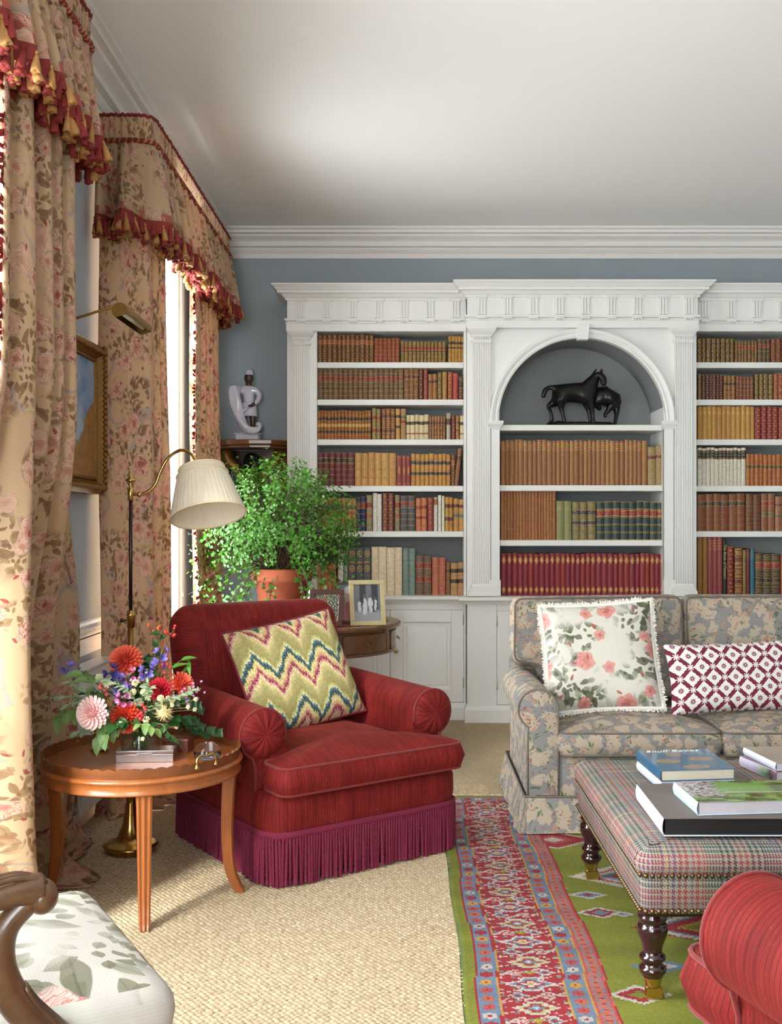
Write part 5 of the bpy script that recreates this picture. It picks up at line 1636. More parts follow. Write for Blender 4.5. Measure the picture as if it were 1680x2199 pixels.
# ------------------------------------------------------------------ open-arm chair with floral seat
def fauteuil():
    rz = math.radians(121.7)
    r = thing('open_armchair', 'carved wood open armchair with pale rose-print seat', 'armchair', (-0.615, 2.24, 0), rz)
    so = refine(rounded2([(-0.345, 0.0), (0.345, 0.0), (0.30, 0.60), (-0.30, 0.60)], 0.07), 0.04)
    mb = MB(); loft(mb, so, [(-0.012, 0.37), (0.0, 0.385), (0.006, 0.42), (0.002, 0.445), (-0.015, 0.462), (-0.04, 0.47)], crown=0.035, rings=10, capuv=lambda x, y: (x + 0.5, y + 0.2))
    mb.build('seat', SEATCHINTZ, r)
    mb = MB(); loft(mb, so, [(-0.03, 0.30), (-0.005, 0.31), (0.004, 0.345), (0.0, 0.375)], top=False); mb.build('seat_rail', ARMW, r)
    for s in (-1, 1):
        # arm: from the back post forward to a scrolled knuckle
        x = s * 0.335
        pts = catmull([(x * 0.98, 0.62, 0.715), (x * 1.03, 0.5, 0.708), (x * 1.07, 0.38, 0.708), (x * 1.08, 0.30, 0.716), (x * 1.07, 0.262, 0.712)], 6)
        mb = MB(); n = len(pts)
        mb.tube(pts, lambda t: 0.019 + 0.011 * t ** 2, 14)
        mb.sphere((x * 1.07, 0.258, 0.700), 0.031, 16, 12, sq=(1, 0.9, 1.0))
        for k in range(3): mb.tube(catmull([(x * 1.07 - 0.02 + 0.02 * k, 0.36, 0.737), (x * 1.07 - 0.016 + 0.016 * k, 0.30, 0.743), (x * 1.07 - 0.012 + 0.012 * k, 0.252, 0.728)], 5), 0.0045, 6)
        a = mb.build('arm', ARMW, r)
        sup = catmull([(x * 1.07, 0.275, 0.70), (x * 1.05, 0.318, 0.655), (x * 1.03, 0.325, 0.59), (x * 1.02, 0.30, 0.52), (x * 1.02, 0.245, 0.45), (x * 1.03, 0.20, 0.40), (x * 1.03, 0.18, 0.34)], 6)
        mb = MB(); mb.tube(sup, lambda t: 0.021 + 0.006 * sin(pi * t) + 0.008 * t * t, 14)
        # acanthus fluting on the lower half
        for k in range(5):
            o = (k - 2) * 0.0085
            mb.tube([p + Vector((o, -0.024 - 0.006 * cos((k - 2) * 0.6), 0.004)) for p in sup[16:]], lambda t: 0.0055 * sin(pi * min(1, t * 1.0 + 0.12)) + 0.001, 6)
        mb.build('arm_support', ARMW, r)
        # legs
        for y, d in ((0.06, -1), (0.54, 1)):
            lp = catmull([(s * 0.29, y, 0.34), (s * 0.305, y + d * 0.02, 0.25), (s * 0.285, y + d * 0.005, 0.12), (s * 0.30, y + d * 0.025, 0.015)], 6)
            mb = MB(); mb.tube(lp, lambda t: 0.032 - 0.018 * t, 10); mb.build('leg', ARMW, r)
        mb = MB(); mb.tube(catmull([(s * 0.30, 0.58, 0.34), (s * 0.315, 0.64, 0.6), (s * 0.29, 0.70, 0.95)], 6), 0.02, 10); mb.build('back_post', ARMW, r)
    mb = MB(); bo = refine(rounded2([(-0.28, 0.0), (0.28, 0.0), (0.27, 0.48), (-0.27, 0.48)], 0.08), 0.05)
    loft(mb, bo, boxprof(0.06, 0.0, 0.014), crown=0.02, bottom=True)
    mb.xf(Matrix.Translation((0, 0.655, 0.52)) @ Matrix.Rotation(math.radians(-10), 4, 'X') @ Matrix(((1, 0, 0, 0), (0, 0, -1, 0), (0, 1, 0, 0), (0, 0, 0, 1))))
    mb.build('backrest', SEATCHINTZ, r)
    return r
def rounded2(poly, rad, n=5):
    out = []; mm = len(poly)
    for i in range(mm):
        p0, p1, p2 = Vector(poly[i - 1]), Vector(poly[i]), Vector(poly[(i + 1) % mm])
        d1, d2 = p0 - p1, p2 - p1; kk = min(rad, d1.length * 0.42, d2.length * 0.42)
        A, B = p1 + d1.normalized() * kk, p1 + d2.normalized() * kk
        for j in range(n + 1):
            t = j / n; out.append(tuple((1 - t) ** 2 * A + 2 * t * (1 - t) * p1 + t * t * B))
    return out
fauteuil()

# ------------------------------------------------------------------ curtains and valances
def braidmat():
    m = Mat('red_chevron_braid')
    u, v, _ = m.sep(m.uv())
    c = ((v * 130.0) + ((u * 90.0).fract() - 0.5).abs() * 1.4).fract()
    st = (c - 0.5).abs().step(0.3, 0.42)
    m.set(m.mix(st * 0.75, S(146, 44, 38), S(204, 150, 128)), 0.85)
    m.bump(c, 0.3, 0.002)
    return m.mat
BRAID = braidmat()
def ropemat():
    m = Mat('red_gold_twisted_rope')
    u, v, _ = m.sep(m.uv())
    t = (u / 0.05 + v / 0.030).fract()
    c = m.mix((t > 0.68) * 0.8, S(124, 34, 32), S(184, 128, 74))
    m.set(c, 0.8); m.bump((t * 3.0).fract(), 0.5, 0.004)
    return m.mat
ROPE = ropemat()
LINING = simple('pale_curtain_lining', S(232, 222, 204), 0.85, var=0.03)

def resample(path, step):
    P = [Vector((p[0], p[1], 0)) for p in path]; out = [P[0]]; 
    for a, b in zip(P[:-1], P[1:]):
        k = max(1, int(round((b - a).length / step)))
        for j in range(1, k + 1): out.append(a.lerp(b, j / k))
    return out
def pathnormals(P):
    N = []
    for i in range(len(P)):
        t = (P[min(i + 1, len(P) - 1)] - P[max(i - 1, 0)]).normalized()
        N.append(Vector((t.y, -t.x, 0)))       # right of travel: into the room when travelling +y
    # soften corners
    for _ in range(6):
        N = [((N[max(i - 1, 0)] + N[i] * 2 + N[min(i + 1, len(N) - 1)])).normalized() for i in range(len(N))]
    return N
def folds(seed, lam, n):
    rn = random.Random(seed); ks = [rn.uniform(0.75, 1.3) for _ in range(400)]
    def f(s):
        # piecewise phase so that folds differ in width and depth
        x = s / lam; i = int(x); a = x - i
        acc = sin(2 * pi * (x + 0.18 * sin(x * 1.7 + seed)))
        amp = ks[i % 400] * (1 - a) + ks[(i + 1) % 400] * a
        sg = 1 if acc >= 0 else -1
        return sg * abs(acc) ** 0.75 * amp
    return f

def curtain(label, path, ztop, amp, lam, seed, lead=None, puddle=0.10, flare=0.05, stretch=1.9, low=None):
    P = resample(path, 0.012); N = pathnormals(P); n = len(P) - 1; f = folds(seed, lam, n)
    if low is not None:      # the cloth hangs differently near the floor
        Q = resample(low, 0.002); Q = [Q[round(i * (len(Q) - 1) / n)] for i in range(n + 1)]
    else: Q = P
    f2 = folds(seed + 5, lam * 0.45, n)
    rn = random.Random(seed)
    zs = [ztop + (0.16 - ztop) * k / 26 for k in range(27)] + [0.11, 0.07, 0.04, 0.022, 0.016, 0.012, 0.009]
    step = 0.012
    root_loc = Vector((P[n // 2].x, P[n // 2].y, 0.006))
    def pt(i, k):
        z = zs[k]; s = i * step; t = 1 - z / ztop
        lw = max(0.0, (0.5 - z) / 0.5)
        a = amp * (0.55 + 0.45 * t)
        d = a * f(s) + 0.25 * a * f2(s + z * 0.02) * t + 0.012 * sin(z * 3 + s * 5) * t
        d += flare * t * t
        along = 0.02 * sin(z * 2.2 + s * 9) * t
        # break of the cloth on the floor
        if k > 26:
            q = (k - 26) / 7.0
            d += puddle * q * (0.75 + 0.5 * f(s * 0.7 + 3)) + 0.03 * q * f2(s * 1.3)
            z = z + 0.03 * (1 - q) * max(0, f2(s * 2 + q)) + 0.02 * sin(q * pi) * (1 + sin(s * 40))
        elif lw > 0.4:
            d += 0.05 * (lw - 0.4) * sin(s * 17 + z * 22) + 0.03 * (lw - 0.4) * sin(z * 45 + s * 6)
        kk = min(1.0, max(0.0, (1.9 - z) / 1.1)); kk = kk * kk * (3 - 2 * kk)
        p = P[i].lerp(Q[i], kk) + N[i] * d
        tdir = Vector((-N[i].y, N[i].x, 0))
        p = p + tdir * along
        p.x = max(p.x, XL + 0.02)
        p.z = max(0.004, z)
        return p - root_loc
    mb = MB(); m = len(zs) - 1
    ln = [0.0]
    for k in range(1, m + 1): ln.append(ln[-1] + (zs[k - 1] - zs[k] if k <= 26 else 0.03))
    mb.grid(lambda u, v: pt(round(u * n), round(v * m)), n, m, lambda u, v: (u * n * step * stretch + seed, -ln[round(v * m)]))
    r = mb.build('curtain', CHINTZ, label=label, cat='curtain', group='floral window curtains', recalc=False)
    r.location = root_loc
    sol = r.modifiers.new('solidify', 'SOLIDIFY'); sol.thickness = 0.004; sol.offset = -1
    if lead is not None:
        i0 = 0 if lead == 'start' else n; dirn = 1 if lead == 'start' else -1
        mb = MB()
        mb.grid(lambda u, v: pt(i0 + dirn * round(u * 3), round(v * 26)) + N[i0] * 0.003, 3, 26, lambda u, v: (ln[round(v * 26)], u * 0.036))
        mb.build('braid_edging', BRAID, r, recalc=False)
        # tufted edge fringe
        mb = MB()
        for k in range(330):
            v = rn.random() * 25.9; k0 = int(v); w = v - k0
            p = pt(i0, k0).lerp(pt(i0, k0 + 1), w)
            tdir = Vector((-N[i0].y, N[i0].x, 0)) * -dirn
            d = tdir * rn.uniform(0.016, 0.03) + N[i0] * rn.uniform(-0.012, 0.014) + Vector((0, 0, rn.uniform(-0.012, 0.006)))
            e = Vector((0, 0, 0.008))
            mb.add([p - e, p + e, p + d + e * 0.7, p + d - e * 0.7], [[0, 1, 2, 3]])
        mb.build('edge_fringe', REDSILK, r, recalc=False, kind='stuff')
    return r

curtain('floral chintz curtain of the window by the flower table, pooled on sisal', [(-1.25, 3.10), (-1.25, 3.76), (-1.31, 3.85), (-1.46, 3.88)], 3.2, 0.045, 0.155, 1, lead='start', puddle=0.13, flare=0.0, low=[(-1.47, 3.08), (-1.25, 3.27), (-1.33, 3.36), (-1.40, 3.55), (-1.405, 3.8), (-1.36, 4.14), (-1.40, 4.20), (-1.47, 4.22)])
curtain('floral chintz curtain hanging behind the brass reading lamp', [(-1.465, 4.86), (-1.34, 4.87), (-1.275, 4.92), (-1.265, 5.30)], 3.2, 0.026, 0.17, 2, lead='end', puddle=0.1, flare=0.05)
curtain('floral chintz curtain next to the corner figurine', [(-1.255, 5.96), (-1.25, 6.62), (-1.29, 6.74), (-1.46, 6.79)], 3.2, 0.032, 0.13, 3, lead='start', puddle=0.06, flare=0.03)

def tassel_mesh(mat):
    mb = MB()
    mb.lathe([(0.001, 0.0), (0.004, -0.003), (0.005, -0.009), (0.0025, -0.013), (0.005, -0.019), (0.0085, -0.03), (0.013, -0.062), (0.0145, -0.074), (0.004, -0.071)], 10)
    o = len(mb.v)
    for i, p in enumerate(mb.v):
        if p[2] < -0.028:
            a = atan2(p[1], p[0]); k = 1 + 0.13 * sin(5 * a + p[2] * 90)
            mb.v[i] = (p[0] * k, p[1] * k, p[2] + 0.003 * sin(3 * a))
    return mb.mesh('tassel', mat)
TASR, TASG = tassel_mesh(REDSILK), tassel_mesh(GOLDROPE)

def valance(label, y0, y1, seed):
    xo = -1.215
    path = [(-1.468, y0)] + [(-1.468 + (xo + 1.468 - 0.06) * k / 6, y0) for k in range(1, 7)]
    path += [(xo - 0.06 + 0.06 * sin(a), y0 + 0.06 - 0.06 * cos(a)) for a in [pi / 2 * k / 6 for k in range(1, 7)]]
    path += [(xo, y1 - 0.06)]
    path += [(xo - 0.06 + 0.06 * cos(a), y1 - 0.06 + 0.06 * sin(a)) for a in [pi / 2 * k / 6 for k in range(1, 7)]] + [(-1.468, y1)]
    P = resample(path, 0.009); N = pathnormals(P); n = len(P) - 1; step = 0.009
    root = thing('valance', label, 'valance', (-1.35, (y0 + y1) / 2, 2.7), 0, 'gathered window valances')
    O = Vector(root.location)
    f = folds(seed, 0.15, n); g = folds(seed + 9, 0.034, n); h = folds(seed + 3, 0.066, n)
    ZR, ZT, ZB = 3.155, 3.268, 2.80
    # gathered heading
    def head(i, t):
        s = i * step
        d = 0.008 + 0.006 * g(s) * (1 - abs(2 * t - 1) * 0.35) + 0.004 * t
        return P[i] + N[i] * d + Vector((0, 0, ZR + (ZT - ZR) * t)) - O
    mb = MB(); mb.grid(lambda u, v: head(round(u * n), v), n, 4, lambda u, v: (u * n * step * 2.2 + seed * 0.3, (ZT - ZR) * v + 0.4))
    mb.build('heading', CHINTZ, root, recalc=False)
    # frilled top edge
    mb = MB(); mb.tube([head(i, 1.0) + Vector((0, 0, 0.004 + 0.004 * g(i * step * 1.7))) for i in range(0, n + 1)], 0.0085, 6); mb.build('top_frill', REDROPE, root, recalc=False)
    mb = MB(); mb.tube([P[i] + N[i] * (0.02 + 0.003 * g(i * step)) + Vector((0, 0, ZR - 0.004)) - O for i in range(0, n + 1)], 0.0115, 8, twist=0.0); mb.build('rope', ROPE, root, recalc=False)
    # skirt
    def skirt(i, t, extra=0.0):
        s = i * step; i = min(max(i, 0), n)
        d = 0.012 + t * 0.02 + 0.052 * (t ** 0.8) * f(s) + 0.008 * h(s) * (1 - t) + extra
        z = ZR - (ZR - ZB) * t - 0.012 * t * f(s * 0.5 + 2)
        q = P[i] + N[i] * d
        q.x = max(q.x, XL + 0.01)
        return q + Vector((0, 0, z)) - O
    mb = MB(); mb.grid(lambda u, v: skirt(round(u * n), v), n, 12, lambda u, v: (u * n * step * 1.7 + seed * 0.71, -0.36 * v))
    o = mb.build('gathered_skirt', CHINTZ, root, recalc=False)
    sol = o.modifiers.new('solidify', 'SOLIDIFY'); sol.thickness = 0.003; sol.offset = -1
    mb = MB(); mb.grid(lambda u, v: skirt(round(u * n), 0.90 + 0.10 * v, 0.004), n, 2, lambda u, v: (u * n * step * 1.6, v * 0.036))
    mb.build('braid', BRAID, root, recalc=False)
    # thread fringe behind the tassels
    def thr(i, v, back):
        p = skirt(i, 1.0, 0.002 - back)
        return p + Vector((0, 0, -0.052 * v)) + N[min(i, n)] * (0.008 * v + 0.004 * sin(i * 1.9) * v)
    mb = MB()
    mb.grid(lambda u, v: thr(round(u * n), v, 0.0), n, 2); mb.grid(lambda u, v: thr(round(u * n), v * 1.15, 0.010), n, 2)
    mb.build('thread_fringe', REDSILK, root, recalc=False, kind='stuff')
    # tassels along the folded edge
    L = 0.0; last = skirt(0, 1.0); acc = 0.0; cnt = 0; rn = random.Random(seed)
    for i in range(1, n + 1):
        p = skirt(i, 1.0); acc += (p - last).length; last = p
        if acc > 0.026:
            acc = 0.0; cnt += 1
            inst('tassel', TASG if cnt % 2 else TASR, root, p + N[i] * 0.009 + Vector((0, 0, -0.012 - 0.006 * (cnt % 2))), (rn.uniform(-.25, .25), rn.uniform(-.25, .25), rn.uniform(0, 6)), (1.1, 1.1, rn.uniform(0.95, 1.1)))
    acc = 0.0; last = skirt(0, 1.0)
    for i in range(1, n + 1):
        p = skirt(i, 1.0); acc += (p - last).length; last = p
        if acc > 0.030:
            acc = 0.0; cnt += 1
            inst('tassel', TASR if cnt % 3 else TASG, root, p - N[i] * 0.006 + Vector((0, 0, -0.030)), (rn.uniform(-.3, .3), rn.uniform(-.3, .3), rn.uniform(0, 6)), (1.2, 1.2, rn.uniform(0.9, 1.1)))
    # pelmet board that carries it
    mb = MB(); mb.box(-1.498 - O.x, -1.232 - O.x, y0 + 0.03 - O.y, y1 - 0.03 - O.y, 3.235 - O.z, 3.255 - O.z); mb.build('pelmet_board', WHITE, root)
    return root
valance('tasselled floral valance over the window by the flower table', 1.02, 3.90, 4)
valance('tasselled floral valance over the window nearest the bookcase', 4.80, 6.90, 6)

# ------------------------------------------------------------------ brass reading lamp
def lamp():
    bx, by = -1.155, 4.24
    r = thing('floor_lamp', 'brass swan-neck reading lamp with pleated cream shade', 'lamp', (bx, by, 0.007))
    O = Vector((bx, by, 0.007))
    def part(n_, mb, mat, par=None, **k): mb.xf(Matrix.Translation(-O)); return mb.build(n_, mat, par or r, **k)
    mb = MB(); mb.lathe([(0.098, 0.008), (0.104, 0.014), (0.104, 0.026), (0.11, 0.03), (0.112, 0.036), (0.105, 0.042), (0.09, 0.046), (0.066, 0.055), (0.05, 0.075), (0.034, 0.115), (0.026, 0.16), (0.02, 0.205), (0.018, 0.225), (0.022, 0.23), (0.022, 0.238), (0.016, 0.243), (0.019, 0.252), (0.019, 0.26), (0.013, 0.268), (0.0115, 0.30)], 32, (bx, by, 0)); part('base', mb, BRASS)
    mb = MB(); mb.tube([(bx, by, 0.29), (bx, by, 0.96)], 0.0115, 14); part('pole', mb, OLDBRASS)
    mb = MB(); mb.lathe([(0.0125, 0.93), (0.017, 0.932), (0.017, 0.975), (0.019, 0.98), (0.019, 0.988), (0.015, 0.99), (0.015, 1.0), (0.008, 1.003)], 16, (bx, by, 0)); c = part('collar', mb, BRASS)
    mb = MB(); mb.lathe([(0.003, 0), (0.003, 0.012), (0.008, 0.015), (0.009, 0.024), (0.004, 0.028)], 12, (bx - 0.016, by, 0.96), (-1, 0, 0)); part('thumbscrew', mb, DARKMETAL, c)
    mb = MB(); mb.tube([(bx, by, 0.99), (bx, by, 1.462)], 0.0075, 12); part('telescopic_rod', mb, DARKMETAL)
    mb = MB(); mb.lathe([(0.008, 1.455), (0.0125, 1.457), (0.0125, 1.505), (0.008, 1.508), (0.006, 1.516), (0.011, 1.522), (0.006, 1.53), (0.02, 1.536), (0.022, 1.541), (0.012, 1.548), (0.004, 1.555), (0.006, 1.562), (0.002, 1.57), (0.0005, 1.575)], 18, (bx, by, 0)); part('finial', mb, BRASS)
    P = [PX(282, 1060, by), PX(300, 1062, by), PX(318, 1056, by), PX(334, 1040, by), PX(345, 1012, by), PX(362, 983, by), PX(388, 967, by - 0.01), PX(411, 975, by - 0.02), PX(424, 996, by - 0.03), PX(430, 1012, by - 0.035)]
    mb = MB(); mb.tube(catmull(P, 6), 0.0068, 12); a = part('swan_neck', mb, BRASS)
    mb = MB(); mb.sphere(P[1], 0.012, 12, 8); part('joint', mb, BRASS, a)
    # shade
    ax = Vector((0.19, -0.30, -0.93)).normalized()
    top = PX(433, 1007, by - 0.035); rt, rb, H = 0.093, 0.152, 0.205
    Rm = Vector((0, 0, 1)).rotation_difference(ax).to_matrix()
    NP = 46
    def shade(u, v, off=0.0, pl=0.0022):
        th = 2 * pi * u
        rr = rt + (rb - rt) * (v ** 0.92) + off + pl * (abs((u * NP) % 1 - 0.5) * 2 - 0.5) * (1 if 0.13 < v < 0.985 else 0.3)
        return top + Rm @ Vector((rr * cos(th), rr * sin(th), H * v))
    mb = MB(); mb.grid(lambda u, v: shade(u, v), NP * 4, 8, lambda u, v: (u, v), closeu=True); mb.grid(lambda u, v: shade(u, v, -0.003, 0), 64, 4, lambda u, v: (u, v), closeu=True)
    m = Mat('pleated_cream_silk'); u, v, _ = m.sep(m.uv())
    c = m.mix((m.noise(m.comb(u * 60.0, v * 3.0), 1.0, 2.0) * 0.8), S(250, 242, 226), S(230, 218, 194)); m.set(c, 0.6)
    tr = m.node('ShaderNodeBsdfTranslucent'); m.put(tr.inputs[0], c); mx = m.node('ShaderNodeMixShader'); mx.inputs[0].default_value = 0.4
    m.nt.links.new(m.b.outputs[0], mx.inputs[1]); m.nt.links.new(tr.outputs[0], mx.inputs[2]); m.nt.links.new(mx.outputs[0], m.out.inputs[0])
    s = part('lamp_shade', mb, m.mat, label='pleated cream silk shade', recalc=False)
    mb = MB()
    for v, off, rr in ((0.0, 0.0, 0.0035), (0.14, 0.002, 0.0032), (1.0, 0.0, 0.004)):
        mb.tube([shade(k / 72, v, off, 0) for k in range(72)], rr, 6, closed=True)
    part('shade_trim', mb, simple('cream_trim', S(222, 200, 162), 0.7), s)
    mb = MB(); mb.tube([top - ax * 0.005, top + ax * 0.05], 0.012, 10); mb.sphere(top + ax * 0.09, 0.027, 14, 10); part('bulb', mb, simple('frosted_bulb', S(236, 232, 222), 0.3), s)
lamp()

# ------------------------------------------------------------------ round tray table
TC = Vector((-0.976, 3.748, 0)); TZ = 0.505
def tray_table():
    r = thing('side_table', 'round mahogany tray-top table carrying the flowers', 'table', (TC.x, TC.y, 0.007))
    R = 0.346
    mb = MB(); mb.lathe([(0.0005, TZ - 0.018), (R - 0.004, TZ - 0.018), (R - 0.004, TZ - 0.008), (0.0005, TZ - 0.007)], 72); t = mb.build('table_top', TABLEW, r)
    n = 52 * 6
    def gal(u, v, q):
        th = 2 * pi * u; rr = (R + 0.002 if q else R - 0.004) + (0.006 if q else 0.003) * v
        z = TZ - 0.01 + (0.038 + 0.0055 * (abs(sin(26 * th)) - 0.5)) * v
        return (rr * cos(th), rr * sin(th), z)
    mb = MB()
    mb.grid(lambda u, v: gal(u, v, 1), n, 3, closeu=True); mb.grid(lambda u, v: gal(u, v, 0), n, 3, closeu=True)
    vs = [gal(i / n, 1, 1) for i in range(n)] + [gal(i / n, 1, 0) for i in range(n)]
    mb.add(vs, [[i, (i + 1) % n, n + (i + 1) % n, n + i] for i in range(n)])
    mb.build('scalloped_gallery', DARKG, r, recalc=False)
    mb = MB(); mb.lathe([(R - 0.01, TZ - 0.062), (R + 0.006, TZ - 0.062), (R + 0.010, TZ - 0.057), (R + 0.006, TZ - 0.052), (R + 0.005, TZ - 0.026), (R + 0.012, TZ - 0.022), (R + 0.016, TZ - 0.016), (R + 0.012, TZ - 0.010), (R + 0.004, TZ - 0.006), (R - 0.012, TZ - 0.006)], 96); mb.build('apron', LEGW, r)
    for ang in (-74.6, 4.0, 105.4, 184.0):
        a = math.radians(ang); d = Vector((cos(a), sin(a), 0)); s_ = Vector((-sin(a), cos(a), 0))
        cl = catmull([(0.315, 0, 0.455), (0.308, 0, 0.36), (0.304, 0, 0.22), (0.312, 0, 0.10), (0.335, 0, 0.03), (0.352, 0, 0.0)], 5)
        mb = MB(); m = len(cl)
        # reeded section: outer face with three beads
        def sec(t):
            w = 0.027 - 0.010 * t; q = w * 0.8
            out = [(q, -w), (q + 0.004, -w * 0.72), (q, -w * 0.4), (q + 0.005, 0), (q, w * 0.4), (q + 0.004, w * 0.72), (q, w), (-q, w), (-q, -w)]
            return out
        def P(u, v):
            k = round(v * (m - 1)); i = round(u * 9) % 9; t = k / (m - 1)
            x, y = sec(t)[i]; p = cl[k]
            pt_ = d * (p.x + x) + s_ * y; return (pt_.x, pt_.y, p.z)
        mb.grid(P, 9, m - 1, smooth=False, closeu=True)
        e = [P(i / 9, 1) for i in range(9)]; mb.add(e, [list(range(9))])
        mb.build('leg', LEGW, r)
    for ang in (-38, 142):
        a = math.radians(ang); c = Vector((cos(a) * (R + 0.002), sin(a) * (R + 0.002), 0)); s_ = Vector((-sin(a), cos(a), 0))
        mb = MB(); h = [c + s_ * k * 0.042 + Vector((0, 0, TZ + z)) for k, z in ((-1, 0.024), (-0.92, 0.042), (-0.6, 0.05), (0, 0.046), (0.6, 0.05), (0.92, 0.042), (1, 0.024))]
        mb.tube(catmull(h, 5), lambda t: 0.0035 + 0.0015 * abs(cos(pi * t)), 8)
        for k in (-1, 1): mb.lathe([(0.011, 0), (0.008, 0.006), (0.004, 0.014), (0.0035, 0.02)], 10, c + s_ * k * 0.042 + Vector((0, 0, TZ + 0.008)))
        mb.build('handle', BRASS, r, label='small arched brass handle')
DARKG = wood('dark_gallery_edge', S(92, 48, 24), S(138, 80, 40), 0.3, 1.0, 0.3)
tray_table()
ZT0 = TZ + 0.001      # tray floor in world, table stands on the knots
def tp(px, py_, z=TZ + 0.0005):
    """point on the tray under a pixel"""
    d = F * (CAMH - z) / (py_ - VPY); return Vector(((px - VPX) / F * d, d, z))

# silver box, dish, paperweight, leather box
def box_thing(name, w, d, h, lid, mat, loc, rz, label, cat, clasp=True):
    r = thing(name, label, cat, loc, rz)
    mb = MB(); mb.box(-w / 2, w / 2, -d / 2, d / 2, 0, h - lid - 0.0008); mb.build('box_body', mat, r, bevel=0.002)
    mb = MB(); mb.box(-w / 2 - 0.001, w / 2 + 0.001, -d / 2 - 0.001, d / 2 + 0.001, h - lid, h); l = mb.build('lid', mat, r, bevel=0.0025)
    if clasp:
        mb = MB(); mb.box(-0.026, 0.026, -d / 2 - 0.005, -d / 2 - 0.001, h - lid, h - lid + 0.004); mb.build('thumb_piece', SILVER, l, bevel=0.001)
    return r
box_thing('silver_box', 0.205, 0.085, 0.043, 0.012, SILVER, tp(315, 1632) + Vector((0, 0, 0)), math.radians(4), 'long tarnished silver cigarette box on the tray table', 'box')
LEATHBOX = simple('red_brown_leather', S(112, 58, 44), 0.4, var=0.15, scale=30)
box_thing('leather_box', 0.10, 0.07, 0.05, 0.014, LEATHBOX, (-0.872, 3.86, TZ + 0.0005), math.radians(-8), 'red-brown leather box behind the glass vase', 'box', False)
r = thing('paperweight', 'clear domed glass paperweight on the tray table', 'paperweight', tp(446, 1626))
mb = MB(); mb.lathe([(0.0005, 0.0), (0.045, 0.0), (0.05, 0.008), (0.05, 0.018), (0.046, 0.034), (0.036, 0.047), (0.02, 0.055), (0.0005, 0.057)], 36, cap=False); mb.build('glass_dome', GLASS, r)
mb = MB(); mb.lathe([(0.0005, 0.003), (0.036, 0.003), (0.03, 0.008), (0.0005, 0.01)], 24, cap=False); mb.build('inset', simple('grey_inset', S(120, 132, 150), 0.2, 0.6), r)
r = thing('silver_dish', 'small round silver dish under the drooping leaves', 'dish', tp(216, 1612))
mb = MB(); mb.lathe([(0.0005, 0.001), (0.022, 0.001), (0.026, 0.004), (0.036, 0.008), (0.037, 0.01), (0.034, 0.0105), (0.024, 0.006), (0.0005, 0.005)], 32, cap=False); mb.build('bowl', SILVER, r)
mb = MB(); mb.tube([(0.0365 * cos(2 * pi * k / 40), 0.0365 * sin(2 * pi * k / 40), 0.0098) for k in range(40)], 0.0016, 6, closed=True); mb.build('beaded_rim', SILVER, r)

# ------------------------------------------------------------------ glass vase and the flowers standing in it
VC = Vector((-0.995, 3.79, TZ + 0.0005))
r = thing('glass_vase', 'clear glass cylinder vase holding the mixed garden flowers', 'vase', VC)
mb = MB(); mb.lathe([(0.0005, 0.0), (0.07, 0.0), (0.073, 0.006), (0.073, 0.112), (0.070, 0.114), (0.068, 0.112), (0.068, 0.008), (0.0005, 0.008)], 40, cap=False); mb.build('glass_wall', VASEG, r)
mb = MB(); mb.lathe([(0.0005, 0.009), (0.0675, 0.009), (0.0675, 0.082), (0.0005, 0.082)], 40, cap=False); mb.build('water', glassy('vase_water', (0.95, 0.97, 0.92), 0.02), r)

FL = {}
def petalmat(name, c1, c2, trans=0.25):
    m = Mat(name); u, v, _ = m.sep(m.uv())
    n = m.noise(m.tc('Object'), 60.0, 2.0)
    c = m.hsv(m.mix(v, c1, c2), v=n * 0.4 + 0.8); m.set(c, 0.5)
    tr = m.node('ShaderNodeBsdfTranslucent'); m.put(tr.inputs[0], c); mx = m.node('ShaderNodeMixShader'); mx.inputs[0].default_value = trans
    m.nt.links.new(m.b.outputs[0], mx.inputs[1]); m.nt.links.new(tr.outputs[0], mx.inputs[2]); m.nt.links.new(mx.outputs[0], m.out.inputs[0])
    return m.mat
CORAL = petalmat('coral_petal', S(196, 40, 30), S(240, 112, 84))
SCARLET = petalmat('scarlet_petal', S(150, 20, 18), S(226, 78, 52))
CRIMSON = petalmat('crimson_petal', S(150, 14, 34), S(206, 40, 54))
PINK = petalmat('pale_pink_petal', S(244, 184, 190), S(250, 226, 220))
VIOLET = petalmat('violet_petal', S(84, 72, 160), S(140, 124, 206))
DEEPVIOLET = petalmat('deep_violet_petal', S(50, 42, 108), S(84, 72, 156))
MAGENTA = petalmat('magenta_petal', S(190, 70, 150), S(232, 150, 200))
LILAC = petalmat('lilac_petal', S(168, 110, 170), S(216, 180, 218))
CREAMF = petalmat('cream_floret', S(214, 206, 150), S(244, 240, 222))
BERRY = simple('red_berry', S(190, 44, 48), 0.2, var=0.2, scale=60)
ORANGEBERRY = simple('orange_berry', S(226, 98, 44), 0.25, var=0.2, scale=60)
PINKBERRY = simple('pink_hypericum', S(214, 92, 88), 0.25, var=0.2, scale=60)
THISTLE = simple('dry_thistle', S(140, 104, 62), 0.8, var=0.3, scale=80)
SEED = simple('pale_spike', S(206, 184, 130), 0.8, var=0.2, scale=80)

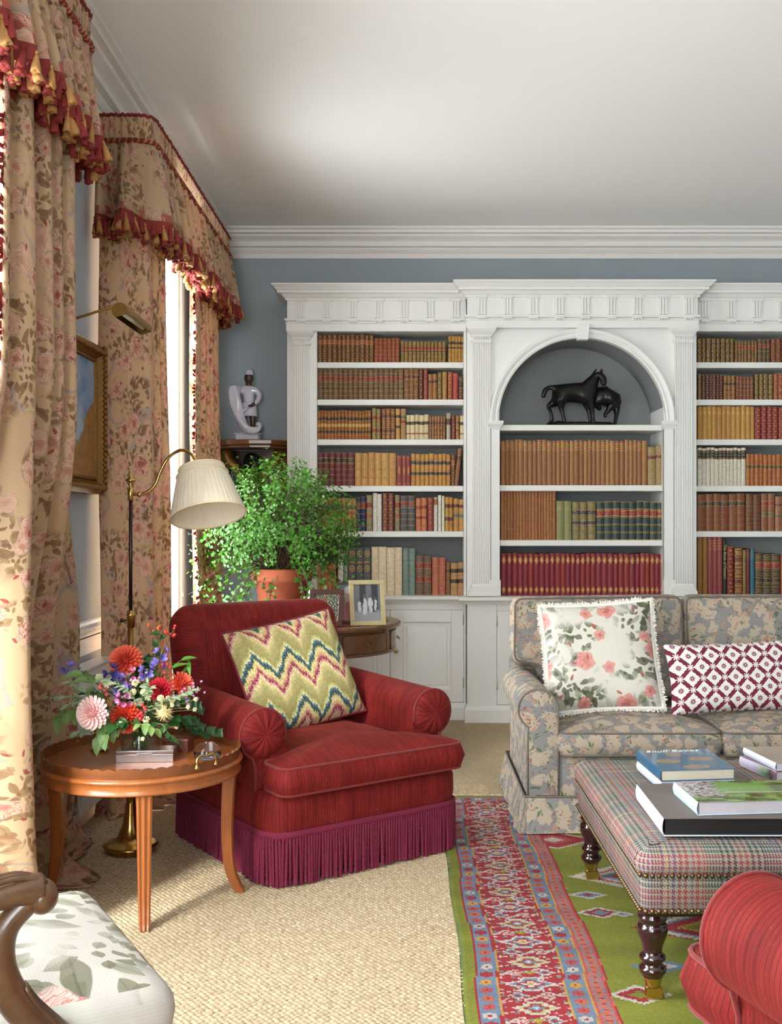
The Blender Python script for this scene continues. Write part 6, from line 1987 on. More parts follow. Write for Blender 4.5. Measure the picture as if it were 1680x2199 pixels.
def petal(mb, base, d, up, L, W, cup, n=3):
    """one petal: a cupped strip from base along d"""
    d = d.normalized(); s_ = d.cross(up)
    s_ = s_.normalized() if s_.length > 1e-5 else d.orthogonal().normalized()
    nrm = s_.cross(d).normalized()
    ws = [0.35, 0.85, 1.0, 0.62] if n == 3 else [0.2, 0.8, 1.0, 0.8, 0.1]
    k = len(ws); vs = []; uvs = []
    for i in range(k):
        t = i / (k - 1)
        c = base + d * (L * t) + nrm * (cup * L * t * t)
        for q in (-1, 0, 1):
            vs.append(c + s_ * (q * W / 2 * ws[i]) + nrm * (abs(q) * W * 0.22 * (1 if cup >= 0 else -1)))
    fs = []
    for i in range(k - 1):
        for q in range(2):
            fs.append([i * 3 + q, i * 3 + q + 1, (i + 1) * 3 + q + 1, (i + 1) * 3 + q])
            uvs.append([(q / 2, i / (k - 1)), ((q + 1) / 2, i / (k - 1)), ((q + 1) / 2, (i + 1) / (k - 1)), (q / 2, (i + 1) / (k - 1))])
    mb.add(vs, fs, uvs, 0, True)
def dahlia_mesh(R, mat, n=90, tight=1.0, key=''):
    mb = MB()
    for i in range(n):
        t = (i + 0.5) / n; th = i * 2.39996
        el = pi / 2 * (1 - t ** 0.62 * 1.12)            # top to slightly below the equator
        d = Vector((cos(th) * cos(el), sin(th) * cos(el), sin(el)))
        L = R * (0.42 + 0.5 * t ** 0.5) * tight
        base = d * (R * 0.22)
        petal(mb, base, d, Vector((0, 0, 1)) if abs(d.z) < 0.97 else Vector((1, 0, 0)), L + R * 0.12, R * (0.16 + 0.2 * t), 0.18)
    mb.sphere((0, 0, 0), R * 0.42, 10, 8)
    return mb.mesh('flower_head' + key, mat)
def orient(o, d, roll=0.0):
    q = Vector((0, 0, 1)).rotation_difference(Vector(d).normalized())
    o.rotation_mode = 'QUATERNION'; o.rotation_quaternion = q
RN = random.Random(11)
NECK = VC + Vector((0, 0, 0.112))
def stem_pts(tip, foot=None):
    """from the vase floor through its mouth to the flower"""
    a = RN.uniform(0, 6.28); f = VC + Vector((0.045 * cos(a), 0.045 * sin(a), 0.014))
    m = NECK + (f - VC - Vector((0, 0, 0.014))) * -0.8 + Vector((0, 0, -0.01))
    t = Vector(tip); mid = m.lerp(t, 0.5) + Vector((0, 0, 0.02))
    return [f, m, mid, t]
def flower(name, label, tip, build, stem_mat=STEMG, sr=0.0022, group=None):
    tip = Vector(tip)
    r = thing(name, label, 'flower', VC + Vector((0, 0, 0.012)), 0, group)
    O = Vector(r.location)
    mb = MB(); mb.tube([p - O for p in catmull(stem_pts(tip), 5)], sr, 6); mb.build('stem', stem_mat, r)
    build(r, tip - O)
    return r
def out_dir(p, bias=0.0):
    d = (Vector(p) - NECK); d.y -= 0.10; d.z += 0.01
    return d.normalized()
def fl_at(px, py_, d): return PX(px, py_, d)
def mk_dahlia(px, py_, d, R, mat, label, n=90, aim=None):
    tip = fl_at(px, py_, d)
    def b(r, t):
        o = inst('flower_head', dahlia_mesh(R, mat, n), r, t); orient(o, aim or out_dir(tip))
    flower('dahlia', label, tip, b)
mk_dahlia(270, 1419, 3.74, 0.050, CORAL, 'coral dahlia at the top of the vase', aim=(0.0, -0.75, 0.6))
mk_dahlia(271, 1541, 3.62, 0.046, SCARLET, 'large scarlet dahlia hanging over the vase front', aim=(0.1, -1, -0.05))
mk_dahlia(200, 1531, 3.54, 0.048, PINK, 'pale pink pompon dahlia low in the vase', 110, aim=(-0.2, -1, 0.15))
mk_dahlia(343, 1481, 3.70, 0.036, CRIMSON, 'deep crimson dahlia in the middle of the vase', 70, aim=(0.1, -0.9, 0.4))
mk_dahlia(389, 1470, 3.74, 0.041, CORAL, 'spiky coral dahlia leaning towards the red armchair', 70, aim=(0.6, -0.6, 0.6))

def floret_mesh(mat, R, n=5, cup=0.25, key=''):
    mb = MB()
    for k in range(n):
        a = 2 * pi * k / n; petal(mb, Vector((0, 0, 0)), Vector((cos(a), sin(a), 0.35)), Vector((0, 0, 1)), R, R * 0.8, cup)
    return mb.mesh('floret' + key, mat)
FV, FDV, FM, FLI = floret_mesh(VIOLET, 0.019, 4), floret_mesh(DEEPVIOLET, 0.021, 4), floret_mesh(MAGENTA, 0.014, 5, 0.6), floret_mesh(LILAC, 0.008, 4, 0.7)
def spike(name, label, tip, base_px, mesh, n, spread, length):
    def b(r, t):
        d = (Vector(tip) - NECK).normalized()
        for k in range(n):
            q = k / max(1, n - 1); p = t - d * length * q
            a = k * 2.4; s_ = d.orthogonal().normalized(); s2 = d.cross(s_)
            off = (s_ * cos(a) + s2 * sin(a)) * spread
            o = inst('floret', mesh, r, p + off); orient(o, (off.normalized() + d * 0.5 + Vector((0, -0.5, 0))))
    flower(name, label, tip, b)
for (px, py_, d, me, n, sp, ln, lab) in ((143, 1432, 3.70, FV, 7, 0.010, 0.06, 'violet salvia spike leaning to the window'), (236, 1440, 3.66, FDV, 8, 0.013, 0.07, 'dark violet salvia spike below the coral dahlia'), (252, 1462, 3.62, FV, 7, 0.016, 0.06, 'violet salvia spike over the pale pink dahlia'), (316, 1436, 3.70, FV, 5, 0.012, 0.03, 'violet salvia spike between coral and crimson dahlias'), (349, 1396, 3.74, FV, 6, 0.012, 0.06, 'tall violet salvia spike by the red berries')):
    spike('salvia', lab, PX(px, py_, d), None, me, n, sp, ln)
for (px, py_, d, n, lab) in ((276, 1446, 3.64, 7, 'magenta snapdragon under the coral dahlia'), (262, 1496, 3.58, 9, 'magenta snapdragon above the scarlet dahlia')):
    spike('snapdragon', lab, PX(px, py_, d), None, FM, n, 0.013, 0.06)
for (px, py_, d, n, lab) in ((432, 1478, 3.70, 12, 'lilac waxflower sprig reaching the red chair arm'), (412, 1490, 3.66, 12, 'lilac waxflower sprig below the spiky dahlia'), (300, 1455, 3.60, 6, 'lilac sprig among the white buttons')):
    spike('waxflower', lab, PX(px, py_, d), None, FLI, n, 0.024, 0.07)
# white button flowers: little domes of florets
def button_mesh(R):
    mb = MB()
    for i in range(26):
        t = (i + 0.5) / 26; th = i * 2.4; el = pi / 2 * (1 - t * 1.1)
        d = Vector((cos(th) * cos(el), sin(th) * cos(el), sin(el)))
        petal(mb, d * R * 0.6, d, Vector((0, 0, 1)) if abs(d.z) < .95 else Vector((1, 0, 0)), R * 0.5, R * 0.45, 0.1)
    mb.sphere((0, 0, 0), R * 0.85, 8, 6)
    return mb.mesh('flower_head_button', CREAMF)
BTN = button_mesh(0.0125)
WPLACE = ['highest on the window side of the vase', 'touching the pink hypericum berries', 'just above the pink hypericum berries', 'between magenta snapdragon and crimson dahlia', 'against the crimson dahlia petals', 'right under the coral dahlia', 'below the crimson dahlia', 'above the scarlet dahlia centre', 'beside the red hypericum berries', 'between crimson dahlia and seed head', 'lowest, over the vase rim', 'behind the dry thistle', 'above the pale seed head', 'next to the pale seed head tip', 'under the spiky coral dahlia', 'on the lilac waxflower tip', 'lowest by the red chair arm', 'between waxflower and ivy', 'close above the ivy', 'hanging in front of the vase glass']
whites = [(213, 1455), (227, 1464), (231, 1470), (287, 1487), (309, 1487), (291, 1467), (318, 1498), (294, 1508), (301, 1509), (345, 1500), (315, 1546), (219, 1474), (361, 1499), (369, 1509), (373, 1504), (420, 1502), (419, 1524), (404, 1519), (370, 1515), (307, 1587)]
for i, (px, py_) in enumerate(whites):
    d = 3.60 + 0.05 * RN.random(); small = i > 11
    def b(r, t, small=small):
        o = inst('flower_head', BTN, r, t, scale=(0.62,) * 3 if small else (1, 1, 1)); orient(o, (RN.uniform(-.4, .4), -0.9, 0.5))
    flower('button_chrysanthemum' if not small else 'feverfew', ('small white button flower ' if not small else 'tiny white feverfew daisy ') + WPLACE[i], PX(px, py_, d), b, sr=0.0012, group='white button flowers in the vase' if not small else 'tiny feverfew daisies in the vase')
# berries
def berries(px, py_, d, n, spread, mat, label, rad=0.006):
    tip = PX(px, py_, d)
    def b(r, t):
        q = MB(); q.sphere((0, 0, 0), rad, 10, 8); me = q.mesh('berry', mat)
        for k in range(n):
            o = Vector((RN.uniform(-1, 1), RN.uniform(-1, 0.3), RN.uniform(-1, 1))) * spread
            inst('berry', me, r, t + o)
            mb = MB(); mb.tube([t - Vector((0, 0, spread * 1.1)), t + o], 0.0007, 4); mb.build('twig', STEMB, r)
    flower('berry_sprig', label, tip, b, STEMB, 0.0018)
berries(313, 1525, 3.56, 8, 0.030, BERRY, 'red hypericum berries beside the scarlet dahlia')
berries(226, 1482, 3.60, 5, 0.026, PINKBERRY, 'pink hypericum berries above the pale pink dahlia', 0.0075)
berries(372, 1353, 3.76, 9, 0.026, BERRY, 'red spindle berries on the highest twig', 0.0055)
berries(330, 1350, 3.78, 7, 0.022, ORANGEBERRY, 'orange spindle berries on the second high twig', 0.005)
berries(352, 1440, 3.72, 7, 0.03, BERRY, 'dark red berries behind the violet spike', 0.0055)
berries(305, 1452, 3.74, 6, 0.022, ORANGEBERRY, 'orange berries right of the coral dahlia', 0.006)
# thistles
def thistle(px, py_, d, R, mat, label, n=70):
    tip = PX(px, py_, d)
    def b(r, t):
        mb = MB()
        for k in range(n):
            v = Vector((RN.gauss(0, 1), RN.gauss(0, 1), RN.gauss(0, 1) + 0.4)).normalized()
            mb.tube([v * R * 0.3, v * R * RN.uniform(0.8, 1.1)], [0.0016, 0.0003], 4)
        mb.sphere((0, 0, 0), R * 0.5, 10, 8)
        o = mb.build('seed_head', mat, r); o.location = t; orient(o, (0.2, -1, 0.2))
    flower('thistle', label, tip, b, STEMB)
thistle(234, 1512, 3.60, 0.030, THISTLE, 'dry brown thistle head between the dahlias')
thistle(352, 1531, 3.58, 0.036, SEED, 'pale spiky seed head over the vase rim', 90)

# leaves in the vase: every branch a thing, every leaf a part
def leaf_mesh(L, W, mat, curl=0.25, key='', lobes=0, wave=0.0):
    mb = MB(); n = 6
    vs = []; uv = []
    for i in range(n + 1):
        t = i / n
        w = W / 2 * sin(pi * t ** 0.8) ** 0.75 * (1 + (0.28 * cos(lobes * pi * t * 2) if lobes else 0))
        z = -curl * L * t * t
        for q in (-1, -0.5, 0, 0.5, 1):
            vs.append((t * L, q * w, z + abs(q) * w * 0.35 + wave * sin(9 * t + q * 2)))
    fs = []; us = []
    for i in range(n):
        for q in range(4):
            fs.append([i * 5 + q, i * 5 + q + 1, (i + 1) * 5 + q + 1, (i + 1) * 5 + q])
            us.append([(q / 4, i / n), ((q + 1) / 4, i / n), ((q + 1) / 4, (i + 1) / n), (q / 4, (i + 1) / n)])
    mb.add(vs, fs, us, 0, True)
    return mb.mesh('leaf' + key, mat)
LB1 = leaf_mesh(0.062, 0.036, LEAF3, 0.35, '_big', 0, 0.002)
LB2 = leaf_mesh(0.05, 0.034, LEAF2, 0.25, '_dark', 2)
LB3 = leaf_mesh(0.034, 0.012, LEAF4, 0.2, '_grey')
LB4 = leaf_mesh(0.055, 0.018, LEAF1, 0.45, '_slim')
LB5 = leaf_mesh(0.034, 0.030, LEAF2, 0.15, '_ivy', 2)
def spray(name, label, pts, mesh, n, spread, droop=0.3, sc=(0.8, 1.2), mat=STEMG, group=None):
    """a stem along world points with n leaves on its outer part"""
    P = catmull([VC + Vector((RN.uniform(-.04, .04), RN.uniform(-.04, .04), 0.014)), NECK + Vector((0, 0, -0.005))] + [Vector(p) for p in pts], 6)
    r = thing(name, label, 'foliage', VC + Vector((0, 0, 0.012)), 0, group); O = Vector(r.location)
    mb = MB(); mb.tube([p - O for p in P], lambda t: 0.0022 - 0.0012 * t, 6); mb.build('stem', mat, r)
    m = len(P)
    for k in range(n):
        t = 0.38 + 0.62 * (k + 0.5) / n; i = min(m - 2, int(t * (m - 1)))
        p = P[i]; d = (P[i + 1] - P[i]).normalized()
        s_ = d.cross(Vector((0, 0, 1))).normalized() if abs(d.z) < 0.95 else Vector((1, 0, 0))
        sd = (1 if k % 2 else -1)
        v = (d * 0.55 + s_ * sd * RN.uniform(0.5, 1.0) * spread + Vector((RN.uniform(-.25, .25), RN.uniform(-.6, .1), RN.uniform(-.35, .25) - droop))).normalized()
        o = inst('leaf', mesh, r, p - O); s = RN.uniform(*sc); o.scale = (s, s, s)
        z = Vector((RN.uniform(-.3, .3), -0.6, 0.75)); y = z.cross(v).normalized(); z = v.cross(y)
        o.rotation_mode = 'QUATERNION'; o.rotation_quaternion = Matrix((v, y, z)).transposed().to_quaternion()
    return r
spray('leaf_branch', 'broad pale leaves drooping over the window side of the tray', [PX(185, 1530, 3.7), PX(150, 1525, 3.68), PX(122, 1545, 3.66)], LB1, 9, 0.9, 0.5)
spray('leaf_branch', 'broad green leaves hanging over the silver dish', [PX(240, 1545, 3.62), PX(225, 1565, 3.58), PX(208, 1592, 3.58)], LB1, 10, 0.9, 0.6)
spray('leaf_branch', 'pale leaf spray above the pink dahlia', [PX(215, 1490, 3.66), PX(190, 1460, 3.66), PX(172, 1440, 3.68)], LB1, 8, 0.8, 0.1)
spray('snapdragon_spike', 'grey-green leafy spike reaching towards the curtain', [PX(200, 1510, 3.66), PX(150, 1495, 3.64), PX(98, 1497, 3.64)], LB3, 26, 1.0, 0.0, (0.7, 1.1))
spray('snapdragon_spike', 'grey-green leafy spike under the violet salvia', [PX(205, 1500, 3.62), PX(175, 1480, 3.6), PX(148, 1462, 3.6)], LB3, 26, 1.0, 0.0)
spray('snapdragon_spike', 'grey-green leaves around the pale pink dahlia', [PX(230, 1510, 3.66), PX(185, 1505, 3.64), PX(140, 1515, 3.64)], LB3, 26, 1.1, 0.1, (0.9, 1.3))
spray('snapdragon_spike', 'grey-green leaves between white buttons and crimson dahlia', [PX(310, 1500, 3.62), PX(320, 1480, 3.6), PX(316, 1465, 3.6)], LB3, 22, 1.2, 0.1)
spray('ivy_trail', 'dark ivy trail lying towards the red armchair', [PX(370, 1540, 3.72), PX(420, 1550, 3.82), PX(470, 1572, 3.88)], LB5, 16, 1.0, 0.2, (0.9, 1.5))
spray('ivy_trail', 'dark ivy trail falling behind the paperweight', [PX(365, 1545, 3.76), PX(405, 1560, 3.84), PX(440, 1575, 3.90)], LB5, 14, 1.0, 0.2, (0.9, 1.5))
spray('ivy_trail', 'ivy trail beside the seed head, just above the silver box', [PX(345, 1555, 3.56), PX(362, 1575, 3.53), PX(385, 1598, 3.53)], LB5, 9, 0.9, 0.3, (0.6, 1.0))
spray('leaf_branch', 'slim yellow-green leaves arching over the red chair back', [PX(350, 1460, 3.72), PX(380, 1425, 3.74), PX(402, 1415, 3.76), PX(412, 1440, 3.76)], LB4, 7, 0.9, 0.0, mat=STEMB)
spray('leaf_branch', 'tall twig with dark leaves carrying spindle berries', [PX(320, 1450, 3.74), PX(338, 1390, 3.76), PX(350, 1350, 3.76)], LB2, 7, 0.8, 0.1, (0.6, 0.9), mat=STEMB)
spray('leaf_branch', 'dark leaves low on the red armchair side of the vase', [PX(350, 1520, 3.7), PX(400, 1500, 3.74), PX(430, 1520, 3.76)], LB2, 16, 1.2, 0.2)
spray('leaf_branch', 'dark leaves behind the coral dahlia', [PX(285, 1500, 3.8), PX(300, 1450, 3.84), PX(310, 1410, 3.84)], LB2, 14, 1.2, 0.1)
spray('leaf_branch', 'dark green leaves filling the window side of the vase', [PX(240, 1510, 3.76), PX(210, 1490, 3.8), PX(180, 1480, 3.82)], LB2, 16, 1.2, 0.1)
spray('leaf_branch', 'green leaves round the scarlet dahlia', [PX(280, 1550, 3.6), PX(262, 1552, 3.56), PX(240, 1560, 3.55)], LB2, 10, 1.3, 0.2)
spray('snapdragon_spike', 'pale leafy spike over the silver dish', [PX(235, 1545, 3.68), PX(195, 1565, 3.66), PX(160, 1572, 3.66)], LB3, 24, 1.1, 0.2, (0.9, 1.4))
spray('snapdragon_spike', 'pale leafy spike among the white buttons', [PX(290, 1500, 3.6), PX(255, 1470, 3.58), PX(215, 1455, 3.6)], LB3, 24, 1.1, 0.0, (0.8, 1.2))
spray('snapdragon_spike', 'pale leafy spike under the spiky coral dahlia', [PX(340, 1510, 3.6), PX(380, 1495, 3.6), PX(415, 1480, 3.64)], LB3, 24, 1.1, 0.0, (0.8, 1.2))
spray('leaf_branch', 'pale leaves curling below the scarlet dahlia', [PX(300, 1555, 3.58), PX(318, 1560, 3.54), PX(340, 1568, 3.53)], LB1, 7, 1.0, 0.4, (0.5, 0.8))

# ------------------------------------------------------------------ drum table with plant and photographs
DTC = Vector((-0.60, 6.13, 0)); DTZ = 0.785; DTR = 0.545
def drum_table():
    r = thing('drum_table', 'round walnut drum table with drawers behind the red armchair', 'table', (DTC.x, DTC.y, 0))
    mb = MB(); mb.lathe([(0.0005, DTZ - 0.03), (DTR - 0.01, DTZ - 0.03), (DTR, DTZ - 0.024), (DTR + 0.004, DTZ - 0.012), (DTR, DTZ - 0.003), (DTR - 0.01, DTZ), (DTR - 0.07, DTZ)], 96, cap=False); mb.build('table_top', WALNUT, r)
    mb = MB(); mb.lathe([(0.0005, DTZ - 0.0005), (DTR - 0.07, DTZ - 0.0005), (DTR - 0.07, DTZ - 0.01)], 72, cap=False); mb.build('leather_inset', LEATHERTOP, r)
    mb = MB(); mb.lathe([(0.3, DTZ - 0.17), (DTR - 0.03, DTZ - 0.17), (DTR - 0.022, DTZ - 0.165), (DTR - 0.026, DTZ - 0.158), (DTR - 0.03, DTZ - 0.155), (DTR - 0.03, DTZ - 0.04), (DTR - 0.02, DTZ - 0.032), (0.3, DTZ - 0.03)], 96, cap=False); mb.build('frieze', WALNUT, r)
    for k in range(8):
        a0 = 2 * pi * k / 8 + 0.06 - 0.38; a1 = a0 + 2 * pi / 8 - 0.12; R = DTR - 0.028
        mb = MB()
        mb.grid(lambda u, v: (R * cos(a0 + (a1 - a0) * u), R * sin(a0 + (a1 - a0) * u), DTZ - 0.148 + 0.1 * v), 12, 1)
        for z in (DTZ - 0.148, DTZ - 0.048): mb.tube([((R + 0.001) * cos(a0 + (a1 - a0) * j / 12), (R + 0.001) * sin(a0 + (a1 - a0) * j / 12), z) for j in range(13)], 0.003, 6)
        for a in (a0, a1): mb.tube([((R + 0.001) * cos(a), (R + 0.001) * sin(a), DTZ - 0.148), ((R + 0.001) * cos(a), (R + 0.001) * sin(a), DTZ - 0.048)], 0.003, 6)
        d = mb.build('drawer', WALNUT, r)
        am = (a0 + a1) / 2
        mb = MB(); c = Vector(((R + 0.004) * cos(am), (R + 0.004) * sin(am), DTZ - 0.095)); s_ = Vector((-sin(am), cos(am), 0)); o = Vector((cos(am), sin(am), 0))
        mb.tube(catmull([c - s_ * 0.022, c - s_ * 0.018 + o * 0.014 + Vector((0, 0, -0.008)), c + o * 0.018 + Vector((0, 0, -0.016)), c + s_ * 0.018 + o * 0.014 + Vector((0, 0, -0.008)), c + s_ * 0.022], 5), 0.0028, 6)
        for q in (-1, 1): mb.lathe([(0.006, 0), (0.005, 0.004), (0.002, 0.007)], 8, c + s_ * 0.022 * q, o)
        mb.build('drawer_pull', OLDBRASS, d)
    mb = MB(); mb.lathe([(0.16, DTZ - 0.18), (0.07, DTZ - 0.2), (0.05, DTZ - 0.26), (0.06, 0.42), (0.075, 0.36), (0.05, 0.28), (0.07, 0.24), (0.08, 0.18)], 28); mb.build('pedestal', WALNUT, r)
    for k in range(4):
        a = pi / 4 + k * pi / 2; d = Vector((cos(a), sin(a), 0))
        mb = MB(); mb.tube(catmull([d * 0.05 + Vector((0, 0, 0.24)), d * 0.2 + Vector((0, 0, 0.2)), d * 0.36 + Vector((0, 0, 0.07)), d * 0.43 + Vector((0, 0, 0.02))], 6), lambda t: 0.028 - 0.012 * t, 10); mb.build('leg', WALNUT, r)
drum_table()
# terracotta pot with the plant
PC = Vector((-0.762, 6.12, DTZ + 0.0005))
r = thing('plant_pot', 'terracotta pot holding the bushy green plant', 'pot', PC)
mb = MB(); mb.lathe([(0.0005, 0.0), (0.118, 0.0), (0.122, 0.006), (0.158, 0.235), (0.176, 0.24), (0.181, 0.25), (0.184, 0.305), (0.18, 0.312), (0.168, 0.312), (0.16, 0.29), (0.0005, 0.285)], 48, cap=False); mb.build('pot_body', TERRA, r)
mb = MB(); mb.lathe([(0.0005, 0.29), (0.16, 0.288)], 32, cap=False); mb.build('soil', simple('potting_soil', S(52, 40, 32), 0.95, var=0.4, scale=120), r)
def bush():
    rn = random.Random(21)
    r = thing('bushy_plant', 'bushy fresh green scented pelargonium spilling from its pot', 'plant', PC + Vector((0, 0, 0.287)))
    C = Vector((-0.03, -0.04, 0.28)); R = Vector((0.475, 0.40, 0.40))
    tips = []; stems = MB()
    def add_stem(tip, droop):
        a = rn.uniform(0, 6.28); b = Vector((0.09 * cos(a), 0.09 * sin(a), 0.0)) * rn.random()
        mid = b.lerp(tip, 0.5) + Vector((0, 0, 0.07 if not droop else 0.12))
        pts = catmull([b, mid, tip], 6)
        stems.tube(pts, lambda t: 0.0035 - 0.0025 * t, 5, cap=False)
        return pts
    L = []      # leaf placements: position, outward direction, size
    for k in range(430):
        v = Vector((rn.gauss(0, 1), rn.gauss(0, 1), rn.gauss(0, 1))).normalized()
        if v.z < -0.55: continue
        s_ = rn.uniform(0.82, 1.02)
        tip = Vector((C.x + v.x * R.x * s_, C.y + v.y * R.y * s_, C.z + v.z * R.z * s_))
        if tip.z < -0.02 and sqrt(tip.x ** 2 + tip.y ** 2) < 0.2: continue
        pts = add_stem(tip, False)
        for p in pts[6:]:
            for q in range(3):
                L.append((p + Vector((rn.gauss(0, .03), rn.gauss(0, .03), rn.gauss(0, .028))), v, rn.uniform(0.6, 1.05)))
        for q in range(9): L.append((tip + Vector((rn.gauss(0, .026), rn.gauss(0, .026), rn.gauss(0, .026))), v, rn.uniform(0.7, 1.15)))
    T = []      # trailing shoots
    for (ax_, ay, az, n) in ((-0.46, -0.15, -0.05, 4), (-0.50, -0.05, -0.12, 4), (-0.38, -0.24, -0.18, 5), (-0.24, -0.30, -0.24, 5), (-0.08, -0.26, -0.2, 4), (0.30, -0.2, -0.10, 5), (0.38, -0.1, -0.02, 5), (0.2, -0.25, -0.12, 4), (-0.42, 0.0, 0.06, 4), (-0.55, -0.1, 0.0, 3), (-0.33, -0.2, -0.28, 4), (0.26, -0.16, -0.16, 4), (0.42, 0.0, 0.04, 4)):
        for q in range(n):
            tip = Vector((ax_ + rn.gauss(0, .04), ay + rn.gauss(0, .04), az + rn.gauss(0, .035)))
            pts = add_stem(tip, True)
            for p in pts[5:]:
                for w in range(2): T.append((p + Vector((rn.gauss(0, .022), rn.gauss(0, .022), rn.gauss(0, .02))), Vector((tip.x, tip.y - 0.2, 0.3)).normalized(), rn.uniform(0.8, 1.35)))
    stems.build('stems', STEMB, r, recalc=False, kind='stuff')
    # leaf shape: a small lobed fan
    def leafv():
        pts = [(0, 0)]
        for k in range(9):
            a = math.radians(-125 + 250 * k / 8); rr = 0.5 + (0.12 if k % 2 == 0 else -0.07)
            pts.append((0.42 + rr * cos(a) * 0.95, rr * sin(a)))
        return pts
    base = leafv()
    def place(mb, p, v, s):
        s *= 0.0185
        u = (v + Vector((rn.gauss(0, .5), rn.gauss(0, .5), rn.gauss(0, .5) + 0.25))).normalized()
        x = u.orthogonal().normalized(); x = (Matrix.Rotation(rn.uniform(0, 6.28), 3, u) @ x); y = u.cross(x)
        vs = [p + x * ((a - 0.4) * s) + y * (b * s) + u * (0.18 * s * (abs(b) * 1.2 + (0.3 if i == 0 else 0))) for i, (a, b) in enumerate(base)]
        mb.add(vs, [[0, i, i + 1] for i in range(1, 9)], None, 0, True)
    mb = MB()
    for (p, v, s) in L: place(mb, p, v, s)
    mb.build('foliage', LEAF1, r, recalc=False, kind='stuff')
    # the largest loose leaves on the trailing shoots, each its own piece
    q = MB(); vs = [((a - 0.4) * 0.021, b * 0.021, 0.0045 * abs(b)) for a, b in base]
    q.add(vs, [[0, i, i + 1] for i in range(1, 9)], None, 0, True); lm = q.mesh('leaf', LEAF1)
    rn.shuffle(T)
    for (p, v, s) in T[:260]:
        o = inst('leaf', lm, r, p, (rn.uniform(0.4, 1.5), rn.uniform(-.6, .6), rn.uniform(0, 6.28)), (s, s, s))
    mb = MB()
    for (p, v, s) in T[260:]: place(mb, p, v, s)
    mb.build('trailing_foliage', LEAF1, r, recalc=False, kind='stuff')
    print('leaves', len(L), len(T))
bush()

# framed photographs: plain invented pictures in tones like the originals
def photomat(name, kind):
    m = Mat(name); u, v, _ = m.sep(m.uv()); uv = m.uv()
    wu, wv_, _ = m.sep(wvec(m, uv, 0.16, 7.0))
    n = m.noise(uv, 9.0, 4.0); n2 = m.noise(uv, 26.0, 3.0)
    def ell(cx, cy, rx, ry): return (((wu - cx) / rx).pow(2.0) + ((wv_ - cy) / ry).pow(2.0)).sqrt().step(1.1, 0.8)
    if kind == 'wedding':
        c = m.mix((v + n * 0.3 - 0.35).step(0.0, 0.12), S(150, 152, 156), m.mix((u * 14.0).sin().step(-0.3, 0.5), S(52, 54, 58), S(112, 114, 120)))
        for (cx, cy, rx, ry) in ((0.40, 0.40, 0.10, 0.26), (0.62, 0.46, 0.09, 0.22), (0.20, 0.40, 0.07, 0.18), (0.80, 0.44, 0.06, 0.16)):
            c = m.mix(ell(cx, cy, rx, ry), c, m.mix(n2, S(170, 172, 176), S(226, 226, 228)))
        for (cx, cy) in ((0.40, 0.68), (0.62, 0.70), (0.20, 0.60), (0.80, 0.62)): c = m.mix(ell(cx, cy, 0.045, 0.05), c, S(96, 94, 94))
    elif kind == 'couple':
        c = m.mix(n2.step(0.5, 0.62), S(40, 48, 40), S(176, 172, 148))
        c = m.mix(ell(0.42, 0.3, 0.14, 0.42), c, S(214, 210, 206)); c = m.mix(ell(0.26, 0.45, 0.1, 0.4), c, S(40, 36, 40)); c = m.mix(ell(0.4, 0.78, 0.12, 0.12), c, S(112, 70, 54))
    else:
        c = m.mix(n, S(70, 80, 96), S(104, 110, 118)); c = m.mix(ell(0.5, 0.1, 0.42, 0.5), c, S(150, 74, 70)); c = m.mix(ell(0.5, 0.68, 0.17, 0.2), c, S(176, 136, 120)); c = m.mix(ell(0.5, 0.84, 0.2, 0.1), c, S(176, 176, 182))
    m.set(c, 0.18)
    return m.mat
def frame(name, label, w, h, border, fmat, pmat, pos, yaw, lean=14):
    r = thing(name, label, 'picture frame', pos, 0)
    r.rotation_euler = (0, 0, yaw)
    M = Matrix.Rotation(math.radians(-lean), 4, 'X')
    t = 0.012; mb = MB()
    for (a, b, c, d) in ((-w / 2, w / 2, 0, border), (-w / 2, w / 2, h - border, h), (-w / 2, -w / 2 + border, border, h - border), (w / 2 - border, w / 2, border, h - border)):
        mb.box(a, b, -t, 0, c, d)
    mb.xf(M); mb.build('frame_moulding', fmat, r, bevel=0.002)
    mb = MB(); mb.add([(-w / 2 + border, -t * 0.5, border), (w / 2 - border, -t * 0.5, border), (w / 2 - border, -t * 0.5, h - border), (-w / 2 + border, -t * 0.5, h - border)], [[0, 1, 2, 3]], [[(0, 0), (1, 0), (1, 1), (0, 1)]])
    mb.xf(M); mb.build('photograph', pmat, r)
    mb = MB(); mb.box(-w / 2 + border * 0.5, w / 2 - border * 0.5, -0.002, 0.002, border * 0.5, h - border * 0.5); mb.xf(M); mb.build('backing', BLACKPAPER, r)
    mb = MB(); k = h * 0.8
    top = M @ Vector((0, 0.002, k)); mb.tube([top, (0, sin(math.radians(lean)) * k + 0.09, 0.004)], 0.006, 6); mb.build('strut', BLACKPAPER, r)
CREAMFRAME = simple('pale_gilt_frame', S(196, 180, 132), 0.5, var=0.08, scale=60)
zt = DTZ + 0.0008
frame('photo_frame', 'cream framed black-and-white wedding group photograph on the drum table', 0.205, 0.262, 0.026, CREAMFRAME, photomat('wedding_print', 'wedding'), (-0.235, 5.81, zt), math.radians(13))
frame('photo_frame', 'dark wood framed photograph of a couple on the drum table', 0.20, 0.21, 0.028, FRAMEDW, photomat('couple_print', 'couple'), (-0.475, 5.76, zt), math.radians(-10))
frame('photo_frame', 'portrait photograph in a dark frame between two others', 0.15, 0.24, 0.014, simple('thin_brown_frame', S(84, 50, 32), 0.4), photomat('portrait_print', 'portrait'), (-0.36, 5.98, zt), math.radians(6))
frame('photo_frame', 'silver photo frame half hidden beside the terracotta pot', 0.12, 0.2, 0.014, SILVER, photomat('grey_print', 'wedding'), (-0.55, 5.93, zt), math.radians(-24))

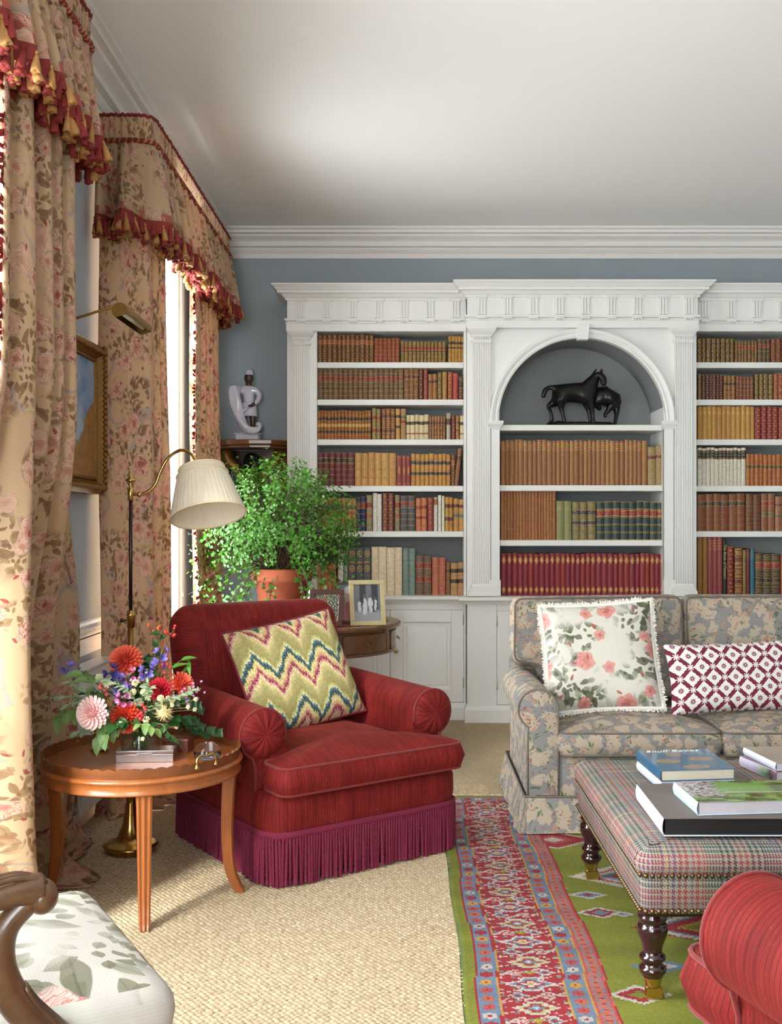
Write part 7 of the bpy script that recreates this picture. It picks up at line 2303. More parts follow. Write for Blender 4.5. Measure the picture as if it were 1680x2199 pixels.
# ------------------------------------------------------------------ painting, picture light, radiator
def painting():
    ya, yb, z0, z1 = 4.04, 4.84, 1.50, 2.19
    r = thing('painting', 'gilt-framed coastal sky painting on the window wall', 'painting', (XL + 0.002, (ya + yb) / 2, z0))
    O = Vector(r.location)
    m = Mat('coast_and_sky_paint'); u, v, _ = m.sep(m.uv()); uv = m.uv(); w = wvec(m, uv, 0.25, 3.0)
    cl = m.noise(w, 3.2, 5.0)
    c = m.mix((cl * 1.8 - 0.55).clamp(), S(52, 116, 168), S(206, 204, 206)); c = m.mix((v - 0.34).abs().step(0.14, 0.02), c, S(150, 178, 196)); c = m.mix(v.step(0.30, 0.27), c, m.mix(cl, S(40, 96, 132), S(110, 152, 164)))
    cliff = (v - (u - 0.45) * 1.1 + (cl - 0.5) * 0.4).step(0.10, 0.02); c = m.mix(cliff, c, m.mix(m.noise(uv, 14.0, 3.0), S(92, 56, 28), S(188, 136, 72)))
    m.set(c, 0.4); m.bump(m.noise(uv, 40.0, 4.0), 0.25, 0.002)
    b = 0.08
    mb = MB(); X = 0.03
    mb.add([(X, ya + b - O.y, b), (X, yb - b - O.y, b), (X, yb - b - O.y, z1 - z0 - b), (X, ya + b - O.y, z1 - z0 - b)], [[0, 1, 2, 3]], [[(0, 0), (1, 0), (1, 1), (0, 1)]]); mb.build('canvas', m.mat, r)
    prof = [(0.0, 0.0), (0.0, 0.05), (-0.02, 0.07), (-0.038, 0.066), (-0.048, 0.05), (-0.062, 0.034), (-0.067, 0.044), (-0.074, 0.042), (-0.08, 0.03), (-0.08, 0.0)]
    # frame swept round the picture: out is measured from the outer edge inwards
    cs = [(ya - O.y, 0), (yb - O.y, 0), (yb - O.y, z1 - z0), (ya - O.y, z1 - z0)]; sg = [(1, 1), (-1, 1), (-1, -1), (1, -1)]
    mb = MB(); n = len(prof); vs = []
    for (cy, cz), (sy, sz) in zip(cs, sg):
        for (o, dx) in prof: vs.append((dx, cy - sy * o, cz - sz * o))
    fs = [[k * n + q, ((k + 1) % 4) * n + q, ((k + 1) % 4) * n + q + 1, k * n + q + 1] for k in range(4) for q in range(n - 1)]
    mb.add(vs, fs); f = mb.build('gilt_frame', GILT, r)
    # twisted rope moulding: beads along the outer edge
    q = MB(); q.sphere((0, 0, 0), 0.014, 8, 6, sq=(1, 0.75, 1.25)); bm_ = q.mesh('bead', GILT)
    H = z1 - z0; W = yb - ya
    for k in range(int(H / 0.025)):
        for yy in (ya + 0.03, yb - 0.03): inst('bead', bm_, f, (0.066, yy - O.y, 0.03 + k * 0.025), (0.6, 0, 0))
    for k in range(1, int(W / 0.025)):
        for zz in (0.03, H - 0.03): inst('bead', bm_, f, (0.066, ya + 0.02 + k * 0.025 - O.y, zz), (pi / 2 + 0.6, 0, 0))
painting()
def picture_light():
    a, b = Vector((-1.19, 4.20, 2.235)), Vector((-1.175, 4.54, 2.225))
    r = thing('picture_light', 'brass picture light arched out over the painting', 'lamp', (XL + 0.02, 4.30, 2.19)); O = Vector(r.location)
    mb = MB(); n = 20
    ax = (b - a).normalized(); s_ = Vector((0, 0, 1)).cross(ax).normalized(); up = ax.cross(s_)
    def P(u, v):
        th = math.radians(-60 + 270 * u); return a + ax * ((b - a).length * v) + (s_ * cos(th) + up * sin(th)) * 0.033 - O
    mb.grid(P, n, 1); 
    for v in (0, 1): mb.add([P(i / n, v) for i in range(n + 1)], [list(range(n + 1))])
    mb.build('trough_shade', OLDBRASS, r)
    mb = MB(); mb.tube([a + ax * 0.03 - O, b - ax * 0.03 - O], 0.012, 10); mb.build('tube_bulb', simple('opal_tube', S(220, 216, 200), 0.4), r)
    mb = MB(); c = (a + b) / 2 + Vector((0, 0, 0.03)); mb.tube([p - O for p in catmull([(XL + 0.012, 4.28, 2.19), (-1.36, 4.30, 2.235), (-1.25, 4.33, 2.275), c], 8)], 0.0055, 8); mb.build('arm', OLDBRASS, r)
    mb = MB(); mb.lathe([(0.022, 0), (0.022, 0.008), (0.008, 0.014)], 16, Vector((XL + 0.001, 4.28, 2.19)) - O, (1, 0, 0)); mb.build('wall_plate', OLDBRASS, r)
picture_light()
def radiator():
    y0, y1, x0 = 4.27, 4.84, -1.47
    r = thing('radiator', 'white panel radiator under the painting', 'radiator', (x0, (y0 + y1) / 2, 0)); O = Vector(r.location)
    mb = MB(); mb.box(0.012, 0.022, y0 - O.y, y1 - O.y, 0.13, 0.73); mb.build('back_panel', RADW, r, bevel=0.003)
    mb = MB(); mb.box(0.082, 0.094, y0 - O.y, y1 - O.y, 0.13, 0.73); p = mb.build('front_panel', RADW, r, bevel=0.004)
    q = MB(); q.box(0, 0.007, -0.011, 0.011, 0.0, 0.46); fm = q.mesh('rib', RADW)
    for k in range(int((y1 - y0) / 0.034)): inst('rib', fm, p, (0.0945, y0 + 0.02 + k * 0.034 - O.y, 0.18))
    mb = MB(); mb.box(0.01, 0.1, y0 + 0.005 - O.y, y1 - 0.005 - O.y, 0.7305, 0.742); mb.build('top_grille', RADW, r, bevel=0.003)
    for yy in (y0 + 0.06, y1 - 0.06):
        mb = MB(); mb.tube([(0.05, yy - O.y, 0.0), (0.05, yy - O.y, 0.14)], 0.009, 10); mb.build('pipe', RADW, r)
radiator()

# ------------------------------------------------------------------ carved wall bracket and porcelain figurine in the corner
def skin(name, verts, edges, radii, mat, parent, sub=2, root=0, smooth=True):
    """one continuous skinned body"""
    me = bpy.data.meshes.new(name); me.from_pydata(verts, edges, []); me.materials.append(mat)
    o = bpy.data.objects.new(name, me); COL.objects.link(o)
    if parent is not None: o.parent = parent
    md = o.modifiers.new('skin', 'SKIN'); md.use_smooth_shade = True
    sv = me.skin_vertices[0].data if me.skin_vertices else None
    if sv is None:
        me.update(); bm = bmesh.new(); bm.from_mesh(me); bm.verts.layers.skin.verify(); bm.to_mesh(me); bm.free(); sv = me.skin_vertices[0].data
    for i, q in enumerate(radii):
        sv[i].radius = q if isinstance(q, (tuple, list)) else (q, q)
        sv[i].use_root = (i == root)
    ss = o.modifiers.new('subsurf', 'SUBSURF'); ss.levels = sub; ss.render_levels = sub
    # bake so that the object is plain mesh
    dg = bpy.context.evaluated_depsgraph_get(); ev = o.evaluated_get(dg)
    m2 = bpy.data.meshes.new_from_object(ev); o.modifiers.clear(); o.data = m2
    m2.materials.clear(); m2.materials.append(mat)
    for p in m2.polygons: p.use_smooth = True
    return o
BKX, BKZ = -1.13, 1.962
def bracket():
    r = thing('wall_bracket', 'carved wood wall bracket with gilt scrolls under the figurine', 'bracket', (BKX, YW - 0.001, 1.7)); O = Vector(r.location)
    mb = MB(); pts = [(-0.27, 0.0), (-0.25, -0.20), (-0.16, -0.285), (0.0, -0.30), (0.16, -0.285), (0.27, -0.16), (0.285, 0.0)]
    mb.prism(pts, BKZ - 0.036 - O.z, BKZ - O.z, axis='z'); mb.build('shelf_board', BRACKW, r, bevel=0.007)
    mb = MB(); pts2 = [(x * 0.9, y * 0.88) for x, y in pts]; mb.prism(pts2, BKZ - 0.056 - O.z, BKZ - 0.0365 - O.z, axis='z'); mb.build('under_board', BRACKW, r, bevel=0.004)
    # carved eagle-like mask: dark head, gilt breast and two scrolled sides
    b = skin('carved_support', [(0, -0.02, -0.10), (0, -0.10, -0.02), (0.0, -0.15, 0.08), (0.0, -0.17, 0.15), (0, -0.21, 0.12)], [(0, 1), (1, 2), (2, 3), (3, 4)], [0.05, 0.07, 0.075, 0.06, 0.03], BRONZE, r, 2)
    for s in (-1, 1):
        P = [Vector((s * 0.05, -0.08, -0.05)), Vector((s * 0.11, -0.14, 0.06)), Vector((s * 0.17, -0.13, 0.12)), Vector((s * 0.20, -0.10, 0.185)), Vector((s * 0.225, -0.08, 0.10)), Vector((s * 0.22, -0.05, -0.06)), Vector((s * 0.16, -0.03, -0.16))]
        mb = MB(); mb.tube(catmull(P, 6), lambda t: 0.02 + 0.028 * sin(pi * t) ** 1.2, 10); mb.build('scroll', GILT, r)
    mb = MB(); mb.prism([(-0.16, -0.2), (0.16, -0.2), (0.24, 0.2), (-0.24, 0.2)], -0.02, -0.001); mb.build('back_board', DARKW, r)
bracket()
def figurine():
    r = thing('figurine', 'white porcelain figurine in a cap holding a tall horn of plenty', 'figurine', (BKX - 0.03, 7.33, BKZ + 0.0006))
    # plinth
    mb = MB(); mb.prism([(-0.078, -0.045), (0.078, -0.045), (0.092, 0.0), (0.078, 0.045), (-0.078, 0.045), (-0.092, 0.0)], 0.0, 0.042, axis='z')
    mb.prism([(-0.088, -0.052), (0.088, -0.052), (0.103, 0.0), (0.088, 0.052), (-0.088, 0.052), (-0.103, 0.0)], 0.042, 0.05, axis='z')
    mb.build('plinth', PORCE, r, bevel=0.003)
    mb = MB(); mb.sphere((0, 0, 0.055), 0.05, 16, 8, sq=(1.2, 0.8, 0.22)); mb.build('ground', PORCE, r)
    # body in one surface: pelvis, spine, head, two arms, two legs
    V = [(0.01, 0, 0.245), (0.008, 0, 0.29), (0.008, 0, 0.335), (0.008, 0.0, 0.372), (0.008, -0.002, 0.40), (0.010, -0.006, 0.428), (0.010, -0.006, 0.456),   # 0-6 trunk, neck, head
         (0.058, 0, 0.362), (0.088, -0.008, 0.322), (0.078, -0.036, 0.277), (0.042, -0.052, 0.247), (0.026, -0.058, 0.238),               # 7-11 arm on the horn's far side
         (-0.042, 0, 0.365), (-0.078, -0.012, 0.340), (-0.102, -0.03, 0.308), (-0.098, -0.045, 0.288),                                    # 12-15 other arm
         (0.036, 0, 0.215), (0.038, -0.004, 0.145), (0.038, 0.0, 0.075), (0.042, -0.024, 0.062),                                           # 16-19 leg
         (-0.02, 0, 0.215), (-0.03, -0.012, 0.145), (-0.028, -0.006, 0.078), (-0.03, -0.03, 0.064), (0.010, -0.004, 0.485)]                                       # 20-23 leg
    Ed = [(0, 1), (1, 2), (2, 3), (3, 4), (4, 5), (5, 6), (3, 7), (7, 8), (8, 9), (9, 10), (10, 11), (3, 12), (12, 13), (13, 14), (14, 15), (0, 16), (16, 17), (17, 18), (18, 19), (0, 20), (20, 21), (21, 22), (22, 23), (6, 24)]
    Rr = [0.034, 0.03, 0.03, 0.026, 0.017, 0.034, 0.036, 0.014, 0.016, 0.015, 0.013, 0.012, 0.014, 0.015, 0.013, 0.011, 0.028, 0.023, 0.017, 0.012, 0.028, 0.023, 0.017, 0.012, 0.03]
    body = skin('body', V, Ed, Rr, DARKSKIN, r, 2)
    # face
    mb = MB(); mb.sphere((0.010, -0.031, 0.441), 0.005, 8, 6, sq=(0.8, 1, 1.5))
    mb.build('nose', DARKSKIN, body)
    mb = MB(); mb.sphere((0.010, -0.030, 0.426), 0.0055, 8, 6, sq=(1.5, 0.7, 0.6)); mb.build('mouth', simple('dark_red_glaze', S(96, 44, 38), 0.4), body)
    for s in (-1, 1):
        mb = MB(); mb.sphere((0.010 + s * 0.030, -0.004, 0.442), 0.006, 8, 6, sq=(0.5, 0.9, 1.4)); mb.build('ear', DARKSKIN, body)
        mb = MB(); mb.sphere((0.010 + s * 0.010, -0.0300, 0.450), 0.0032, 8, 6); mb.build('eye', PORCE, body)
    # hand with five fingers closing on the strap
    mb = MB(); h = Vector((0.024, -0.060, 0.237))
    for k in range(4): mb.tube([h + Vector((0.004, -0.002, 0.006 - 0.004 * k)), h + Vector((-0.009, -0.008, 0.005 - 0.0042 * k)), h + Vector((-0.012, 0.001, 0.003 - 0.004 * k))], 0.0026, 6)
    mb.tube([h + Vector((0.006, -0.004, 0.008)), h + Vector((-0.004, -0.010, 0.010))], 0.0028, 6)
    mb.build('hand', DARKSKIN, body)
    # clothing: jacket, breeches, cap
    Vc = [(0.01, 0, 0.25), (0.008, 0, 0.29), (0.008, 0, 0.335), (0.008, 0, 0.374), (0.008, -0.001, 0.392), (0.058, 0, 0.362), (0.089, -0.008, 0.322), (0.079, -0.036, 0.277), (0.052, -0.048, 0.253), (-0.042, 0, 0.365), (-0.078, -0.012, 0.340), (-0.098, -0.026, 0.313)]
    Ec = [(0, 1), (1, 2), (2, 3), (3, 4), (3, 5), (5, 6), (6, 7), (7, 8), (3, 9), (9, 10), (10, 11)]
    skin('jacket', Vc, Ec, [0.046, 0.040, 0.046, 0.037, 0.017, 0.026, 0.021, 0.017, 0.014, 0.026, 0.02, 0.016], PORCE, r, 2)
    mb = MB(); mb.lathe([(0.046, 0.272), (0.053, 0.262), (0.056, 0.23), (0.06, 0.185), (0.061, 0.172), (0.055, 0.172)], 28, (0.009, 0, 0)); o = len(mb.v)
    for i, p in enumerate(mb.v):
        a = atan2(p[1], p[0] - 0.009); mb.v[i] = (p[0], p[1] * 0.8, p[2]); 
        k = 1 + 0.04 * sin(a * 9) * (0.27 - p[2]) / 0.1; mb.v[i] = (0.009 + (p[0] - 0.009) * k, mb.v[i][1] * k, p[2])
    mb.build('breeches', PORCE, r)
    mb = MB(); mb.lathe([(0.027, 0.468), (0.0315, 0.466), (0.032, 0.473), (0.029, 0.476), (0.0285, 0.494), (0.024, 0.502), (0.012, 0.507), (0.0005, 0.508)], 24, (0.010, -0.004, 0), cap=False); mb.build('cap', PORCE, r)
    for s in (-1, 1):
        mb = MB(); mb.sphere((0.006 + s * 0.034, -0.024, 0.064), 0.017, 12, 8, sq=(0.8, 1.5, 0.62)); mb.build('shoe', PORCE, r)
    # twisted cornucopia with a scrolled tail
    P = catmull([(-0.090, -0.045, 0.372), (-0.078, -0.055, 0.30), (-0.062, -0.062, 0.22), (-0.042, -0.065, 0.145), (-0.005, -0.066, 0.088), (0.045, -0.062, 0.066), (0.082, -0.055, 0.075), (0.093, -0.05, 0.098), (0.082, -0.048, 0.113), (0.070, -0.046, 0.104)], 7)
    mb = MB(); m = len(P); n = 16
    def rr(t): return 0.037 * (1 - t) ** 1.0 + 0.009
    up = None; rings = []
    for k in range(m):
        t_ = (P[min(k + 1, m - 1)] - P[max(k - 1, 0)]).normalized(); x = Vector((0, 1, 0)).cross(t_).normalized(); y = t_.cross(x)
        t = k / (m - 1)
        rings.append([P[k] + (x * cos(2 * pi * i / n) + y * sin(2 * pi * i / n)) * rr(t) * (1 + 0.16 * sin(3 * (2 * pi * i / n) + t * 16)) for i in range(n)])
    vs = [p for q in rings for p in q]
    fs = [[k * n + i, k * n + (i + 1) % n, (k + 1) * n + (i + 1) % n, (k + 1) * n + i] for k in range(m - 1) for i in range(n)] + [[(m - 1) * n + i for i in range(n)]]
    mb.add(vs, fs, None, 0, True)
    mb.build('cornucopia', PORCE, r)
    mb = MB(); mb.tube(catmull([(0.022, -0.062, 0.236), (-0.01, -0.075, 0.212), (-0.045, -0.085, 0.19)], 5), lambda t: 0.005 + 0.006 * t, 8); mb.build('sash', PORCE, r)
figurine()

# ------------------------------------------------------------------ bronze horse group in the niche
def horses():
    D = 7.26; k = F / D
    zb = 2.053
    r = thing('bronze_horses', 'dark bronze sculpture of two horses standing in the arched niche', 'sculpture', ((1245 - VPX) / k, D, zb + 0.0006)); O = Vector(r.location)
    def pt(px, py_, y): 
        kk = F / (D + y); p = Vector(((px - VPX) / k, 0, CAMH - (py_ - VPY) / k)); return (p.x - O.x, y, p.z - O.z)
    # ground: rough slab
    mb = MB(); rn = random.Random(4)
    def G(u, v):
        a = 2 * pi * u; e = 0.26 + 0.012 * sin(5 * a); x = e * cos(a) * v * 1.0; y = 0.075 * sin(a) * v
        top = 0.030 + 0.006 * sin(13 * x * 8) * cos(40 * y) + (0.016 if x < -0.14 else 0) * (1 - v * v)
        return (x + 0.012, y, 0.0 if v > 0.985 else top * (1 if v < 0.9 else 0.7))
    mb.grid(G, 48, 14, closeu=True); mb.build('ground', BRONZE, r)
    S_ = 0.0595 / 18.5
    def horse(pts, rad, edges, name): return skin(name, pts, edges, rad, BRONZE, r, 2)
    f = -0.02
    # near horse: body to the left, neck arched and turned back over the other's withers
    V = [pt(1200, 845, f), pt(1222, 844, f), pt(1246, 848, f), pt(1263, 842, f),        # 0-3 croup, loin, barrel, shoulder
         pt(1270, 824, f), pt(1279, 811, f), pt(1287, 806, f - 0.018), pt(1294, 816, f - 0.034), pt(1293, 831, f - 0.046),   # 4-8 neck, poll, face, muzzle
         pt(1190, 833, f), pt(1179, 833, f), pt(1170, 838, f), pt(1165, 856, f),        # 9-12 tail
         pt(1203, 862, f - 0.03), pt(1203, 878, f - 0.03), pt(1207, 892, f - 0.035), pt(1211, 911, f - 0.035),       # 13-16 near hind
         pt(1194, 864, f + 0.035), pt(1178, 872, f + 0.035), pt(1184, 884, f + 0.035), pt(1187, 906, f + 0.035),     # 17-20 far hind (lifted)
         pt(1264, 864, f - 0.03), pt(1269, 880, f - 0.032), pt(1271, 893, f - 0.032), pt(1272, 913, f - 0.035),      # 21-24 near fore
         pt(1258, 864, f + 0.03), pt(1266, 882, f + 0.03), pt(1270, 913, f + 0.02)]                                     # 25-27 far fore
    Ed = [(0, 1), (1, 2), (2, 3), (3, 4), (4, 5), (5, 6), (6, 7), (7, 8), (0, 9), (9, 10), (10, 11), (11, 12), (0, 13), (13, 14), (14, 15), (15, 16), (0, 17), (17, 18), (18, 19), (19, 20), (3, 21), (21, 22), (22, 23), (23, 24), (3, 25), (25, 26), (26, 27)]
    R = [.088, .074, .080, .086, .056, .040, .033, .027, .019, .022, .018, .02, .016, .042, .020, .012, .014, .038, .019, .011, .013, .034, .019, .012, .014, .03, .017, .013]
    horse(V, R, Ed, 'horse_body')
    f = 0.045
    V = [pt(1322, 850, f), pt(1305, 850, f), pt(1283, 852, f), pt(1266, 850, f),
         pt(1318, 868, f - 0.025), pt(1309, 879, f - 0.025), pt(1300, 890, f - 0.025), pt(1302, 897, f - 0.025),
         pt(1327, 868, f + 0.03), pt(1329, 884, f + 0.02), pt(1326, 898, f + 0.01), pt(1323, 914, f + 0.005),
         pt(1282, 868, f), pt(1290, 874, f), pt(1292, 881, f), pt(1330, 850, f), pt(1334, 868, f)]
    Ed = [(0, 1), (1, 2), (2, 3), (0, 4), (4, 5), (5, 6), (6, 7), (0, 8), (8, 9), (9, 10), (10, 11), (2, 12), (12, 13), (13, 14), (0, 15), (15, 16)]
    R = [.088, .082, .084, .076, .044, .019, .012, .014, .038, .02, .013, .014, .03, .017, .013, .024, .017]
    horse(V, R, Ed, 'horse_body')
    e = Vector(pt(1288, 801, -0.035))
    for s in (-1, 1):
        mb = MB(); mb.lathe([(0.007, 0), (0.006, 0.012), (0.0008, 0.026)], 8, e + Vector((0.004 + 0.006 * s, 0.01 * s, 0.0)), (0.3, 0, 1)); mb.build('ear', BRONZE, r)
    mb = MB()
    for q in range(16):
        t = q / 15; p = Vector(pt(1262 + 24 * t, 833 - 33 * t, -0.02)); mb.tube([p + Vector((-0.02, 0, 0.018)), p + Vector((-0.034, -0.01, 0.004)), p + Vector((-0.03, -0.03, -0.02))], [0.006, 0.006, 0.002], 5)
    mb.build('mane', BRONZE, r)
horses()

# ------------------------------------------------------------------ oriental rug: knots coloured one by one
def rug():
    X0, X1, Y0, Y1 = 0.15, 2.78, 0.75, 5.1
    st = 0.0065; nx, ny = int((X1 - X0) / st), int((Y1 - Y0) / st)
    xs = (np.arange(nx) + 0.5) * st; ys = (np.arange(ny) + 0.5) * st
    GX, GY = np.meshgrid(xs, ys, indexing='ij'); W, H = nx * st, ny * st
    rng = np.random.default_rng(5)
    C = lambda r_, g, b: np.array(S(r_, g, b))
    green, red, blue, orange, yellow, cream, rose, dk = C(122, 124, 36), C(150, 34, 42), C(104, 120, 142), C(186, 96, 66), C(182, 138, 62), C(188, 178, 168), C(172, 74, 74), C(84, 40, 40)
    col = np.zeros((nx, ny, 3)); col[:] = green
    dx = np.minimum(GX, W - GX); dy = np.minimum(GY, H - GY)
    d = np.minimum(dx, dy)                      # distance to the nearest edge
    horiz = dy < dx                             # in the end borders
    s = np.where(horiz, GX, GY)                 # position along the border
    # slight weaving drift
    d = d + 0.004 * np.sin(s * 7) + 0.002 * np.sin(s * 23)
    def put(mask, c): col[mask] = c
    def band(a, b): return (d >= a) & (d < b)
    B = [0.042, 0.048, 0.104, 0.113, 0.300, 0.309, 0.365, 0.371, 0.427, 0.433]
    put(band(B[0], B[1]), red)
    def guard(a, b, ph):                        # row of rosettes on blue
        m_ = band(a, b); put(m_, blue)
        t = (s / 0.052 + ph); i = np.floor(t).astype(int); u = (t - i - 0.5); v = (d - (a + b) / 2) / ((b - a))
        r_ = np.sqrt((u * 1.15) ** 2 + (v * 1.25) ** 2)
        ang = np.arctan2(v, u); R = 0.42 + 0.06 * np.cos(6 * ang)
        cols = [rose, yellow, red, cream, rose, orange]
        for k in range(6):
            put(m_ & (i % 6 == k) & (r_ < R), cols[k] * 0.95)
        put(m_ & (r_ < 0.12), red)
    guard(B[1], B[2], 0.0); put(band(B[2], B[3]), red); put(band(B[2] + 0.003, B[2] + 0.007), yellow)
    # main border: palmettes on red with vines
    m_ = band(B[3], B[4]); put(m_, red)
    v = (d - (B[3] + B[4]) / 2) / (B[4] - B[3]); per = 0.30
    t = s / per; i = np.floor(t).astype(int); u = (t - i - 0.5) * (per / (B[4] - B[3]))
    vine = np.abs(np.sin(v * 9 + 1.6 * np.sin(u * 7)) * np.cos(u * 10 - v * 3)) < 0.09
    put(m_ & vine, cream * 0.9)
    n = np.sin(v * 17) * np.sin(u * 15 + 1.3)
    put(m_ & (n > 0.80), rose); put(m_ & (n > 0.9), cream); put(m_ & (n < -0.84), blue); put(m_ & (n < -0.94), green)
    for (cu, cv, R, seq) in ((0.0, 0.0, 0.34, (cream, blue, red, cream, yellow)), (0.80, 0.0, 0.30, (cream, C(170, 164, 104), red, blue, cream)), (-0.80, 0.0, 0.30, (cream, C(170, 164, 104), red, blue, cream)), (0.40, 0.24, 0.15, (cream, blue, red)), (-0.40, 0.24, 0.15, (cream, rose, cream)), (0.40, -0.24, 0.15, (cream, rose, cream)), (-0.40, -0.24, 0.15, (cream, blue, red)), (0.40, 0.0, 0.1, (green, yellow))):
        a_, b_ = np.abs(u - cu), np.abs(v - cv)
        q = a_ * 1.15 + b_ * 0.95; ang = np.arctan2(b_, a_ + 1e-6); q = q * (1 + 0.14 * np.cos(6 * ang))
        for k, c in enumerate(seq): put(m_ & (q < R * (1 - k / len(seq))), c)
    put(band(B[4], B[5]), red); put(band(B[4] + 0.003, B[4] + 0.007), yellow)
    guard(B[5], B[6], 0.4); put(band(B[6], B[7]), yellow)
    m_ = band(B[7], B[8]); put(m_, orange)
    t = s / 0.034; i = np.floor(t).astype(int); u = t - i - 0.5; v = (d - (B[7] + B[8]) / 2) / (B[8] - B[7])
    zz = np.abs(np.abs(u) * 0.9 - np.abs(v)) < 0.10
    put(m_ & zz, blue); put(m_ & ((u * 1.1) ** 2 + v ** 2 < 0.02), red); put(m_ & (np.abs(np.abs(v) - 0.40) < 0.05), rose)
    put(band(B[8], B[9]), red)
    # field: lobed medallions and stray motifs
    fld = d >= B[9]
    def motif(cx, cy, rx, ry, seq, serr=0.16, nl=9):
        a_, b_ = np.abs(GX - cx) / rx, np.abs(GY - cy) / ry
        q = a_ + b_ * 0.92
        step = serr * (np.abs(((a_ - b_) * nl) % 1 - 0.5))
        q = q + step
        for k, (lim, c) in enumerate(seq): put(fld & (q < lim), c)
    med = [(1.0, red), (0.95, cream), (0.80, blue), (0.72, red), (0.50, yellow), (0.42, green), (0.24, red), (0.12, cream)]
    med2 = [(1.0, cream), (0.9, C(190, 180, 160)), (0.74, rose), (0.6, cream), (0.4, blue), (0.24, red)]
    fx, fy = 0.15, 0.75
    for (wx, wy, rx, ry, sq) in ((1.02, 3.42, 0.30, 0.16, med), (0.72, 2.60, 0.14, 0.09, med2), (0.80, 3.92, 0.20, 0.12, med2), (0.62, 4.38, 0.20, 0.12, [(1.0, cream), (0.88, red), (0.5, rose), (0.28, cream)]), (0.98, 4.52, 0.14, 0.08, [(1, red), (0.7, orange), (0.4, yellow)]), (1.55, 3.42, 0.30, 0.16, med), (1.2, 2.55, 0.22, 0.12, med2), (1.5, 4.2, 0.25, 0.14, med2), (2.0, 3.6, 0.3, 0.2, med), (1.7, 2.4, 0.3, 0.2, med), (1.0, 1.8, 0.3, 0.2, med), (0.76, 3.12, 0.10, 0.05, [(1, blue), (0.6, cream), (0.3, red)]), (0.66, 2.93, 0.10, 0.06, [(1, cream), (0.75, red), (0.4, green)]), (0.66, 3.55, 0.09, 0.05, [(1, cream), (0.75, red), (0.45, blue)]), (0.65, 3.72, 0.08, 0.04, [(1, cream), (0.7, blue), (0.35, red)]), (1.28, 3.05, 0.13, 0.06, [(1, blue), (0.6, cream)]), (1.1, 2.85, 0.1, 0.05, [(1, cream), (0.6, red), (0.3, yellow)])):
        motif(wx - fx, wy - fy, rx, ry, sq)
    # scattered small sprigs and abrash
    sp = rng.random((60, 2)) * [W, H]
    for k, (a, b) in enumerate(sp):
        motif(a, b, 0.05, 0.025, [(1, [red, rose, blue, cream][k % 4]), (0.45, [yellow, cream, red, blue][k % 4])], 0.4, 5)
    put((d < 0.010), C(104, 116, 62))
    ab = 1 + 0.12 * np.sin(GY * 9 + np.sin(GX * 2) * 1.3) * np.sin(GY * 31) + rng.normal(0, 0.07, (nx, ny))
    col *= np.clip(ab, 0.6, 1.4)[..., None] * 0.78
    # mesh
    vx, vy = np.meshgrid(np.arange(nx + 1) * st, np.arange(ny + 1) * st, indexing='ij')
    edge = np.minimum(np.minimum(vx, vx.max() - vx), np.minimum(vy, vy.max() - vy))
    vz = 0.0105 + np.where(edge < 0.008, -0.004, 0) + 0.0012 * np.sin(vy * 5) * np.sin(vx * 3 + 1) + rng.normal(0, 0.0003, vx.shape)
    wob = 0.004 * np.sin(vy * 3.1) + 0.003 * np.sin(vy * 8)
    V = np.stack([vx + X0 + wob, vy + Y0, vz], -1).reshape(-1, 3)
    idx = np.arange((nx + 1) * (ny + 1)).reshape(nx + 1, ny + 1)
    Q = np.stack([idx[:-1, :-1], idx[1:, :-1], idx[1:, 1:], idx[:-1, 1:]], -1).reshape(-1, 4)
    # hem down to the floor
    def strip(line):
        nonlocal V, Q
        base = len(V); low = V[line].copy(); low[:, 2] = 0.0062; V = np.concatenate([V, low])
        n_ = len(line); q = np.stack([line[:-1], line[1:], base + np.arange(1, n_), base + np.arange(n_ - 1)], -1); Q = np.concatenate([Q, q]); return len(q)
    ext = strip(idx[0, :]) + strip(idx[-1, :]) + strip(idx[:, 0]) + strip(idx[:, -1])
    me = bpy.data.meshes.new('rug'); nf = len(Q)
    me.vertices.add(len(V)); me.vertices.foreach_set('co', V.ravel())
    me.loops.add(nf * 4); me.loops.foreach_set('vertex_index', Q.ravel())
    me.polygons.add(nf); me.polygons.foreach_set('loop_start', np.arange(nf) * 4)
    me.update(calc_edges=True)
    at = me.color_attributes.new('Col', 'FLOAT_COLOR', 'CORNER')
    fc = np.concatenate([col.reshape(-1, 3), np.tile(green * 0.7, (ext, 1))]); fc = np.concatenate([fc, np.ones((nf, 1))], 1)
    at.data.foreach_set('color', np.repeat(fc, 4, axis=0).ravel())
    me.materials.append(attr_mat('hand_knotted_wool', 0.95))
    o = obj('rug', me, label='lime green oriental rug with red and blue patterned borders', cat='rug')
    # warp-end fringe along the far edge
    mb = MB(); rn = random.Random(8)
    for k in range(420):
        x = X0 + (X1 - X0) * k / 420 + rn.uniform(-.002, .002); l = rn.uniform(0.012, 0.03)
        mb.add([(x, Y1 - 0.002, 0.011), (x + 0.004, Y1 - 0.002, 0.011), (x + 0.004 + rn.uniform(-.004, .004), Y1 + l, 0.0085), (x + rn.uniform(-.004, .004), Y1 + l, 0.0085)], [[0, 1, 2, 3]])
    mb.build('warp_fringe', CREAMLINEN, o, recalc=False, kind='stuff')
rug()

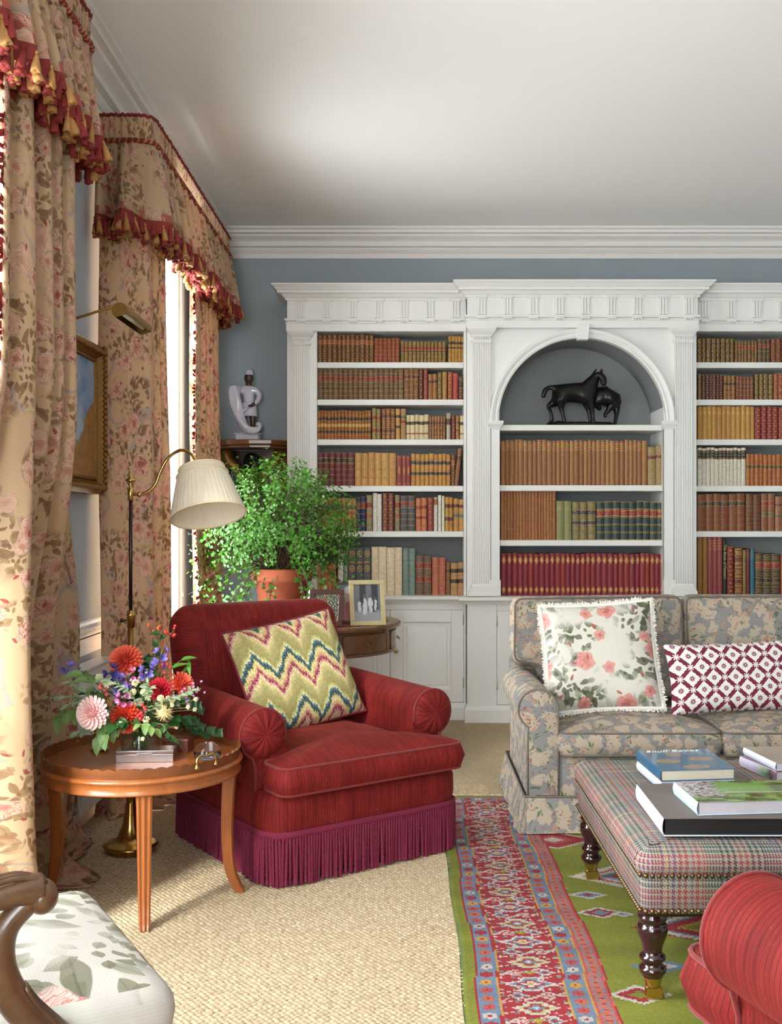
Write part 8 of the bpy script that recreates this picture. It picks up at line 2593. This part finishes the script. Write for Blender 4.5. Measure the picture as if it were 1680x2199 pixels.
# ------------------------------------------------------------------ books lying on the ottoman
def big_book(label, corners, z, t, cover, spine, pages, cover_t=0.003, hard=True):
    """corners: near-left, near-right, far-right, far-left plan points; spine along the left edge"""
    c = [Vector((p[0], p[1], 0)) for p in corners]; o = (c[0] + c[2]) / 2
    r = thing('book', label, 'book', (o.x, o.y, z)); q = [p - o for p in c]
    def slab(name, k, z0, z1, mat, par=None, bev=0.0015):
        mb = MB(); cc = [p * (1 - k) for p in q]
        mb.add([(p.x, p.y, z0) for p in cc] + [(p.x, p.y, z1) for p in cc], [(3, 2, 1, 0), (4, 5, 6, 7), (0, 1, 5, 4), (1, 2, 6, 5), (2, 3, 7, 6), (3, 0, 4, 7)], [[(0, 1), (1, 1), (1, 0), (0, 0)], [(0, 0), (1, 0), (1, 1), (0, 1)]] + [[(0, 0), (1, 0), (1, 1), (0, 1)]] * 4)
        return mb.build(name, mat, par or r, bevel=bev)
    slab('back_cover', 0, 0, cover_t, spine)
    slab('page_block', 0.022, cover_t, t - cover_t, pages, bev=0.001)
    fc = slab('front_cover', 0, t - cover_t, t, cover)
    mb = MB(); a, b = q[0], q[3]; n_ = Vector((-(b - a).y, (b - a).x, 0)).normalized(); n_ = n_ if n_.dot(a + b) > 0 else -n_
    mb.grid(lambda u, v: tuple(a.lerp(b, u) + n_ * 0.004 * sin(pi * v) + Vector((0, 0, cover_t * 0.5 + (t - cover_t) * v))), 1, 6, lambda u, v: (u, v)); mb.build('spine', spine, r, recalc=False)
    return r, fc, q, t
ZO = 0.4665
def op(px, py_, z):
    d = F * (CAMH - z) / (py_ - VPY); return ((px - VPX) / F * d, d)
def greenpic():
    m = Mat('garden_jacket_print'); u, v, _ = m.sep(m.uv()); uv = m.uv(); n = m.noise(uv, 6.0, 5.0)
    c = m.mix(n.step(0.42, 0.58), S(44, 66, 34), S(120, 156, 78)); lawn = (v - 0.35 - (n - 0.5) * 0.3).step(0.0, 0.05) * (v - 0.85).step(0.05, 0.0)
    c = m.mix(lawn * (u - 0.15).step(0, 0.1) * (u - 0.6).step(0.1, 0.0), c, S(104, 154, 62)); c = m.mix((u + (n - 0.5) * 0.25).step(0.34, 0.2) * (v - 0.2).step(0, 0.1), c, m.mix(m.noise(uv, 24.0, 3.0).step(0.4, 0.6), S(84, 70, 66), S(200, 190, 196)))
    c = m.mix((v + (u - 0.5) * 0.1 - 0.42).abs().step(0.035, 0.02) * (u - 0.25).step(0, 0.05), c, S(168, 164, 156)); m.set(c, 0.15, Coat_Weight=0.4); return m.mat
def bluepic():
    m = Mat('blue_jacket_print'); u, v, _ = m.sep(m.uv()); n = m.noise(m.uv(), 4.0, 3.0)
    c = m.mix(n, S(36, 88, 122), S(70, 122, 152))
    for (cx, cy, rx, ry) in ((0.42, 0.73, 0.11, 0.09), (0.24, 0.42, 0.16, 0.10), (0.72, 0.5, 0.17, 0.09), (0.52, 0.13, 0.18, 0.08)):
        q = (((u - cx) / rx).pow(2.0) + ((v - cy) / ry).pow(2.0)).sqrt()
        c = m.mix(q.step(1.03, 0.97), c, S(170, 132, 76)); c = m.mix(q.step(0.82, 0.76), c, m.mix(m.noise(m.uv(), 30.0, 3.0), S(108, 70, 48), S(176, 160, 130)))
    m.set(c, 0.15, Coat_Weight=0.5); return m.mat
BLUE, GREENP = bluepic(), greenpic()
WHITEBD = simple('white_book_boards', S(214, 220, 234), 0.35, var=0.03); TAUPE = simple('taupe_cloth', S(104, 94, 88), 0.7, var=0.08, scale=80); BLUEP = simple('blue_jacket_spine', S(44, 94, 128), 0.25, var=0.08)
def shift(c, dx, dy): return [(a + dx, b + dy) for a, b in c]
z1 = ZO; t1 = 0.03
cA = [op(1421, 1655, z1 + 0.07), op(1579, 1650, z1 + 0.07), op(1520, 1608, z1 + 0.07), op(1369, 1612, z1 + 0.07)]
big_book('white book lying under the blue one on the ottoman', cA, z1, 0.032, WHITEBD, WHITEBD, PAPERW)
rB, fc, q, t = big_book('blue jacketed book about snuff boxes, upper of its pile', cA, z1 + 0.0325, 0.038, BLUE, BLUEP, PAPER)
xax = (q[1] - q[0]).normalized(); yax = Vector((0, 0, 1)).cross(xax); yax = yax if yax.dot(q[3] - q[0]) > 0 else -yax
cen = (q[3] + q[2]) / 2 * 0.84 + (q[0] + q[3]) * 0.0 + xax * -0.012
Mt = Matrix(((xax.x, yax.x, 0, cen.x), (xax.y, yax.y, 0, cen.y), (0, 0, 1, t + 0.0006), (0, 0, 0, 1)))
WTXT = simple('cream_lettering', S(226, 222, 206), 0.5)
text_mesh('title_lettering', 'Snuff Boxes', 0.042, WTXT, rB, Mt, shear=0.35)
z2 = ZO + 0.001; tb = 0.052
cC = [op(1428, 1752, z2 + tb), op(1790, 1752, z2 + tb), op(1680, 1660, z2 + tb), op(1369, 1683, z2 + tb)]
cC = [op(1426, 1757, z2 + tb), op(1800, 1757, z2 + tb), op(1700, 1682, z2 + tb), op(1368, 1683, z2 + tb)]
big_book('large taupe book with black edges lying on the ottoman', cC, z2, tb, TAUPE, WHITEBD, BLACKPAPER)
z3 = z2 + tb + 0.0006; tc_ = 0.04
cD = [op(1500, 1722, z3 + tc_), op(1800, 1714, z3 + tc_), op(1720, 1674, z3 + tc_), op(1448, 1678, z3 + tc_)]
big_book('garden picture book on top of the large taupe book', cD, z3, tc_, GREENP, simple('pale_blue_spine', S(196, 214, 232), 0.3), PAPERW)
z4 = ZO; 
cE = [op(1668, 1656, z4 + 0.04), op(1830, 1650, z4 + 0.04), op(1760, 1612, z4 + 0.04), op(1590, 1622, z4 + 0.04)]
def pastel():
    m = Mat('pastel_flower_jacket'); u, v, _ = m.sep(m.uv()); n = m.noise(m.comb(u * 8.0, v * 2.0), 1.0, 3.0)
    c = m.ramp(u * 0.8 + n * 0.2, [(0.0, S(176, 128, 142)), (0.2, S(60, 52, 56)), (0.4, S(122, 146, 112)), (0.6, S(190, 174, 206)), (1.0, S(216, 212, 226))]); m.set(c, 0.25); return m.mat
PAST = pastel()
big_book('lilac and green jacketed book, lower of the farther pile', cE, z4, 0.038, PAST, PAST, PAPERW)
cF = [op(1668, 1636, z4 + 0.07), op(1830, 1632, z4 + 0.07), op(1760, 1598, z4 + 0.07), op(1598, 1602, z4 + 0.07)]
big_book('grey landscape book on the lilac one', cF, z4 + 0.0386, 0.028, simple('grey_landscape_print', S(150, 138, 122), 0.25, var=0.35, scale=6), WHITEBD, PAPERW)
